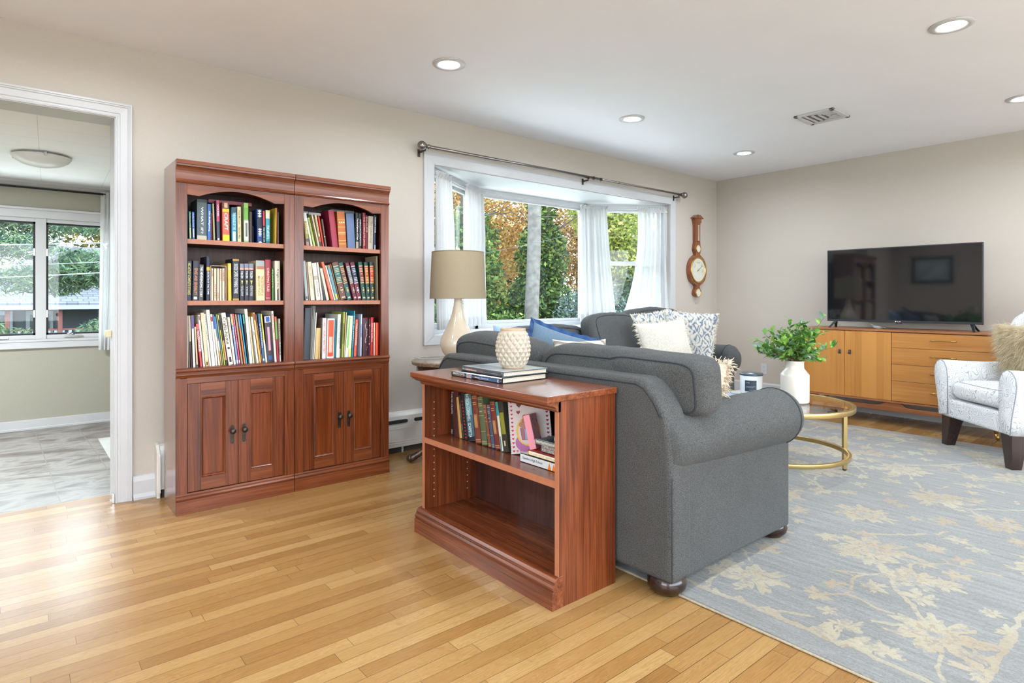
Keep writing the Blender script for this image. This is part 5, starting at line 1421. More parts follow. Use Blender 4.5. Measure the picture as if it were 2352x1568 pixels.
def add_cushion(mb, M, w, h, t, n=6, m=3.4, seed=1, a1=.012, sag=0.0, res=26):
    f = cush_fn(w, h, t, n, m, seed, a1, sag); old = mb.xf; mb.xf = M
    for ax in range(3):
        for sg in (-1, 1):
            def g(u, v):
                a = 2 * u - 1
                b = 2 * v - 1
                p = [0, 0, 0]; p[ax] = sg; p[(ax + 1) % 3] = a if sg > 0 else b; p[(ax + 2) % 3] = b if sg > 0 else a
                return f(*p)
            mb.grid(g, res, res if ax != 0 else res)
    mb.xf = old
def add_piping(mb, M, w, h, t, n=6, m=3.4, seed=1, a1=.012, sag=0.0, ys=(-.8, .8), r=.0045):
    f = cush_fn(w, h, t, n, m, seed, a1, sag); old = mb.xf; mb.xf = M
    for y0 in ys:
        R_ = (1 - abs(y0) ** m) ** (1 / m); pts = []
        for k in range(120):
            a = 2 * PI * k / 120; c, s = math.cos(a), math.sin(a)
            x = math.copysign(abs(c) ** (2 / n), c) * R_; z = math.copysign(abs(s) ** (2 / n), s) * R_
            pts.append(f(x, y0, z))
        mb.tube(pts, r, 6, closed=True)
    mb.xf = old
def place(loc, rz=0, rx=0, ry=0):
    return Matrix.Translation(Vector(loc)) @ Matrix.Rotation(R(rz), 4, 'Z') @ Matrix.Rotation(R(rx), 4, 'X') @ Matrix.Rotation(R(ry), 4, 'Y')

M_sofa = fabric('charcoal_tweed', '2b2c2c', '636463', 330, bstr=.6, sheen=.05)
M_pipe = fabric('charcoal_piping', '26292d', '45494d', 420, sheen=.05)
M_bun = plain('espresso_wood', '2a1a14', .22, var=.3, vscale=30, coat=.3)
def sofa(label, x0, x1, y0, y1, facing, backs, arms, group='matching charcoal sofas'):
    """facing '+x' or '-y'; x0..x1,y0..y1 footprint of the frame"""
    t = thing('sofa', label, 'sofa', ((x0 + x1) / 2, (y0 + y1) / 2, .0), 0, group)
    # local frame: L runs along the length, D from the back to the front
    if facing == '+x': P = lambda l, d, z: (x0 + d, y0 + l, z); Ln, Dp = y1 - y0, x1 - x0
    else: P = lambda l, d, z: (x1 - l, y1 - d, z); Ln, Dp = x1 - x0, y1 - y0
    fz = .068
    def lbox(mb, l0, l1, d0, d1, z0, z1): mb.hexa([P(l0, d0, z0), P(l1, d0, z0), P(l1, d1, z0), P(l0, d1, z0), P(l0, d0, z1), P(l1, d0, z1), P(l1, d1, z1), P(l0, d1, z1)])
    mb = MB(); lbox(mb, .02, Ln - .02, .05, Dp - .03, fz + .01, .30); obj('base', mb, M_sofa, t, bevel=.012)
    # back frame, its ends sweeping down to the arms
    prof = [(0, fz), (0, .50), (.012, .62), (.035, .69), (.07, .745), (.11, .785), (.145, .80)]
    prof = prof + [(Ln - a, z) for a, z in prof[::-1]]
    mb = MB(); mb.loft([[P(l, 0.0, z) for l, z in prof], [P(l, .13, z) for l, z in prof]], smooth=False)
    bo = obj('back_frame', mb, M_sofa, t, bevel=.022, segs=4, fix=True)
    mb = MB()
    mb.tube([P(l + (.012 if l < Ln / 2 else -.012), -.001, z - .022) for l, z in prof[3:-3]], .0042, 6)
    mb.tube([P(.0, .002, z) for z in (fz + .01, .3, .455)], .0020, 6); mb.tube([P(Ln, .002, z) for z in (fz + .01, .3, .455)], .0020, 6)
    obj('welt', mb, M_pipe, bo)
    for side in (0, 1):
        S = (lambda l: l) if side == 0 else (lambda l: Ln - l)
        mb = MB(); a, b = sorted((S(.004), S(.19))); lbox(mb, a, b, .02, Dp - .035, fz, .55)
        ao = obj('arm', mb, M_sofa, t, bevel=.014, segs=3, fix=True)
        rings = []; K = 28
        for i in range(26):
            u = i / 25; d = .015 + u * (Dp - .015 + .012)
            rad = .114 + .010 * u; zc = .560; lc = .098 - .032 * u
            e = 1.0
            if u > .93: e = math.sqrt(max(0.0, 1 - ((u - .93) / .07) ** 2 * .55))
            if u < .04: e = .96
            rg_ = []
            for k in range(K):
                an = 2 * PI * k / K
                rx_ = rad * (1.06 if math.cos(an) < 0 else 1.0); rz_ = rad * 1.03
                l = lc + rx_ * e * math.cos(an); z = zc + rz_ * e * math.sin(an)
                if u < .25 and z < zc: l = max(l, -.004 * (1 - u * 4) - .1 * u * 4)
                wr = .0025 * math.sin(u * 46 + 2 * an) * (1 - u)
                rg_.append(P(S(l), d, z + wr))
            rings.append(rg_)
        mb = MB(); mb.loft(rings); obj('arm_roll', mb, M_sofa, ao, fix=True)
        mb = MB(); ri = rings[23]; mb.tube([tuple(Vector(q)) for q in ri], .0042, 6, closed=True)
        obj('welt', mb, M_pipe, ao)
    nb = len(backs)
    sw = (Ln - .42) / max(2, nb if nb < 3 else 3)
    for k in range(round((Ln - .42) / sw)):
        c = P(.21 + sw * (k + .5), Dp / 2 + .06, .395)
        rz = 90 if facing == '+x' else 0
        mb = MB(); add_cushion(mb, place(c, rz, 90), sw - .006, Dp - .26, .185, 9, 4, k + 3, .006); so = obj('seat_cushion', mb, M_sofa, t, fix=True)
    for (l, d, z, w, h, tk, lean, seed, ear, yaw, *roll) in backs:
        c = P(l, d, z); rz = (90 if facing == '+x' else 0) + yaw
        # local -y of the cushion looks out of the back of the sofa
        M = place(c, rz if facing == '+x' else rz + 180 - 180, -lean if facing == '+x' else lean)
        if facing == '+x': M = place(c, rz, lean, roll[0] if roll else 0)
        mb = MB(); add_cushion(mb, M, w, h, tk, 7, 3.6, seed, .012, .02)
        if ear: add_cushion(mb, M @ Matrix.Translation(Vector((ear[0], 0, ear[1]))), ear[2], ear[3], tk * .98, 6, 3.6, seed + 5, .010, .01)
        co = obj('back_cushion', mb, M_sofa, t, fix=True)
        mb = MB(); add_piping(mb, M, w, h, tk, 7, 3.6, seed, .012, .02)
        if ear: add_piping(mb, M @ Matrix.Translation(Vector((ear[0], 0, ear[1]))), ear[2], ear[3], tk * .98, 6, 3.6, seed + 5, .010, .01)
        obj('piping', mb, M_pipe, co)
    for l in (.075, Ln - .075):
        for d in (.075, Dp - .075):
            c = P(l, d, 0); zb = .0125 if (RX0 + .06 < c[0] < RX1 and RY0 < c[1] < RY1) else .0005
            mb = MB(); mb.lathe([(.030, .0), (.052, .006), (.070, .026), (.074, .045), (.066, .068), (.045, .082), (.030, .088)], c[0], c[1], zb, 28)
            obj('bun_foot', mb, M_bun, t)
    return t
# the love seat along the low bookcase: its near end is the big arm in front
sofa('charcoal sofa whose back stands against the low bookcase, nearest the viewer', 1.806, 2.745, 1.275, 2.87, '+x',
     [(.47, .215, .665, .78, .46, .20, -6, 1, (-.27, .105, .50, .235), 0), (1.22, .235, .665, .71, .50, .23, -10, 2, None, 2, -4)], None)
sofa('charcoal sofa under the bay window, partly hidden behind the nearer one', 2.80, 4.935, 2.78, 3.67, '-y',
     [(.38, .25, .76, .78, .52, .20, -12, 4, None, -2), (1.07, .36, .73, .66, .50, .20, -18, 5, None, 6), (1.70, .20, .655, .88, .48, .2, -8, 6, None, 0)], None)

# ------------------------------------------------------------------ throw pillows
def pillow(name, label, loc, rz, rx, w, h, t, mat, group=None, fringe=None, seed=0, ry=0, flange=0, flmat=None, hair=None):
    th = thing(name, label, 'pillow', loc, 0, group)
    M = place(loc, rz, rx, ry)
    def outline(u, v):
        return (u * w / 2 * (1 - .07 * (1 - v * v)), v * h / 2 * (1 - .07 * (1 - u * u)))
    mb = MB(); mb.xf = M; nn = 26
    for sg in (-1, 1):
        def g(a, b):
            u, v = math.sin((2 * a - 1) * PI / 2), math.sin((2 * b - 1) * PI / 2)
            if sg > 0: u = -u
            x, z = outline(u, v)
            th_ = (max(0, 1 - abs(u) ** 2.3) * max(0, 1 - abs(v) ** 2.3)) ** .5
            y = sg * (t / 2) * th_ + sg * wob((x, sg, z), seed, 7, .009, 20, .003) * th_
            return (x, y, z)
        mb.grid(g, nn, nn)
    po = obj('pillow_body', mb, mat, th, fix=True)
    rnd = random.Random(seed)
    if flange:
        mb = MB(); mb.xf = M
        for k in range(4):
            def g(a, b, k=k):
                s = 2 * a - 1; e = 1 + b * flange / (w / 2)
                u, v = [(s, 1), (1, -s), (-s, -1), (-1, s)][k]
                x, z = outline(u, v); rf = math.sin(a * 38 + k) * .012 * b
                return (x * e, rf, z * e)
            mb.grid(g, 40, 2)
        obj('flange', mb, flmat, th, fix=True)
    if fringe:
        ln, cnt, fm = fringe; mb = MB(); mb.xf = M
        for i in range(cnt):
            s = rnd.uniform(-1, 1); u, v = [(s, 1), (1, s), (s, -1), (-1, s)][i % 4]
            x, z = outline(u, v); d = Vector((u if abs(u) == 1 else u * .3, 0, v if abs(v) == 1 else v * .3)).normalized()
            L = ln * rnd.uniform(.55, 1.15); a = Vector((x, rnd.uniform(-.004, .004), z)) - d * .006
            q = d + Vector((rnd.uniform(-.45, .45), rnd.uniform(-.5, .5), rnd.uniform(-.45, .35)))
            mb.tube([tuple(a), tuple(a + q * L * .5), tuple(a + q * L * .8 + Vector((0, 0, -L * .15)))], [.0026, .0022, .0008], 4, caps=False)
        obj('fringe', mb, fm, th)
    if hair:
        ln, cnt, hm = hair; mb = MB(); mb.xf = M
        for i in range(cnt):
            u, v = rnd.uniform(-1, 1), rnd.uniform(-1, 1); sg = -1 if rnd.random() < .75 else 1
            x, z = outline(u, v); th_ = (max(0, 1 - abs(u) ** 2.3) * max(0, 1 - abs(v) ** 2.3)) ** .5
            a = Vector((x, sg * t / 2 * th_, z)); nv = Vector((u * .8, sg * (.5 + th_), v * .8)).normalized()
            L = ln * rnd.uniform(.6, 1.3); q = (nv * .7 + Vector((rnd.uniform(-.6, .6), rnd.uniform(-.4, .4), rnd.uniform(-.9, .2)))).normalized()
            b1 = a + q * L * .5 + Vector((0, 0, -.1 * L)); b2 = a + q * L + Vector((rnd.uniform(-.3, .3) * L, 0, -.35 * L))
            sd = q.cross(Vector((rnd.uniform(-1, 1), rnd.uniform(-1, 1), 1))).normalized() * .0016
            b = mb.addv([tuple(a - sd), tuple(a + sd), tuple(b1 + sd * .8), tuple(b1 - sd * .8), tuple(b2)])
            mb.face((b, b + 1, b + 2, b + 3), True); mb.face((b + 3, b + 2, b + 4), True)
        ho = obj('fur', mb, hm, th); ho['kind'] = 'stuff'
    return th
M_boucle = fabric('ivory_boucle', 'bdb6a8', 'dad5ca', 120, bstr=1.0, sheen=.4)
M_cream = fabric('cream_shag', 'd6c6ac', 'efe2cc', 60, bstr=.8, sheen=.3)
M_denim = fabric('blue_denim', '53697f', '718799', 300); M_denim2 = fabric('light_denim', '7d9cbf', '9fb9d6', 300); M_navyf = fabric('navy_edge', '2c4a74', '3f6090', 300)
def stripe_mat():
    m, nt, p, o = nodes('striped_linen')
    s = N(nt, 'SeparateXYZ'); t = N(nt, 'TexCoord'); nt.links.new(t.outputs['Object'], s.inputs[0])
    f = mathn(nt, 'FRACT', mathn(nt, 'MULTIPLY', mathn(nt, 'ADD', s.outputs[0], mathn(nt, 'MULTIPLY', s.outputs[1], .8)), 22))
    c = ramp(nt, f, [(0, srgb('c0bbb0')), (.62, srgb('c0bbb0')), (.68, srgb('8a8078')), (.9, srgb('8a8078')), (.95, srgb('c0bbb0'))])
    nt.links.new(c, p.inputs['Base Color']); p.inputs['Roughness'].default_value = .9
    bump(nt, p, noise(nt, coords(nt), 300, 2), .4, .001); return m
def ikat_mat():
    m, nt, p, o = nodes('ikat_print')
    t = N(nt, 'TexCoord'); s = N(nt, 'SeparateXYZ')
    dn = N(nt, 'TexNoise'); dn.inputs['Scale'].default_value = 14; nt.links.new(t.outputs['Object'], dn.inputs['Vector'])
    a = N(nt, 'VectorMath', operation='MULTIPLY_ADD'); nt.links.new(dn.outputs['Color'], a.inputs[0]); a.inputs[1].default_value = (.07, .07, .09); nt.links.new(t.outputs['Object'], a.inputs[2])
    nt.links.new(a.outputs[0], s.inputs[0])
    U = mathn(nt, 'MULTIPLY', mathn(nt, 'SUBTRACT', s.outputs[0], s.outputs[1]), 7.5); V = mathn(nt, 'MULTIPLY', s.outputs[2], 8)
    fu = mathn(nt, 'ABSOLUTE', mathn(nt, 'SUBTRACT', mathn(nt, 'FRACT', U), .5)); fv = mathn(nt, 'ABSOLUTE', mathn(nt, 'SUBTRACT', mathn(nt, 'FRACT', V), .5))
    d = mathn(nt, 'ADD', mathn(nt, 'MULTIPLY', fu, 1.3), fv)
    w = mathn(nt, 'SINE', mathn(nt, 'MULTIPLY', d, 15)); n = noise(nt, coords(nt), 26, 3)
    f = mathn(nt, 'ADD', mathn(nt, 'MULTIPLY', w, .22), mathn(nt, 'ADD', mathn(nt, 'MULTIPLY', n, 1.5), -.22))
    c = ramp(nt, f, [(.3, srgb('66717e')), (.42, srgb('8f979f')), (.54, srgb('b5b1a8')), (.8, srgb('c6c1b6'))])
    nt.links.new(c, p.inputs['Base Color']); p.inputs['Roughness'].default_value = .9
    bump(nt, p, noise(nt, coords(nt), 300, 2), .3, .001); return m
M_ikat = ikat_mat(); M_tass = plain('cream_cord', 'ded4c2', .9, var=.1)
pillow('throw_pillow', 'ivory woven pillow with fringe, in front of the patterned pillows', (4.08, 2.94, .715), -30, -20, .44, .42, .15, M_boucle, fringe=(.035, 420, M_tass), seed=3, ry=-6)
pillow('throw_pillow', 'blue and cream patterned pillow leaning on the far sofa arm', (4.46, 2.98, .74), -70, -12, .46, .50, .16, M_ikat, 'patterned pillows', fringe=(.022, 500, M_tass), seed=4, ry=4)
pillow('throw_pillow', 'blue and cream patterned pillow behind the ivory woven one', (4.33, 3.22, .77), -14, -14, .44, .44, .15, M_ikat, 'patterned pillows', fringe=(.022, 500, M_tass), seed=6, ry=-6)
pillow('throw_pillow', 'cream shaggy pillow peeking out past the nearest back cushion', (2.33, 1.56, .655), 80, 12, .40, .34, .17, M_cream, fringe=(.045, 700, M_cream), seed=7, hair=(.035, 1800, M_cream))
pillow('throw_pillow', 'medium blue denim pillow with a frilled darker edge', (2.42, 2.50, .735), -38, -14, .38, .36, .12, M_denim, 'denim pillows', seed=8, flange=.028, flmat=M_navyf, ry=18)
pillow('throw_pillow', 'pale blue denim pillow left of the frilled one, low behind the back cushions', (2.33, 2.72, .735), -32, -14, .38, .36, .12, M_denim2, 'denim pillows', seed=9, ry=10)
pillow('throw_pillow', 'striped off-white pillow showing above the nearest back cushion', (2.38, 2.27, .690), -36, -14, .30, .38, .12, stripe_mat(), seed=10)

# ------------------------------------------------------------------ end table and lamp
M_walnut = wood('walnut_top', '4e3a2c', '76604c', '97836c', 'x', .25, 1.5, coat=.3)
M_dkwood = wood('dark_walnut', '2a1c16', '463026', '6a5040', 'z', .28, 1.5, coat=.3)
ex, ey = 2.275, 3.375
et = thing('end_table', 'round dark walnut pedestal end table in the corner behind the sofa', 'table', (ex, ey, 0))
mb = MB(); mb.lathe([(.0001, .655), (.25, .655), (.262, .660), (.266, .666), (.262, .671), (.268, .676), (.262, .684), (.250, .686), (.0001, .686)], ex, ey, 0, 56); obj('tabletop', mb, M_walnut, et)
mb = MB(); mb.lathe([(.0001, .56), (.245, .56), (.250, .565), (.246, .573), (.234, .578), (.232, .655), (.0001, .655)], ex, ey, 0, 48); obj('apron', mb, M_dkwood, et)
mb = MB(); mb.lathe([(.0001, .10), (.05, .10), (.055, .14), (.04, .20), (.028, .26), (.035, .34), (.05, .40), (.04, .46), (.06, .52), (.07, .56), (.0001, .56)], ex, ey, 0, 24); obj('pedestal', mb, M_dkwood, et)
for k in range(3):
    a = R(146 + 120 * k); pts = []; rr = []
    for i in range(14):
        u = i / 13; rad = .03 + .245 * u; z = .16 * (1 - u) ** 1.3 + .022 + (.012 * math.sin(u * PI) if u < 1 else 0)
        pts.append((ex + rad * math.cos(a), ey + rad * math.sin(a), z)); rr.append(.030 - .010 * u if u < .8 else .022 + .006 * (u - .8) / .2)
    rr[-1] = .026
    mb = MB(); mb.tube(pts, rr, 12); mb.ball((pts[-1][0], pts[-1][1], .027), .0265, 14, 8, (1, 1, 1)); obj('leg', mb, M_dkwood, et)
lx, ly, lz = 2.31, 3.345, .6865
tl = thing('table_lamp', 'table lamp with a tan drum shade and cream gourd base', 'lamp', (lx, ly, lz))
mb = MB(); mb.lathe([(.0001, 0), (.055, 0), (.060, .004), (.078, .018), (.104, .052), (.118, .088), (.122, .112), (.116, .140), (.102, .172), (.084, .205), (.065, .245), (.050, .285), (.038, .325), (.029, .365), (.0245, .40), (.0235, .43), (.026, .455), (.0001, .46)], lx, ly, lz, 44)
obj('lamp_base', mb, plain('cream_ceramic', 'd8c9b2', .15, spec=.6, coat=.5), tl)
mb = MB(); z0, z1, ra, rb = 1.100, 1.412, .190, .176
mb.lathe([(ra, z0), (ra + .0006, z0 + .006), (rb + .0006, z1 - .006), (rb, z1), (rb - .003, z1), (ra - .003, z0), (ra, z0)], lx, ly, 0, 56)
def shade_mat():
    m, nt, p, o = nodes('shade_linen')
    c = ramp(nt, noise(nt, coords(nt, (300, 300, 900)), 1, 2), [(.3, srgb('a3947a')), (.7, srgb('b3a489'))])
    nt.links.new(c, p.inputs['Base Color']); p.inputs['Roughness'].default_value = .8
    t = N(nt, 'BsdfTranslucent'); nt.links.new(c, t.inputs[0]); ms = N(nt, 'MixShader'); ms.inputs[0].default_value = .22
    nt.links.new(p.outputs[0], ms.inputs[1]); nt.links.new(t.outputs[0], ms.inputs[2]); nt.links.new(ms.outputs[0], o.inputs[0]); return m
sh_ = obj('lamp_shade', mb, shade_mat(), tl)
mb = MB(); mb.tube([(lx + ra * math.cos(2 * PI * k / 48), ly + ra * math.sin(2 * PI * k / 48), z0) for k in range(48)], .0022, 5, closed=True); mb.tube([(lx + rb * math.cos(2 * PI * k / 48), ly + rb * math.sin(2 * PI * k / 48), z1) for k in range(48)], .0022, 5, closed=True)
obj('rim', mb, plain('shade_rim', '8a7c66', .7), sh_)
mb = MB(); mb.lathe([(.008, 0), (.010, .004), (.006, .008), (.014, .014), (.0155, .022), (.011, .030), (.0001, .033)], lx, ly, 1.408, 18); mb.tube([(lx, ly, lz + .45), (lx, ly, 1.41)], .003, 6)
for k in range(3):
    a = 2 * PI * k / 3; mb.tube([(lx, ly, 1.405), (lx + rb * math.cos(a), ly + rb * math.sin(a), 1.405)], .0018, 5)
obj('finial', mb, plain('cream_knob', 'cfc4b4', .3), tl)
mb = MB(); mb.tube([(lx - .05, ly + .04, .689), (lx - .12, ly + .09, .690), (2.12, 3.50, .690), (2.09, 3.545, .698), (2.11, 3.575, .694), (2.20, 3.61, .69), (2.36, 3.645, .67), (2.37, 3.66, .5), (2.38, 3.68, .1)], .0028, 6)
obj('power_cord', mb, plain('clear_cord', 'b8b4ac', .35), tl)

# ------------------------------------------------------------------ coffee table and what stands on it
cx_, cy_, cr_, ctz = 3.71, 1.84, .445, .452
ct = thing('coffee_table', 'round glass coffee table with brushed gold rings and square legs', 'table', (cx_, cy_, 0))
def ringtube(mb, r, z0, z1, wd): mb.lathe([(r - wd, z0), (r, z0), (r, z1), (r - wd, z1), (r - wd, z0)], cx_, cy_, 0, 96, True)
mb = MB(); ringtube(mb, cr_, ctz - .030, ctz, .022); obj('top_ring', mb, M_gold, ct, bevel=.002)
mb = MB(); ringtube(mb, cr_ - .025, .135, .160, .020); obj('lower_ring', mb, M_gold, ct, bevel=.002)
mb = MB(); mb.lathe([(.0001, ctz - .008), (cr_ - .0225, ctz - .008), (cr_ - .0225, ctz - .001), (.0001, ctz - .001)], cx_, cy_, 0, 96, False)
obj('glass_top', mb, glass_mat('smoked_glass', (.93, .915, .905, 1), 1.1), ct)
for k in range(3):
    a = R(-41 + 120 * k); px_, py_ = cx_ + (cr_ - .012) * math.cos(a), cy_ + (cr_ - .012) * math.sin(a); M = Matrix.Translation((px_, py_, 0)) @ Matrix.Rotation(a, 4, 'Z')
    mb = MB(); mb.xf = M; mb.box(-.012, .012, -.012, .012, .022, ctz - .028); lo_ = obj('leg', mb, M_gold, ct, bevel=.0015)
    mb = MB(); mb.xf = M; mb.lathe([(.009, .0125), (.012, .016), (.012, .024), (.009, .024)], 0, 0, 0, 12); obj('glide', mb, M_black, lo_)
vx, vy = 3.745, 1.735
vs = thing('milk_can_vase', 'white ceramic milk can shaped vase on the coffee table', 'vase', (vx, vy, ctz))
mb = MB(); mb.lathe([(.0001, 0), (.076, 0), (.082, .005), (.083, .012), (.0835, .165), (.082, .176), (.076, .183), (.056, .209), (.053, .218), (.0525, .250), (.055, .254), (.055, .259), (.050, .259), (.048, .22), (.060, .19), (.074, .16), (.074, .02), (.0001, .02)], vx, vy, ctz, 48)
obj('vase_body', mb, plain('white_ceramic', 'ddd8cd', .3, var=.04, spec=.55, coat=.2), vs)
def leaf_mat():
    m, nt, p, o = nodes('greenery_leaf')
    a = N(nt, 'Attribute', attribute_name='Col'); nt.links.new(a.outputs['Color'], p.inputs['Base Color'])
    p.inputs['Roughness'].default_value = .32; t = N(nt, 'BsdfTranslucent'); nt.links.new(a.outputs['Color'], t.inputs[0])
    ms = N(nt, 'MixShader'); ms.inputs[0].default_value = .25; nt.links.new(p.outputs[0], ms.inputs[1]); nt.links.new(t.outputs[0], ms.inputs[2]); nt.links.new(ms.outputs[0], o.inputs[0]); return m
gr = thing('greenery_bunch', 'bunch of glossy green leafy stems in the white milk can vase', 'plant', (vx, vy, ctz + .15))
rnd = random.Random(21); stems = MB(); leaves = MB(); stems.col = srgb('6a5a40')
for i in range(58):
    az = rnd.uniform(0, 2 * PI); tilt = rnd.uniform(.15, 1.25) if i > 6 else rnd.uniform(0, .4); L = rnd.uniform(.17, .27)
    if i == 0: az, tilt, L = R(-32), .55, .36
    if i == 1: az, tilt, L = R(150), 1.1, .30
    if i == 2: az, tilt, L = R(135), .9, .29
    if i == 3: az, tilt, L = R(-45), 1.05, .27
    base = Vector((vx + rnd.uniform(-.03, .03), vy + rnd.uniform(-.03, .03), ctz + .17)); mid = base + Vector((0, 0, .085))
    d = Vector((math.cos(az) * math.sin(tilt), math.sin(az) * math.sin(tilt), math.cos(tilt)))
    pts = [base, mid] + [mid + d * L * s + Vector((0, 0, -.035 * s * s * tilt)) for s in (.3, .55, .8, 1.0)]
    pts[1] = Vector((vx, vy, pts[1].z)) + (pts[1] - Vector((vx, vy, pts[1].z))) * .9 + Vector((math.cos(az), math.sin(az), 0)) * .012
    stems.tube([tuple(q) for q in pts], [.002, .002, .0017, .0014, .0011, .0008], 5)
    nl = 12
    for j in range(nl):
        s = .12 + .88 * (j + .5) / nl; k = 1 + s * 4; k0 = int(min(4, k)); q = pts[k0].lerp(pts[k0 + 1], k - k0) if k0 < 5 else pts[5]
        a2 = rnd.uniform(0, 2 * PI); up = Vector((0, 0, 1)); sdir = d.cross(up).normalized() if abs(d.z) < .98 else Vector((1, 0, 0)); s2 = d.cross(sdir)
        out = (sdir * math.cos(a2) + s2 * math.sin(a2)) * .8 + d * .6 + Vector((0, 0, rnd.uniform(-.25, .25))); out.normalize()
        ll = rnd.uniform(.034, .052); wv = ll * rnd.uniform(.24, .32); sd = out.cross(Vector((rnd.uniform(-.5, .5), rnd.uniform(-.5, .5), 1))).normalized(); nrm = out.cross(sd)
        g = rnd.random(); leaves.col = tuple(x * (1 - g) + y * g for x, y in zip(srgb('3f7034'), srgb('8fbf52'))) if rnd.random() < .8 else srgb('7fa08a')
        P_ = []
        for (tt, ww) in ((0, .05), (.2, .7), (.45, 1), (.7, .85), (.9, .4), (1, .03)):
            c0 = q + out * (ll * tt) - nrm * (.006 * math.sin(tt * PI))
            P_.append((c0 - sd * wv * ww + nrm * .002, c0 + nrm * -.0008, c0 + sd * wv * ww + nrm * .002))
        b = leaves.addv([tuple(v_) for row in P_ for v_ in row])
        for r_ in range(5):
            for c_ in range(2): leaves.face((b + r_ * 3 + c_, b + r_ * 3 + c_ + 1, b + r_ * 3 + 3 + c_ + 1, b + r_ * 3 + 3 + c_), True)
obj('stems', stems, M_matte, gr); fo = obj('foliage', leaves, leaf_mat(), gr); fo['kind'] = 'stuff'
def lowbook(x0, y0, x1, y1, z, t, c, rz, label, top=None):
    cxx, cyy = (x0 + x1) / 2, (y0 + y1) / 2; r = thing('book', label, 'book', (cxx, cyy, z), R(rz), 'books on the coffee table')
    w, l = (x1 - x0) / 2, (y1 - y0) / 2; mb = MB(); mb.col = srgb(c); mb.box(-w, w, -l, l, 0, .002); mb.box(-w, w, -l, l, t - .002, t); mb.box(-w, -w + .003, -l, l, 0, t)
    if top: top(mb, w, l, t)
    obj('cover', mb, M_gloss, r, local=True); mb = MB(); mb.box(-w + .003, w - .004, -l + .003, l - .003, .002, t - .002); obj('pages', mb, M_paper, r, local=True); return r
def tpA(mb, w, l, t): mb.col = srgb('9fc0ec'); mb.box(-w + .01, w - .02, -l + .02, l - .02, t, t + .0004)
def tpB(mb, w, l, t):
    mb.col = srgb('d9dcd8'); mb.box(-w + .006, w - .006, -l + .006, l - .006, t, t + .0004); mb.col = srgb('d8cf5a'); mb.box(-.02, .05, -l + .02, -l + .06, t + .0004, t + .0008)
lowbook(3.42, 1.90, 3.66, 2.18, ctz, .022, '3a5c96', 12, 'blue book lying on the glass coffee table beside the candle jar', tpA)
lowbook(3.67, 1.92, 3.90, 2.16, ctz, .018, 'b9bfc2', -6, 'pale book lying under the candle jar on the coffee table', tpB)
cdx, cdy, cdz = 3.76, 2.03, ctz + .0185
cd = thing('candle_jar', 'white candle jar with a dark label and grey lid on the coffee table', 'candle', (cdx, cdy, cdz))
mb = MB(); mb.lathe([(.0001, 0), (.064, 0), (.069, .004), (.070, .012), (.070, .118), (.067, .122), (.0001, .122)], cdx, cdy, cdz, 40); obj('jar', mb, plain('white_glass', 'dfe2e0', .2, coat=.4), cd)
mb = MB(); mb.lathe([(.0001, .122), (.072, .122), (.074, .125), (.074, .133), (.070, .137), (.0001, .139)], cdx, cdy, cdz, 40); obj('lid', mb, plain('grey_lid', '5e6a72', .3, metal=.5), cd)
mb = MB(); a0 = math.atan2(-cdy, -cdx) - .05
mb.grid(lambda u, v: (cdx + .0708 * math.cos(a0 + (u - .5) * 1.05), cdy + .0708 * math.sin(a0 + (u - .5) * 1.05), cdz + .020 + .072 * v), 12, 1); lbo = obj('label', mb, plain('slate_label', '303a44', .5), cd)
mb = MB(); mb.col = srgb('b9bec2')
def lab_line(s, z, h, u0, u1):
    vs_, fs_, wd = text_pts(s, .01); b = mb.addv([(cdx + .0713 * math.cos(a0 - .5 * 1.05 + 1.05 * (u0 + (u1 - u0) * v[0] / wd)), cdy + .0713 * math.sin(a0 - .5 * 1.05 + 1.05 * (u0 + (u1 - u0) * v[0] / wd)), cdz + z + v[1] * h) for v in vs_])
    for f in fs_: mb.face([b + i for i in f])
lab_line('OTHER', .074, .006, .10, .42); lab_line('SCENTED SOY CANDLE', .050, .004, .1, .9); lab_line('COTTON WICK', .043, .004, .1, .7); lab_line('NET WT 14 OZ', .028, .003, .4, .9)
obj('lettering', mb, M_matte, lbo)

# ------------------------------------------------------------------ sideboard
M_teakz = wood('walnut_veneer_vertical', '98602a', 'b0763a', 'c58a48', 'z', .35, .55, blotch=2.2, strips=17)
M_teaky = wood('walnut_veneer_across', 'a0652e', 'b2783c', 'c08848', 'y', .35, .6)
M_teakd = wood('walnut_case', '7c4a2a', '965e38', 'ab7448', 'y', .38, .7)
sb = thing('sideboard', 'long mid-century walnut sideboard against the far wall under the television', 'sideboard', (6.06, 1.865, 0))
SX, SXB, S0, S1, SZ0, SZ1 = 5.822, 6.28, 1.088, 2.640, .205, .826
mb = MB(); mb.box(SX - .006, SXB, S0 - .004, S1 + .004, SZ1 - .016, SZ1); obj('top_panel', mb, M_teakd, sb, bevel=.003)
mb = MB(); mb.box(SX, SXB, S0, S0 + .018, SZ0, SZ1 - .016); obj('side_panel', mb, M_teakd, sb, bevel=.001)
mb = MB(); mb.box(SX, SXB, S1 - .018, S1, SZ0, SZ1 - .016); obj('side_panel', mb, M_teakd, sb, bevel=.001)
mb = MB(); mb.box(SX, SXB, S0, S1, SZ0 - .006, SZ0 + .010); obj('bottom_panel', mb, M_teakd, sb, bevel=.001)
mb = MB(); mb.box(SX + .022, SXB, S0 + .018, S1 - .018, SZ0 + .01, SZ1 - .02); obj('carcass', mb, M_dkwood, sb)
ys_ = (1.866, 2.242, 2.622)
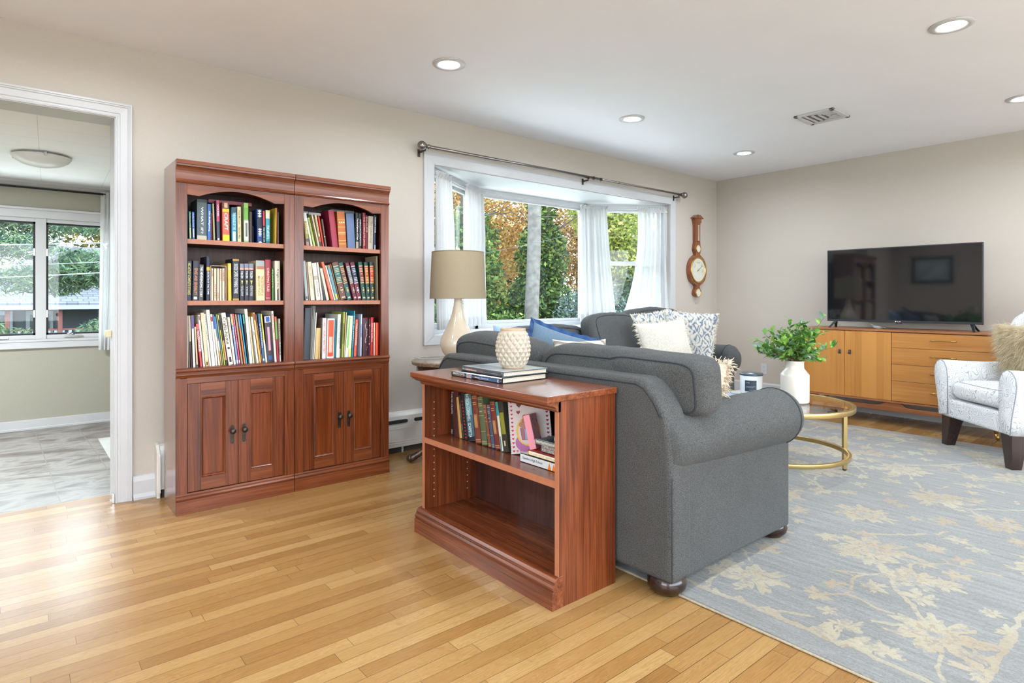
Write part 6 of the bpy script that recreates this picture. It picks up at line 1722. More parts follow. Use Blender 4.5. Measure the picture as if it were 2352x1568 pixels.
for k in range(2):
    a, b = ys_[k] + .0015, ys_[k + 1] - .0015; mb = MB(); mb.box(SX - .002, SX + .018, a, b, SZ0 + .012, SZ1 - .020); dr = obj('door', mb, M_teakz, sb, bevel=.0012)
    yh = b - .035 if k == 0 else a + .035
    yh = ys_[1] + (-.042 if k == 0 else .042)
    mb = MB(); mb.box(SX - .005, SX - .002, yh - .011, yh + .011, .595, .635); mb.tube([(SX - .004, yh - .008, .630), (SX - .016, yh - .008, .628), (SX - .018, yh - .006, .600), (SX - .018, yh + .006, .600), (SX - .016, yh + .008, .628), (SX - .004, yh + .008, .630)], .0028, 8)
    obj('handle', mb, M_nickel, dr)
zz = (.806, .676, .534, .391, .217)
for k in range(4):
    mb = MB(); mb.box(SX - .002, SX + .018, S0 + .020, 1.863, zz[k + 1] + .0015, zz[k] - .0015); dr = obj('drawer', mb, M_teaky, sb, bevel=.0012)
    zc = (zz[k] + zz[k + 1]) / 2 + .01; mb = MB()
    mb.tube([(SX - .003, 1.402, zc - .001), (SX - .014, 1.405, zc), (SX - .018, 1.44, zc + .002), (SX - .018, 1.54, zc + .002), (SX - .014, 1.575, zc), (SX - .003, 1.578, zc - .001)], .0042, 8, flat=(1.3, 1)); obj('pull', mb, M_brass, dr)
mb = MB(); pts = [(S0 + .06, .120), (S1 - .06, .120), (S1 - .06, .199)]
def scoop(a, b): return [(b, .199), (b - .035, .190), (b - .06, .168), (b - .10, .160), (a + .10, .160), (a + .06, .168), (a + .035, .190), (a, .199)]
pts += [p_ for p_ in scoop(1.90, S1 - .11)] + [p_ for p_ in scoop(S0 + .11, 1.83)] + [(S0 + .06, .199)]
mb.prism(pts, 'x', SX + .03, SX + .055); obj('stretcher', mb, M_teakd, sb, bevel=.003)
for yy in (S0 + .085, S1 - .085):
    for xx in (SX + .045, SXB - .06):
        zt_, dy = .199, (.03 if yy > 2 else -.03)
        mb = MB(); mb.tube([(xx, yy, zt_), (xx - .012, yy + dy * .7, .045)], [.024, .014], 14); lg = obj('leg', mb, M_teakd, sb)
        mb = MB(); mb.tube([(xx - .012, yy + dy * .7, .047), (xx - .016, yy + dy, .0008)], [.0152, .010], 14); obj('ferrule', mb, M_brass, lg)

# television
tv = thing('television', 'large black flat television standing on the sideboard', 'television', (6.0, 1.865, SZ1), rotz=R(2.3))
TW, TZ0, TZ1 = 1.190, .059, .732
mb = MB(); mb.box(0, .022, -TW / 2, TW / 2, TZ0, TZ1); mb.box(.02, .060, -TW / 2 + .15, TW / 2 - .15, TZ0 + .02, TZ1 - .2); obj('housing', mb, plain('tv_plastic', '2a2e33', .35), tv, local=True, bevel=.003)
m_s, nt_, p_s, o_s = nodes('tv_screen'); p_s.inputs['Base Color'].default_value = (.006, .007, .009, 1); p_s.inputs['Roughness'].default_value = .05; p_s.inputs['Specular IOR Level'].default_value = .9
mb = MB(); mb.box(-.0016, .001, -TW / 2 + .009, TW / 2 - .009, TZ0 + .021, TZ1 - .009); obj('screen', mb, m_s, tv, local=True)
mb = MB(); mb.col = srgb('d8dadc'); lettering(mb, 'LG', (-.0012, .012, TZ0 + .005), (0, -1, 0), (0, 0, 1), .026, .010, .02)
for k in range(14):
    a = 2 * PI * k / 14
b = mb.addv([(-.0012, .024 + .006 * math.cos(2 * PI * k / 14), TZ0 + .010 + .006 * math.sin(2 * PI * k / 14)) for k in range(14)]); mb.face([b + k for k in range(14)][::-1])
obj('logo', mb, M_matte, tv, local=True)
mb = MB(); mb.col = srgb('15171a'); mb.box(-.002, .012, -.022, .022, TZ0 - .007, TZ0); mb.col = srgb('d02a20'); mb.box(-.0026, -.0018, -.006, .006, TZ0 - .005, TZ0 - .001); obj('sensor', mb, M_cover, tv, local=True)
for sy_ in (-1, 1):
    yy = sy_ * (TW / 2 - .075); mb = MB()
    for dx, dy in ((-.075, .032), (.095, -.0)):
        mb.hexa([(dx - .010, yy + sy_ * .03 - .008, .0012), (dx + .010, yy + sy_ * .03 - .008, .0012), (dx + .010, yy + sy_ * .03 + .008, .0012), (dx - .010, yy + sy_ * .03 + .008, .0012), (.0, yy - .014, TZ0 + .004), (.020, yy - .014, TZ0 + .004), (.020, yy + .014, TZ0 + .004), (.0, yy + .014, TZ0 + .004)])
    obj('foot', mb, M_black, tv, local=True, bevel=.002)
mb = MB(); mb.tube([(6.05, 2.02, SZ1 + .004), (6.02, 2.06, SZ1 + .008), (6.06, 2.10, SZ1 + .012), (6.03, 2.05, SZ1 + .02), (6.08, 2.0, SZ1 + .006), (6.12, 2.06, SZ1 + .004), (6.16, 2.02, SZ1 + .004)], .004, 7); mb.tube([(6.04, 2.02, SZ1 + .006), (6.02, 2.08, SZ1 + .03), (6.05, 2.13, SZ1 + .055)], .0025, 6)
tag(obj('coiled_cable', mb, plain('white_cable', 'c8ccd0', .4)), 'small tangle of white cable under the television', 'cable')
# wall outlet
mb = MB(); mb.box(WALL_X - .006, WALL_X, 3.226, 3.297, .268, .386)
ot = thing('wall_outlet', 'white duplex outlet low on the far wall by the corner', 'outlet', (WALL_X, 3.26, .327)); obj('cover_plate', mb, M_trim, ot, bevel=.003)
for z in (.306, .348):
    mb = MB(); mb.prism([(3.2615 + .0165 * math.cos(2 * PI * k / 16), z + .0145 * math.sin(2 * PI * k / 16)) for k in range(16)], 'x', WALL_X - .0075, WALL_X - .004); so = obj('socket', mb, M_trim, ot)
    mb = MB(); mb.box(WALL_X - .0082, WALL_X - .0072, 3.268, 3.2695, z - .002, z + .007); mb.box(WALL_X - .0082, WALL_X - .0072, 3.2535, 3.255, z - .002, z + .007); mb.box(WALL_X - .0082, WALL_X - .0072, 3.2595, 3.2635, z - .010, z - .006); obj('slot', mb, M_black, so)

# ------------------------------------------------------------------ armchair
def paisley():
    m, nt, p, o = nodes('paisley_cloth')
    t = N(nt, 'TexCoord'); dn = N(nt, 'TexNoise'); dn.inputs['Scale'].default_value = 11; dn.inputs['Detail'].default_value = 1; nt.links.new(t.outputs['Object'], dn.inputs['Vector'])
    a = N(nt, 'VectorMath', operation='MULTIPLY_ADD'); nt.links.new(dn.outputs['Color'], a.inputs[0]); a.inputs[1].default_value = (.16, .16, .16); nt.links.new(t.outputs['Object'], a.inputs[2])
    v = N(nt, 'TexVoronoi', feature='F1'); nt.links.new(a.outputs[0], v.inputs['Vector']); v.inputs['Scale'].default_value = 8
    w = mathn(nt, 'ABSOLUTE', mathn(nt, 'SINE', mathn(nt, 'MULTIPLY', v.outputs['Distance'], 30)))
    ln = mathn(nt, 'LESS_THAN', w, .32); brk = mathn(nt, 'GREATER_THAN', noise(nt, t.outputs['Object'], 16, 1), .36)
    f = mathn(nt, 'MULTIPLY', mathn(nt, 'MULTIPLY', ln, brk), .75)
    sp = noise(nt, t.outputs['Object'], 300, 2)
    base = ramp(nt, sp, [(.3, srgb('d2d4d6')), (.7, srgb('ebebec'))])
    nt.links.new(mix(nt, f, base, srgb('868d96')), p.inputs['Base Color']); p.inputs['Roughness'].default_value = .9; p.inputs['Sheen Weight'].default_value = .2
    bump(nt, p, sp, .3, .001); return m
M_pais = paisley(); M_ppipe = fabric('paisley_piping', '8a9098', 'a8adb3', 300)
ac = thing('armchair', 'light grey paisley wing armchair with tapered dark legs, at the right edge', 'armchair', (5.38, .85, 0), rotz=R(45))
def lob(name, mb, mat, parent, **k): return obj(name, mb, mat, parent, local=True, **k)
mb = MB(); mb.prism([(-.35, .225), (.35, .225), (.36, .36), (-.36, .36)], 'y', -.40, .40); lob('seat_frame', mb, M_pais, ac, bevel=.02, segs=3)
mb = MB(); add_cushion(mb, place((0, .07, .435), 0, 90), .535, .66, .16, 9, 3.6, 3, .006); sc_ = lob('seat_cushion', mb, M_pais, ac, fix=True)
mb = MB(); add_piping(mb, place((0, .07, .435), 0, 90), .535, .66, .16, 9, 3.6, 3, .006, ys=(-.72, .72), r=.0035); lob('piping', mb, M_ppipe, sc_)
def armprof(s, lift, flare):
    P_ = [(.265, .25), (.262, .44), (.262, .52), (.272, .585), (.300, .628), (.338, .645), (.380, .632), (.410, .595), (.418, .545), (.408, .48), (.390, .41), (.372, .33), (.358, .228)]
    return [(s * (x + (flare * max(0, (z - .45)) * .3)), z + lift * max(0, (z - .5)) / .14) for x, z in P_]
for s in (1, -1):
    rings = []
    for i in range(18):
        u = i / 17; y = .415 - .80 * u; lift = -.022 * math.sin(u * PI) + .018 * u; e = 0
        rg_ = [(x, y, z) for x, z in armprof(s, lift, 0)]; cxm = s * .335
        if u == 0: rg_ = [(cxm + (x - cxm) * .90, y, .45 + (z - .45) * .955) for x, y, z in rg_]
        rings.append(rg_ if s > 0 else rg_[::-1])
    rings.insert(1, [(s * .335 + (x - s * .335) * .975, .409, .45 + (z - .45) * .985) for x, _, z in ([(x, 0, z) for x, z in armprof(s, 0, 0)] if s > 0 else [(x, 0, z) for x, z in armprof(s, 0, 0)][::-1])])
    mb = MB(); mb.loft(rings); ao = lob('arm', mb, M_pais, ac, fix=True)
    mb = MB(); mb.tube([(s * .335 + (x - s * .335) * .985, .408, .45 + (z - .45) * .99) for x, z in armprof(s, 0, 0)], .004, 6); lob('piping', mb, M_ppipe, ao)
    rings = []
    for i in range(12):
        u = i / 11; z = .56 + .54 * u
        yf_ = -.08 - .05 * math.sin(u * PI) - .02 * u + (.10 * math.sin(min(1, u * 1.3) * PI) if u < .77 else 0) - (.22 * max(0, u - .75) / .25) ** 1.0
        yb2 = -.42 - .06 * u; xi = .285 + .01 * u; xo = .375 + .02 * math.sin(u * PI)
        n = 16; rg_ = []
        for k in range(n):
            a = 2 * PI * k / n; c_, s_ = math.cos(a), math.sin(a)
            rg_.append((s * ((xi + xo) / 2 + (xo - xi) / 2 * math.copysign(abs(c_) ** .6, c_)), (yf_ + yb2) / 2 + (yf_ - yb2) / 2 * math.copysign(abs(s_) ** .6, s_), z))
        rings.append(rg_)
    mb = MB(); mb.loft(rings); lob('wing', mb, M_pais, ac, fix=True)
mb = MB(); add_cushion(mb, place((0, -.36, .74), 0, -9), .66, .84, .17, 8, 3.4, 9, .008); lob('backrest', mb, M_pais, ac, fix=True)
def fur_mat():
    m, nt, p, o = nodes('long_fur')
    c = ramp(nt, noise(nt, coords(nt), 22, 3), [(.3, srgb('d2c2a0')), (.7, srgb('f2e8d0'))])
    nt.links.new(c, p.inputs['Base Color']); p.inputs['Roughness'].default_value = .7
    t = N(nt, 'BsdfTranslucent'); nt.links.new(c, t.inputs[0]); ms = N(nt, 'MixShader'); ms.inputs[0].default_value = .55
    nt.links.new(p.outputs[0], ms.inputs[1]); nt.links.new(t.outputs[0], ms.inputs[2]); nt.links.new(ms.outputs[0], o.inputs[0]); return m
M_leg = wood('espresso_leg', '1c1210', '2c1c1a', '3c2a28', 'z', .25, coat=.3)
for s in (1, -1):
    for (yy, oy) in ((.345, .02), (-.33, -.05)):
        zb = .0125 if yy > 0 or s < 0 else .0008
        a, b_ = .050, .030; X, Y = s * .305, yy; xo = s * .325; yo = yy + oy
        zb = .0125 if (5.38 + .707 * xo - .707 * yo) < RX1 + .03 and yy > 0 else .0008
        mb = MB(); mb.hexa([(xo - b_, yo - b_, zb), (xo + b_, yo - b_, zb), (xo + b_, yo + b_, zb), (xo - b_, yo + b_, zb), (X - a, Y - a, .228), (X + a, Y - a, .228), (X + a, Y + a, .228), (X - a, Y + a, .228)]); lob('leg', mb, M_leg, ac, bevel=.003)
M_fur = fur_mat()
pillow('fur_pillow', 'fluffy tan long-haired pillow on the paisley armchair', (5.40, .87, .715), 45 + 180, 16, .46, .42, .18, M_fur, seed=14, hair=(.075, 9000, M_fur))

# ------------------------------------------------------------------ barometer on the window wall
bm_ = thing('banjo_barometer', 'wooden banjo barometer with brass dial hanging beside the bay window', 'barometer', (5.872, WALL_Y, 1.42))
M_mah = wood('mahogany', '5a2c18', '7e4526', '9c6038', 'z', .25, 1.2, coat=.4)
hw = [(1.118, .000), (1.120, .030), (1.130, .050), (1.150, .062), (1.175, .062), (1.198, .050), (1.214, .036), (1.228, .031), (1.245, .040), (1.262, .075), (1.285, .115), (1.32, .146), (1.37, .164), (1.417, .168), (1.465, .162), (1.51, .142), (1.545, .112), (1.570, .072), (1.585, .045), (1.596, .038), (1.612, .045), (1.632, .058), (1.655, .062), (1.68, .056), (1.705, .046), (1.73, .043), (1.90, .043), (1.93, .046), (1.95, .05)]
pts = [(5.872 + w, z) for z, w in hw] + [(5.872 - w, z) for z, w in hw[::-1][:-1]]
mb = MB(); mb.prism(pts[::-1], 'y', WALL_Y - .045, WALL_Y - .001); obj('case', mb, M_mah, bm_, bevel=.003)
mb = MB(); mb.box(5.872 - .056, 5.872 + .056, WALL_Y - .052, WALL_Y - .001, 1.945, 1.99)
mb.prism([(5.872 - .085, 1.99), (5.872 + .085, 1.99), (5.872 + .085, 2.000), (5.872 + .02, 2.034), (5.872, 2.028), (5.872 - .02, 2.034), (5.872 - .085, 2.000)][::-1], 'y', WALL_Y - .06, WALL_Y - .001); obj('pediment', mb, M_mah, bm_, bevel=.002)
mb = MB(); mb.box(5.872 - .020, 5.872 + .020, WALL_Y - .050, WALL_Y - .045, 1.735, 1.93); tb_ = obj('thermometer_box', mb, M_mah, bm_, bevel=.002)
mb = MB(); mb.col = srgb('c9bfae'); mb.box(5.872 - .013, 5.872 + .013, WALL_Y - .0512, WALL_Y - .0500, 1.745, 1.92); mb.col = srgb('3a2a22'); mb.box(5.872 - .002, 5.872 + .002, WALL_Y - .0520, WALL_Y - .0510, 1.755, 1.91)
for k in range(16): mb.box(5.872 - .010, 5.872 - .004, WALL_Y - .0516, WALL_Y - .0511, 1.76 + .0095 * k, 1.761 + .0095 * k)
obj('thermometer', mb, M_cover, tb_)
def dial(zc, r, main):
    mb = MB(); mb.lathe([(r * .86, 0), (r * .9, -.008), (r * .96, -.011), (r, -.006), (r, 0)], 5.872, WALL_Y - .045, zc, 44, ax='y'); bz = obj('bezel', mb, M_brass, bm_)
    mb = MB(); mb.col = srgb('d8d6c6'); mb.lathe([(.0001, -.002), (r * .88, -.002)], 5.872, WALL_Y - .045, zc, 44, ax='y', smooth=False)
    yy = WALL_Y - .0476; mb.col = srgb('6c6a60')
    for k in range(60 if main else 12):
        a = 2 * PI * k / (60 if main else 12); c_, s_ = math.cos(a), math.sin(a); w = .0006
        mb.quad((5.872 + r * .66 * c_ - w * s_, yy, zc + r * .66 * s_ + w * c_), (5.872 + r * .66 * c_ + w * s_, yy, zc + r * .66 * s_ - w * c_), (5.872 + r * .72 * c_ + w * s_, yy, zc + r * .72 * s_ - w * c_), (5.872 + r * .72 * c_ - w * s_, yy, zc + r * .72 * s_ + w * c_))
    if main:
        for s_, a in (('RAIN', 150), ('CHANGE', 90), ('FAIR', 38), ('DRY', -10)):
            ca, sa = math.cos(R(a)), math.sin(R(a)); ux = (sa, 0, -ca); uy = (ca, 0, sa); wd = text_pts(s_, .012)[2] * .012
            lettering(mb, s_, (5.872 + r * .50 * ca - ux[0] * wd / 2, yy, zc + r * .50 * sa - ux[2] * wd / 2), ux, uy, wd, .012, .012)
        mb.col = srgb('22262a')
        for a, L_, w in ((32, r * .66, .003), (212, r * .3, .004)):
            c_, s_ = math.cos(R(a)), math.sin(R(a)); mb.quad((5.872 - w * s_, yy - .002, zc + w * c_), (5.872 + w * s_, yy - .002, zc - w * c_), (5.872 + L_ * c_ + .0008 * s_, yy - .002, zc + L_ * s_ - .0008 * c_), (5.872 + L_ * c_ - .0008 * s_, yy - .002, zc + L_ * s_ + .0008 * c_))
    obj('dial_face', mb, M_cover, bz)
    if main: mb = MB(); mb.ball((5.872, WALL_Y - .051, zc), .007, 12, 8); obj('knob', mb, M_brass, bz)
dial(1.417, .148, True); dial(1.655, .046, False); dial(1.163, .050, False)

# ------------------------------------------------------------------ long curtain rod and sheers of the bay
cr = thing('curtain_rod', 'long dark nickel curtain rod with ball finials above the bay window', 'curtain rod', (3.9, 3.74, 2.205))
RZ, RY = 2.208, 3.745
mb = MB(); mb.tube([(2.315, RY, RZ), (4.20, RY, RZ)], .0125, 14); mb.tube([(4.20, RY, RZ), (5.50, RY, RZ)], .010, 14); obj('rod', mb, M_nickel, cr)
mb = MB()
for x in (4.20, 4.10): mb.tube([(x - .008, RY, RZ), (x + .008, RY, RZ)], .0155, 12)
mb.tube([(4.45, RY, RZ), (4.455, RY, RZ)], .0125, 12); obj('collar', mb, M_bronze, cr)
for x, s in ((2.27, -1), (5.535, 1)):
    mb = MB(); mb.ball((x, RY, RZ), .034, 20, 14); mb.lathe([(.014, .0), (.019, .006), (.012, .012), (.012, .02), (.018, .026), (.018, .034), (.013, .038)], x - s * .028, RY, RZ, 16, ax='x') if s < 0 else mb.lathe([(.014, .0), (.019, -.006), (.012, -.012), (.012, -.02), (.018, -.026), (.018, -.034), (.013, -.038)], x - .028, RY, RZ, 16, ax='x')
    obj('finial', mb, M_nickel, cr)
for x in (2.30, 4.03, 5.44):
    mb = MB(); mb.box(x - .006, x + .006, RY, WALL_Y - (.02 if 2.34 < x < 5.48 else 0), RZ - .035, RZ - .022); mb.box(x - .010, x + .010, WALL_Y - (.026 if 2.34 < x < 5.48 else .006), WALL_Y - (.02 if 2.34 < x < 5.48 else 0), RZ - .06, RZ - .005)
    mb.tube([(x, RY + .016 * math.cos(a), RZ + .016 * math.sin(a)) for a in [PI + PI * k / 8 for k in range(9)]], .004, 6); mb.tube([(x, RY, RZ - .017), (x, RY, RZ - .03)], .005, 6)
    obj('bracket', mb, M_bronze, cr, bevel=.001)
def trod(name, label, a, b, z):
    mb = MB(); mb.tube([(*a, z), (*b, z)], .009, 10); r = obj(name, mb, M_white); return tag(r, label, 'curtain rod', 'white tension rods in the bay')
trod('tension_rod', 'white tension rod across the left angled window of the bay', (2.452, 3.852), (3.22, 4.315), 2.022)
trod('tension_rod', 'white tension rod across the right angled window of the bay', (4.64, 4.315), (5.372, 3.852), 2.022)
cg = 'sheer white curtains in the bay window'
curtain('curtain', (2.456, 3.850), (2.67, 3.977), (2.44, 3.80), (2.66, 3.92), 2.04, .862, 6.5, 'sheer white curtain at the far left end of the bay window', cg, 1, .020)
curtain('curtain', (2.93, 4.13), (3.24, 4.30), (2.86, 4.06), (3.20, 4.22), 2.04, .865, 9, 'sheer white curtain over the left inner corner of the bay window', cg, 2, .022)
curtain('curtain', (4.50, 4.30), (4.80, 4.19), (4.44, 4.24), (4.86, 4.10), 2.04, .865, 8, 'sheer white curtain over the right inner corner of the bay window', cg, 3, .022)
curtain('curtain', (5.09, 4.03), (5.368, 3.855), (4.88, 4.10), (5.375, 3.80), 2.04, .865, 8, 'sheer white curtain at the right end of the bay window, flaring at its foot', cg, 4, .022, curve=2.6)

# ------------------------------------------------------------------ outside
GZ = -1.0
def ground_mat():
    m, nt, p, o = nodes('lawn')
    c = ramp(nt, noise(nt, coords(nt), .8, 6, .65), [(.3, srgb('2f3a20')), (.5, srgb('46502e')), (.7, srgb('5c5838'))])
    nt.links.new(c, p.inputs['Base Color']); p.inputs['Roughness'].default_value = 1; return m
mb = MB(); mb.box(-70, 80, 4.6, 110, GZ - .3, GZ); struct('lawn', mb, ground_mat())
mb = MB(); mb.box(-70, 80, -60, 4.6, GZ - .3, GZ - .05); struct('yard', mb, ground_mat())
M_bounce = plain('pale_bounce', 'e2dfd8', .8, var=.04)
mb = MB(); mb.box(-16, 16, -14, BACK_Y - .3, GZ - .2, GZ + .6); mb.box(-14, LEFT_X - .3, -3, 4, GZ - .2, GZ + .6); mb.box(-12, 13, 6.8, 10, GZ - .1, GZ + .01); mb.box(1.0, 13, 4.2, 6.8, GZ - .1, GZ + .3); struct('bounce_slab', mb, M_bounce)  # unseen pale slabs added to bounce daylight up to ceiling and bay soffit
mb = MB(); mb.box(LEFT_X - .1, WALL_X + .15, BACK_Y - .15, WALL_Y + WT - .01, GZ, -.12); mb.box(-2.2, .9, 3.98, 6.55, GZ, -.12)
struct('foundation', mb, plain('concrete', '8a8884', .9))
M_bark = attr('bark', .95, .1, var=.45, vscale=6)
def leaves_mat(): return attr('leaves', .7, .25, transl=.35)
M_leaf = leaves_mat()
def branchy(mb, p, d, L, r, depth, rnd, up=.1):
    d = d.normalized(); n = 4; pts = [p.copy()]; q = p.copy(); dd = d.copy()
    for i in range(n):
        dd = (dd + Vector((rnd.uniform(-.18, .18), rnd.uniform(-.18, .18), rnd.uniform(-.05, .2) * up * 3))).normalized(); q = q + dd * (L / n); pts.append(q.copy())
    mb.tube([tuple(x) for x in pts], [r * (1 - .55 * i / n) for i in range(n + 1)], 6 if r > .05 else 4, caps=False)
    out = [pts[-1]]
    if depth > 0:
        for k in range(3):
            s = pts[rnd.randint(1, n)]; nd = (dd + Vector((rnd.uniform(-1, 1), rnd.uniform(-1, 1), rnd.uniform(-.3, .7)))).normalized()
            out += branchy(mb, s, nd, L * rnd.uniform(.5, .75), r * .42, depth - 1, rnd, up)
    return out
def leafcloud(mb, blobs, n, size, cols, rnd, drop=0.0, flat=.5, gap=0):
    tot = sum(b[3] * b[4] * b[5] for b in blobs) or 1
    cl = [srgb(c) for c in cols]
    for (x, y, z, rx, ry, rz) in blobs:
        k = max(8, int(n * (rx * ry * rz) / tot))
        for _ in range(k):
            v = Vector((rnd.gauss(0, 1), rnd.gauss(0, 1), rnd.gauss(0, 1))).normalized() * (rnd.random() ** .45)
            c = Vector((x + v.x * rx, y + v.y * ry, z + v.z * rz))
            s = size * rnd.uniform(.5, 1.25)
            a = Vector((rnd.uniform(-1, 1), rnd.uniform(-1, 1), rnd.uniform(-1, .4))).normalized(); b = a.cross(Vector((rnd.uniform(-1, 1), rnd.uniform(-1, 1), rnd.uniform(-1, 1)))).normalized()
            t = rnd.random(); i = rnd.randrange(len(cl)); mb.col = tuple(cl[i][q] * (.50 + .34 * t) for q in range(3)) + (1,)
            bb = mb.addv([tuple(c - a * s), tuple(c + b * s * flat), tuple(c + a * s), tuple(c - b * s * flat)]); mb.face((bb, bb + 1, bb + 2, bb + 3))
def tree(name, label, cat, x, y, trunk_h, trunk_r, blobs, n, size, cols, seed, bark='4f4b45', limbs=5, group=None, flat=.5, lean=(0, 0)):
    rnd = random.Random(seed); t = thing(name, label, cat, (x, y, GZ), 0, group)
    mb = MB(); mb.col = srgb(bark)
    pts = []; rr = []
    for i in range(13):
        u = i / 12; pts.append((x + lean[0] * u + .05 * math.sin(u * 9 + seed), y + lean[1] * u + .05 * math.cos(u * 7), GZ - .05 + trunk_h * u)); rr.append(trunk_r * (1.12 - .12 * min(1, u * 8) - .30 * u))
    mb.tube(pts, rr, 12)
    for k in range(limbs):
        u = rnd.uniform(.45, 1); p = Vector(pts[int(u * 12)])
        branchy(mb, p, Vector((rnd.uniform(-1, 1), rnd.uniform(-1, 1), rnd.uniform(.1, .9))), trunk_h * rnd.uniform(.18, .35), trunk_r * .32, 2, rnd)
    obj('trunk', mb, M_bark, t)
    if n:
        mb = MB(); leafcloud(mb, blobs, n, size, cols, rnd, flat=flat); fo = obj('foliage', mb, M_leaf, t); fo['kind'] = 'stuff'
    return t
def B(x, y, z, r, sc=1): return (x, y, z, r, r, r * sc)
EVG = ['3f5a30', '56733c', '6f8a44', '2f4a2c', '8a9a50']; ORG = ['b98a4c', 'c99a58', 'a8764a', 'd8b06a', '9a8a50']; LIM = ['a9b458', 'c2c468', '8a9c48']; BLU = ['5a6f68', '6c827c', '47605a', '7c9088']
PIN = ['5c7a68', '6f8f72', '8aa87c', '47645a', '9ab48a']; BAM = ['7c9a44', '94ae54', '5f7e38', 'a9b860', '6a7c40']
# straight ahead: big grey trunk, evergreens, orange autumn crowns
tree('beech_tree', 'tall smooth grey tree trunk seen through the middle bay window', 'tree', 11.25, 12.6, 13, .215, [], 0, 0, EVG, 5, '6a6764', 4)
rnd = random.Random(4)
tree('evergreen_tree', 'dark evergreen left of the grey trunk', 'tree', 10.6, 15.0, 6, .12, [B(10.3, 14.6, 1.2, 1.3, 1.6), B(10.9, 15.2, 2.6, 1.0, 1.5), B(9.6, 14.2, .6, 1.2)], 16000, .09, EVG, 11, group='evergreens beyond the garden')
tree('evergreen_tree', 'pointed green conifer just right of the grey trunk', 'tree', 13.0, 14.2, 6, .10, [B(13.0, 14.2, .5, 1.2, 1.4), B(13.1, 14.2, 2.4, .9, 1.4), B(13.1, 14.2, 4.0, .55, 1.6)], 15000, .085, EVG, 12, group='evergreens beyond the garden')
tree('blue_shrub', 'blue green bush at the foot of the grey trunk', 'shrub', 13.4, 12.4, 2.2, .05, [B(13.2, 12.4, .3, 1.1), B(14.0, 12.6, .8, .9), B(12.2, 12.2, -.2, .8)], 8000, .055, BLU, 13, limbs=7)
tree('shrub', 'olive green bush low at the left of the middle bay window', 'shrub', 10.0, 12.0, 1.6, .05, [B(9.9, 12.0, -.2, 1.0), B(10.9, 12.2, -.3, .8)], 5000, .06, EVG, 14)
tree('autumn_tree', 'orange leaved tree filling the upper middle bay window', 'tree', 14.5, 22.0, 10, .16, [B(13.5, 22, 5.6, 3.0, .8), B(16.5, 22.5, 5.0, 3.0, .8), B(19.5, 23, 4.5, 2.6), B(16, 22, 2.8, 2.4)], 20000, .11, ORG, 15, '5c5048', 12)
tree('autumn_tree', 'thin orange tree behind the dark evergreen', 'tree', 18.5, 17.8, 9, .12, [B(18.2, 17.8, 4.0, 2.0), B(18.6, 17.5, 2.2, 1.6)], 9000, .09, ORG, 16, '5c5048', 12)
tree('lime_tree', 'pale lime green young tree right of the orange ones', 'tree', 15.2, 13.2, 7, .13, [B(14.8, 13.0, 4.0, 1.3), B(15.8, 13.4, 3.4, 1.1), B(15.6, 13.0, 2.4, .8)], 9000, .08, LIM, 17, '7c766c', 6, lean=(.6, 0))
tree('evergreen_tree', 'evergreen bush behind the right inner curtain', 'tree', 16.6, 13.2, 4, .10, [B(16.4, 13.0, .6, 1.6, 1.1), B(17.6, 13.4, .8, 1.6)], 12000, .09, BLU + EVG, 18, group='evergreens beyond the garden')
# the bamboo thicket behind the right-hand window
for i, (bx_, by_) in enumerate(((17.6, 11.8), (19.2, 12.2), (20.8, 12.4), (22.4, 12.2), (24.5, 12.0))):
    r = random.Random(40 + i); t = thing('bamboo_clump', ['bamboo clump at the left side of the right bay window', 'bamboo clump second from the left in the right bay window', 'bamboo clump in the middle of the right bay window', 'bamboo clump at the right side of the right bay window', 'bamboo clump hidden largely by the right end curtain'][i], 'bamboo', (bx_, by_, GZ), 0, 'bamboo thicket')
    mb = MB(); mb.col = srgb('9c9a6c')
    for k in range(26):
        x, y = bx_ + r.uniform(-.9, .9), by_ + r.uniform(-.5, .5); h = r.uniform(4, 6.5); lx_ = r.uniform(-.7, .7)
        mb.col = srgb(r.choice(['6c6a48', '545f3c', '7c785c', '484830'])); mb.tube([(x, y, GZ), (x + lx_ * .3, y, GZ + h * .5), (x + lx_, y, GZ + h)], [.022, .018, .008], 5, caps=False)
    obj('canes', mb, M_bark, t)
    mb = MB(); leafcloud(mb, [B(bx_, by_, 3.0, 1.6, 1.0), B(bx_, by_ + .4, 1.2, 1.3, 1.0), B(bx_ + .3, by_ + .5, 4.6, 1.4), B(bx_, by_ + .9, -.2, 1.1)], 9000, .10, BAM, r, flat=.22); fo = obj('foliage', mb, M_leaf, t); fo['kind'] = 'stuff'
# behind everything: woodland edge
for i, (x, y, r_, cc, lb_) in enumerate(((-9, 44, 6, EVG + PIN, 'distant trees far left, behind the grey house'), (14, 36, 6.5, ORG, 'distant orange trees behind the grey trunk'), (24, 32, 6.5, EVG + ORG, 'distant green and orange trees behind the lime tree'), (34, 26, 6, EVG + BAM, 'distant green trees behind the bamboo'), (40, 17, 5.5, EVG, 'distant green trees at the far right'))):
    tree('woodland_tree', lb_, 'tree', x, y, 9, .25, [B(x, y, 2.0, r_ * .8, .7), B(x - 3, y, 3.5, r_ * .55), B(x + 3, y, 3.0, r_ * .6)], 8000, .30, cc, 60 + i, '5c5650', 6, group='woodland edge')
# side view left of the bay
tree('evergreen_tree', 'grey green tree glimpsed through the left angled window', 'tree', 4.2, 13.5, 6, .12, [B(4.2, 13.5, 2.0, 1.8, 1.2), B(5.6, 14, 1.0, 1.6)], 6500, .09, BLU + LIM, 22, group='evergreens beyond the garden')
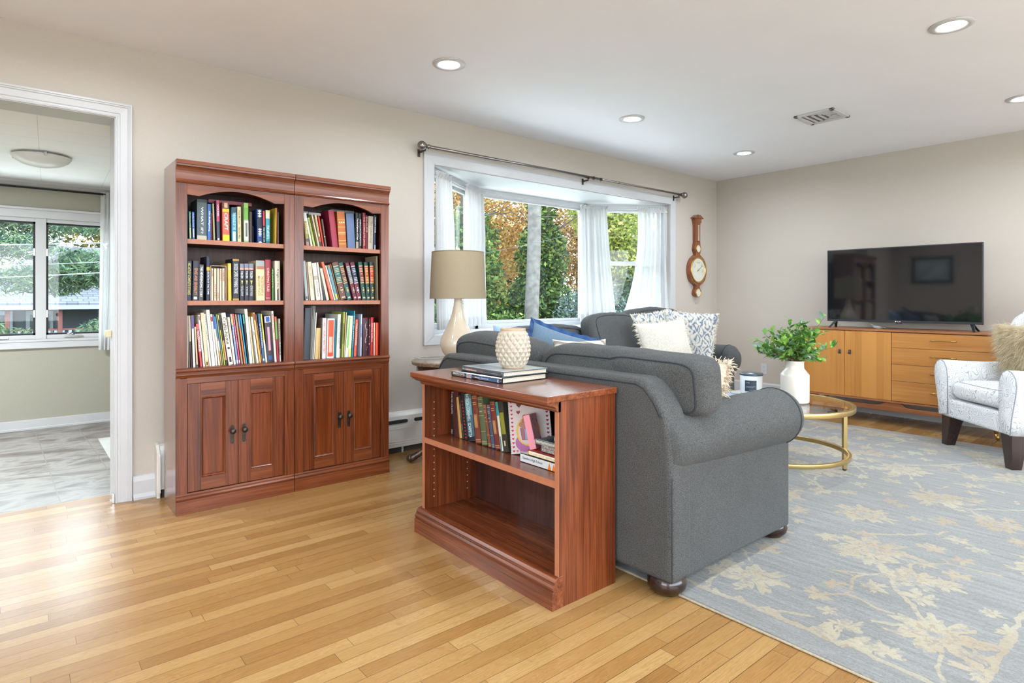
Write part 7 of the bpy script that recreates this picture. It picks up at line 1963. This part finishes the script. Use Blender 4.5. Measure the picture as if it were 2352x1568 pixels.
# kitchen view: pine in front of a grey house
rp = random.Random(9); bl = []
for k in range(26):
    z = rp.uniform(-.8, 4.2); bl.append((.0 + rp.uniform(-1.9, 1.9) * (1 - z / 9), 15.5 + rp.uniform(-.8, .8), z, rp.uniform(.6, 1.0), rp.uniform(.4, .7), rp.uniform(.28, .5)))
tree('pine_tree', 'large blue green pine outside the kitchen window', 'tree', -.9, 16.6, 7, .12, bl, 46000, .09, PIN, 31, '5a4c40', 8, flat=.16)
tree('autumn_tree', 'sparse yellow tree above the roof of the grey house', 'tree', 3.6, 39, 8, .12, [B(3.2, 39, 5.4, 2.1, .8), B(5.8, 39, 5.1, 2.0)], 4600, .15, ['a89a48', '8a8a40', 'b8a458', '6c6a40'], 32, '4c463e', 10)
hs = thing('house', 'grey shingled house with a porch across the street', 'house', (4, 30, GZ))
def shingle():
    m, nt, p, o = nodes('roof_shingle'); b = N(nt, 'TexBrick'); nt.links.new(coords(nt, (1, 1, 1), (R(0), 0, 0)), b.inputs['Vector'])
    b.inputs['Scale'].default_value = 1; b.inputs['Brick Width'].default_value = .35; b.inputs['Row Height'].default_value = .16; b.inputs['Color1'].default_value = srgb('5c5f66'); b.inputs['Color2'].default_value = srgb('4c5057'); b.inputs['Mortar'].default_value = srgb('3c4048'); b.inputs['Mortar Size'].default_value = .02
    nt.links.new(b.outputs[0], p.inputs['Base Color']); p.inputs['Roughness'].default_value = .9; return m
M_sh = shingle(); M_hw = plain('blue_grey_siding', '36404c', .8); M_ht = plain('house_trim', '7c8894', .6); M_hr = plain('porch_post_red', '5c302c', .7)
mb = MB(); mb.hexa([(-1.5, 28.6, .78), (6.5, 28.6, .78), (6.5, 33, 3.3), (.9, 33, 3.3), (-1.5, 28.6, .92), (6.5, 28.6, .92), (6.5, 33, 3.4), (.9, 33, 3.4)]); obj('roof', mb, M_sh, hs)
mb = MB(); mb.box(-1.3, 6.5, 30.4, 30.6, GZ, .85); mb.box(-8, 6.5, 33, 36, GZ, 2.0); obj('wall', mb, M_hw, hs)
mb = MB(); mb.box(-1.6, 6.5, 28.5, 28.62, .68, .84); obj('eave_board', mb, M_ht, hs)
mb = MB(); mb.prism([(1.0, 1.6), (3.0, 1.6), (3.0, 2.4), (1.9, 3.05), (1.0, 2.4)], 'y', 29.9, 32.8); dm = obj('dormer', mb, M_hw, hs)
mb = MB(); mb.prism([(.7, 2.25), (1.9, 3.05), (3.3, 2.2), (3.3, 2.32), (1.9, 3.2), (.7, 2.38)], 'y', 29.7, 32.9); obj('dormer_roof', mb, M_sh, dm)
mb = MB(); mb.box(1.5, 2.3, 29.85, 29.92, 1.75, 2.35); obj('dormer_window', mb, M_ht, dm)
for x in (-.2, 1.35, 4.2): mb = MB(); mb.box(x - .07, x + .07, 28.7, 28.84, GZ, .7); obj('porch_post', mb, M_hr, hs)
mb = MB(); mb.box(-1.3, 6.5, 28.74, 28.80, -.12, -.06); mb.box(-1.3, 6.5, 28.74, 28.80, -.72, -.66); obj('porch_rail', mb, M_hr, hs)
mb = MB(); x = -1.25
while x < 5: mb.box(x, x + .10, 28.75, 28.79, -.68, -.10); x += .22
pr_ = obj('baluster', mb, M_ht, hs); pr_['kind'] = 'stuff'
for x in (-.9, .35, 2.7):
    mb = MB(); mb.box(x, x + .85, 30.34, 30.4, -.6, .6); wf = obj('window', mb, M_ht, hs)
    mb = MB(); mb.box(x + .12, x + .40, 30.32, 30.345, -.45, .45); mb.box(x + .46, x + .73, 30.32, 30.345, -.45, .45); obj('pane', mb, plain('dark_pane', '39454c', .2), wf)
rnd = random.Random(3); t_ = thing('yellow_bush', 'low yellow bush before the porch of the grey house', 'shrub', (.4, 27.5, GZ)); mb = MB(); leafcloud(mb, [B(.3, 27.5, -.75, .7, .5), B(1.2, 27.4, -.8, .6, .5)], 1500, .07, ['c8b85a', 'b0a448', 'd8cc80'], rnd); fo = obj('foliage', mb, M_leaf, t_)
# overhead wires across the street
for i, (z0, z1, r_, nm) in enumerate(((2.62, 2.86, .010, 'topmost'), (2.0, 2.22, .012, 'second'), (1.62, 1.86, .007, 'third'), (1.42, 1.66, .011, 'lowest'))):
    mb = MB(); mb.tube([(-6 + 10 * k / 24, 13.4, z0 + (z1 - z0) * (k / 24) * 2.0 - .25 * math.sin(PI * k / 24)) for k in range(25)], r_, 6); tag(obj('power_line', mb, plain('wire_grey', '7c868c', .7)), nm + ' overhead wire crossing the kitchen window view', 'wire', 'overhead wires')
for i, (z0, z1) in enumerate(((4.0, 3.3), (2.9, 3.9), (1.9, 4.0))):
    mb = MB(); mb.tube([(7 + 9 * k / 20, 10.6 + k * .05, z0 + (z1 - z0) * (k / 20) - .12 * math.sin(PI * k / 20)) for k in range(21)], .005, 6); tag(obj('power_line', mb, plain('wire_dark', '3c4042', .7)), ['wire sloping down across the middle bay window, topmost left', 'wire rising across the grey trunk, middle of three', 'wire rising steeply across the grey trunk, lowest left'][i], 'wire', 'wires across the garden')
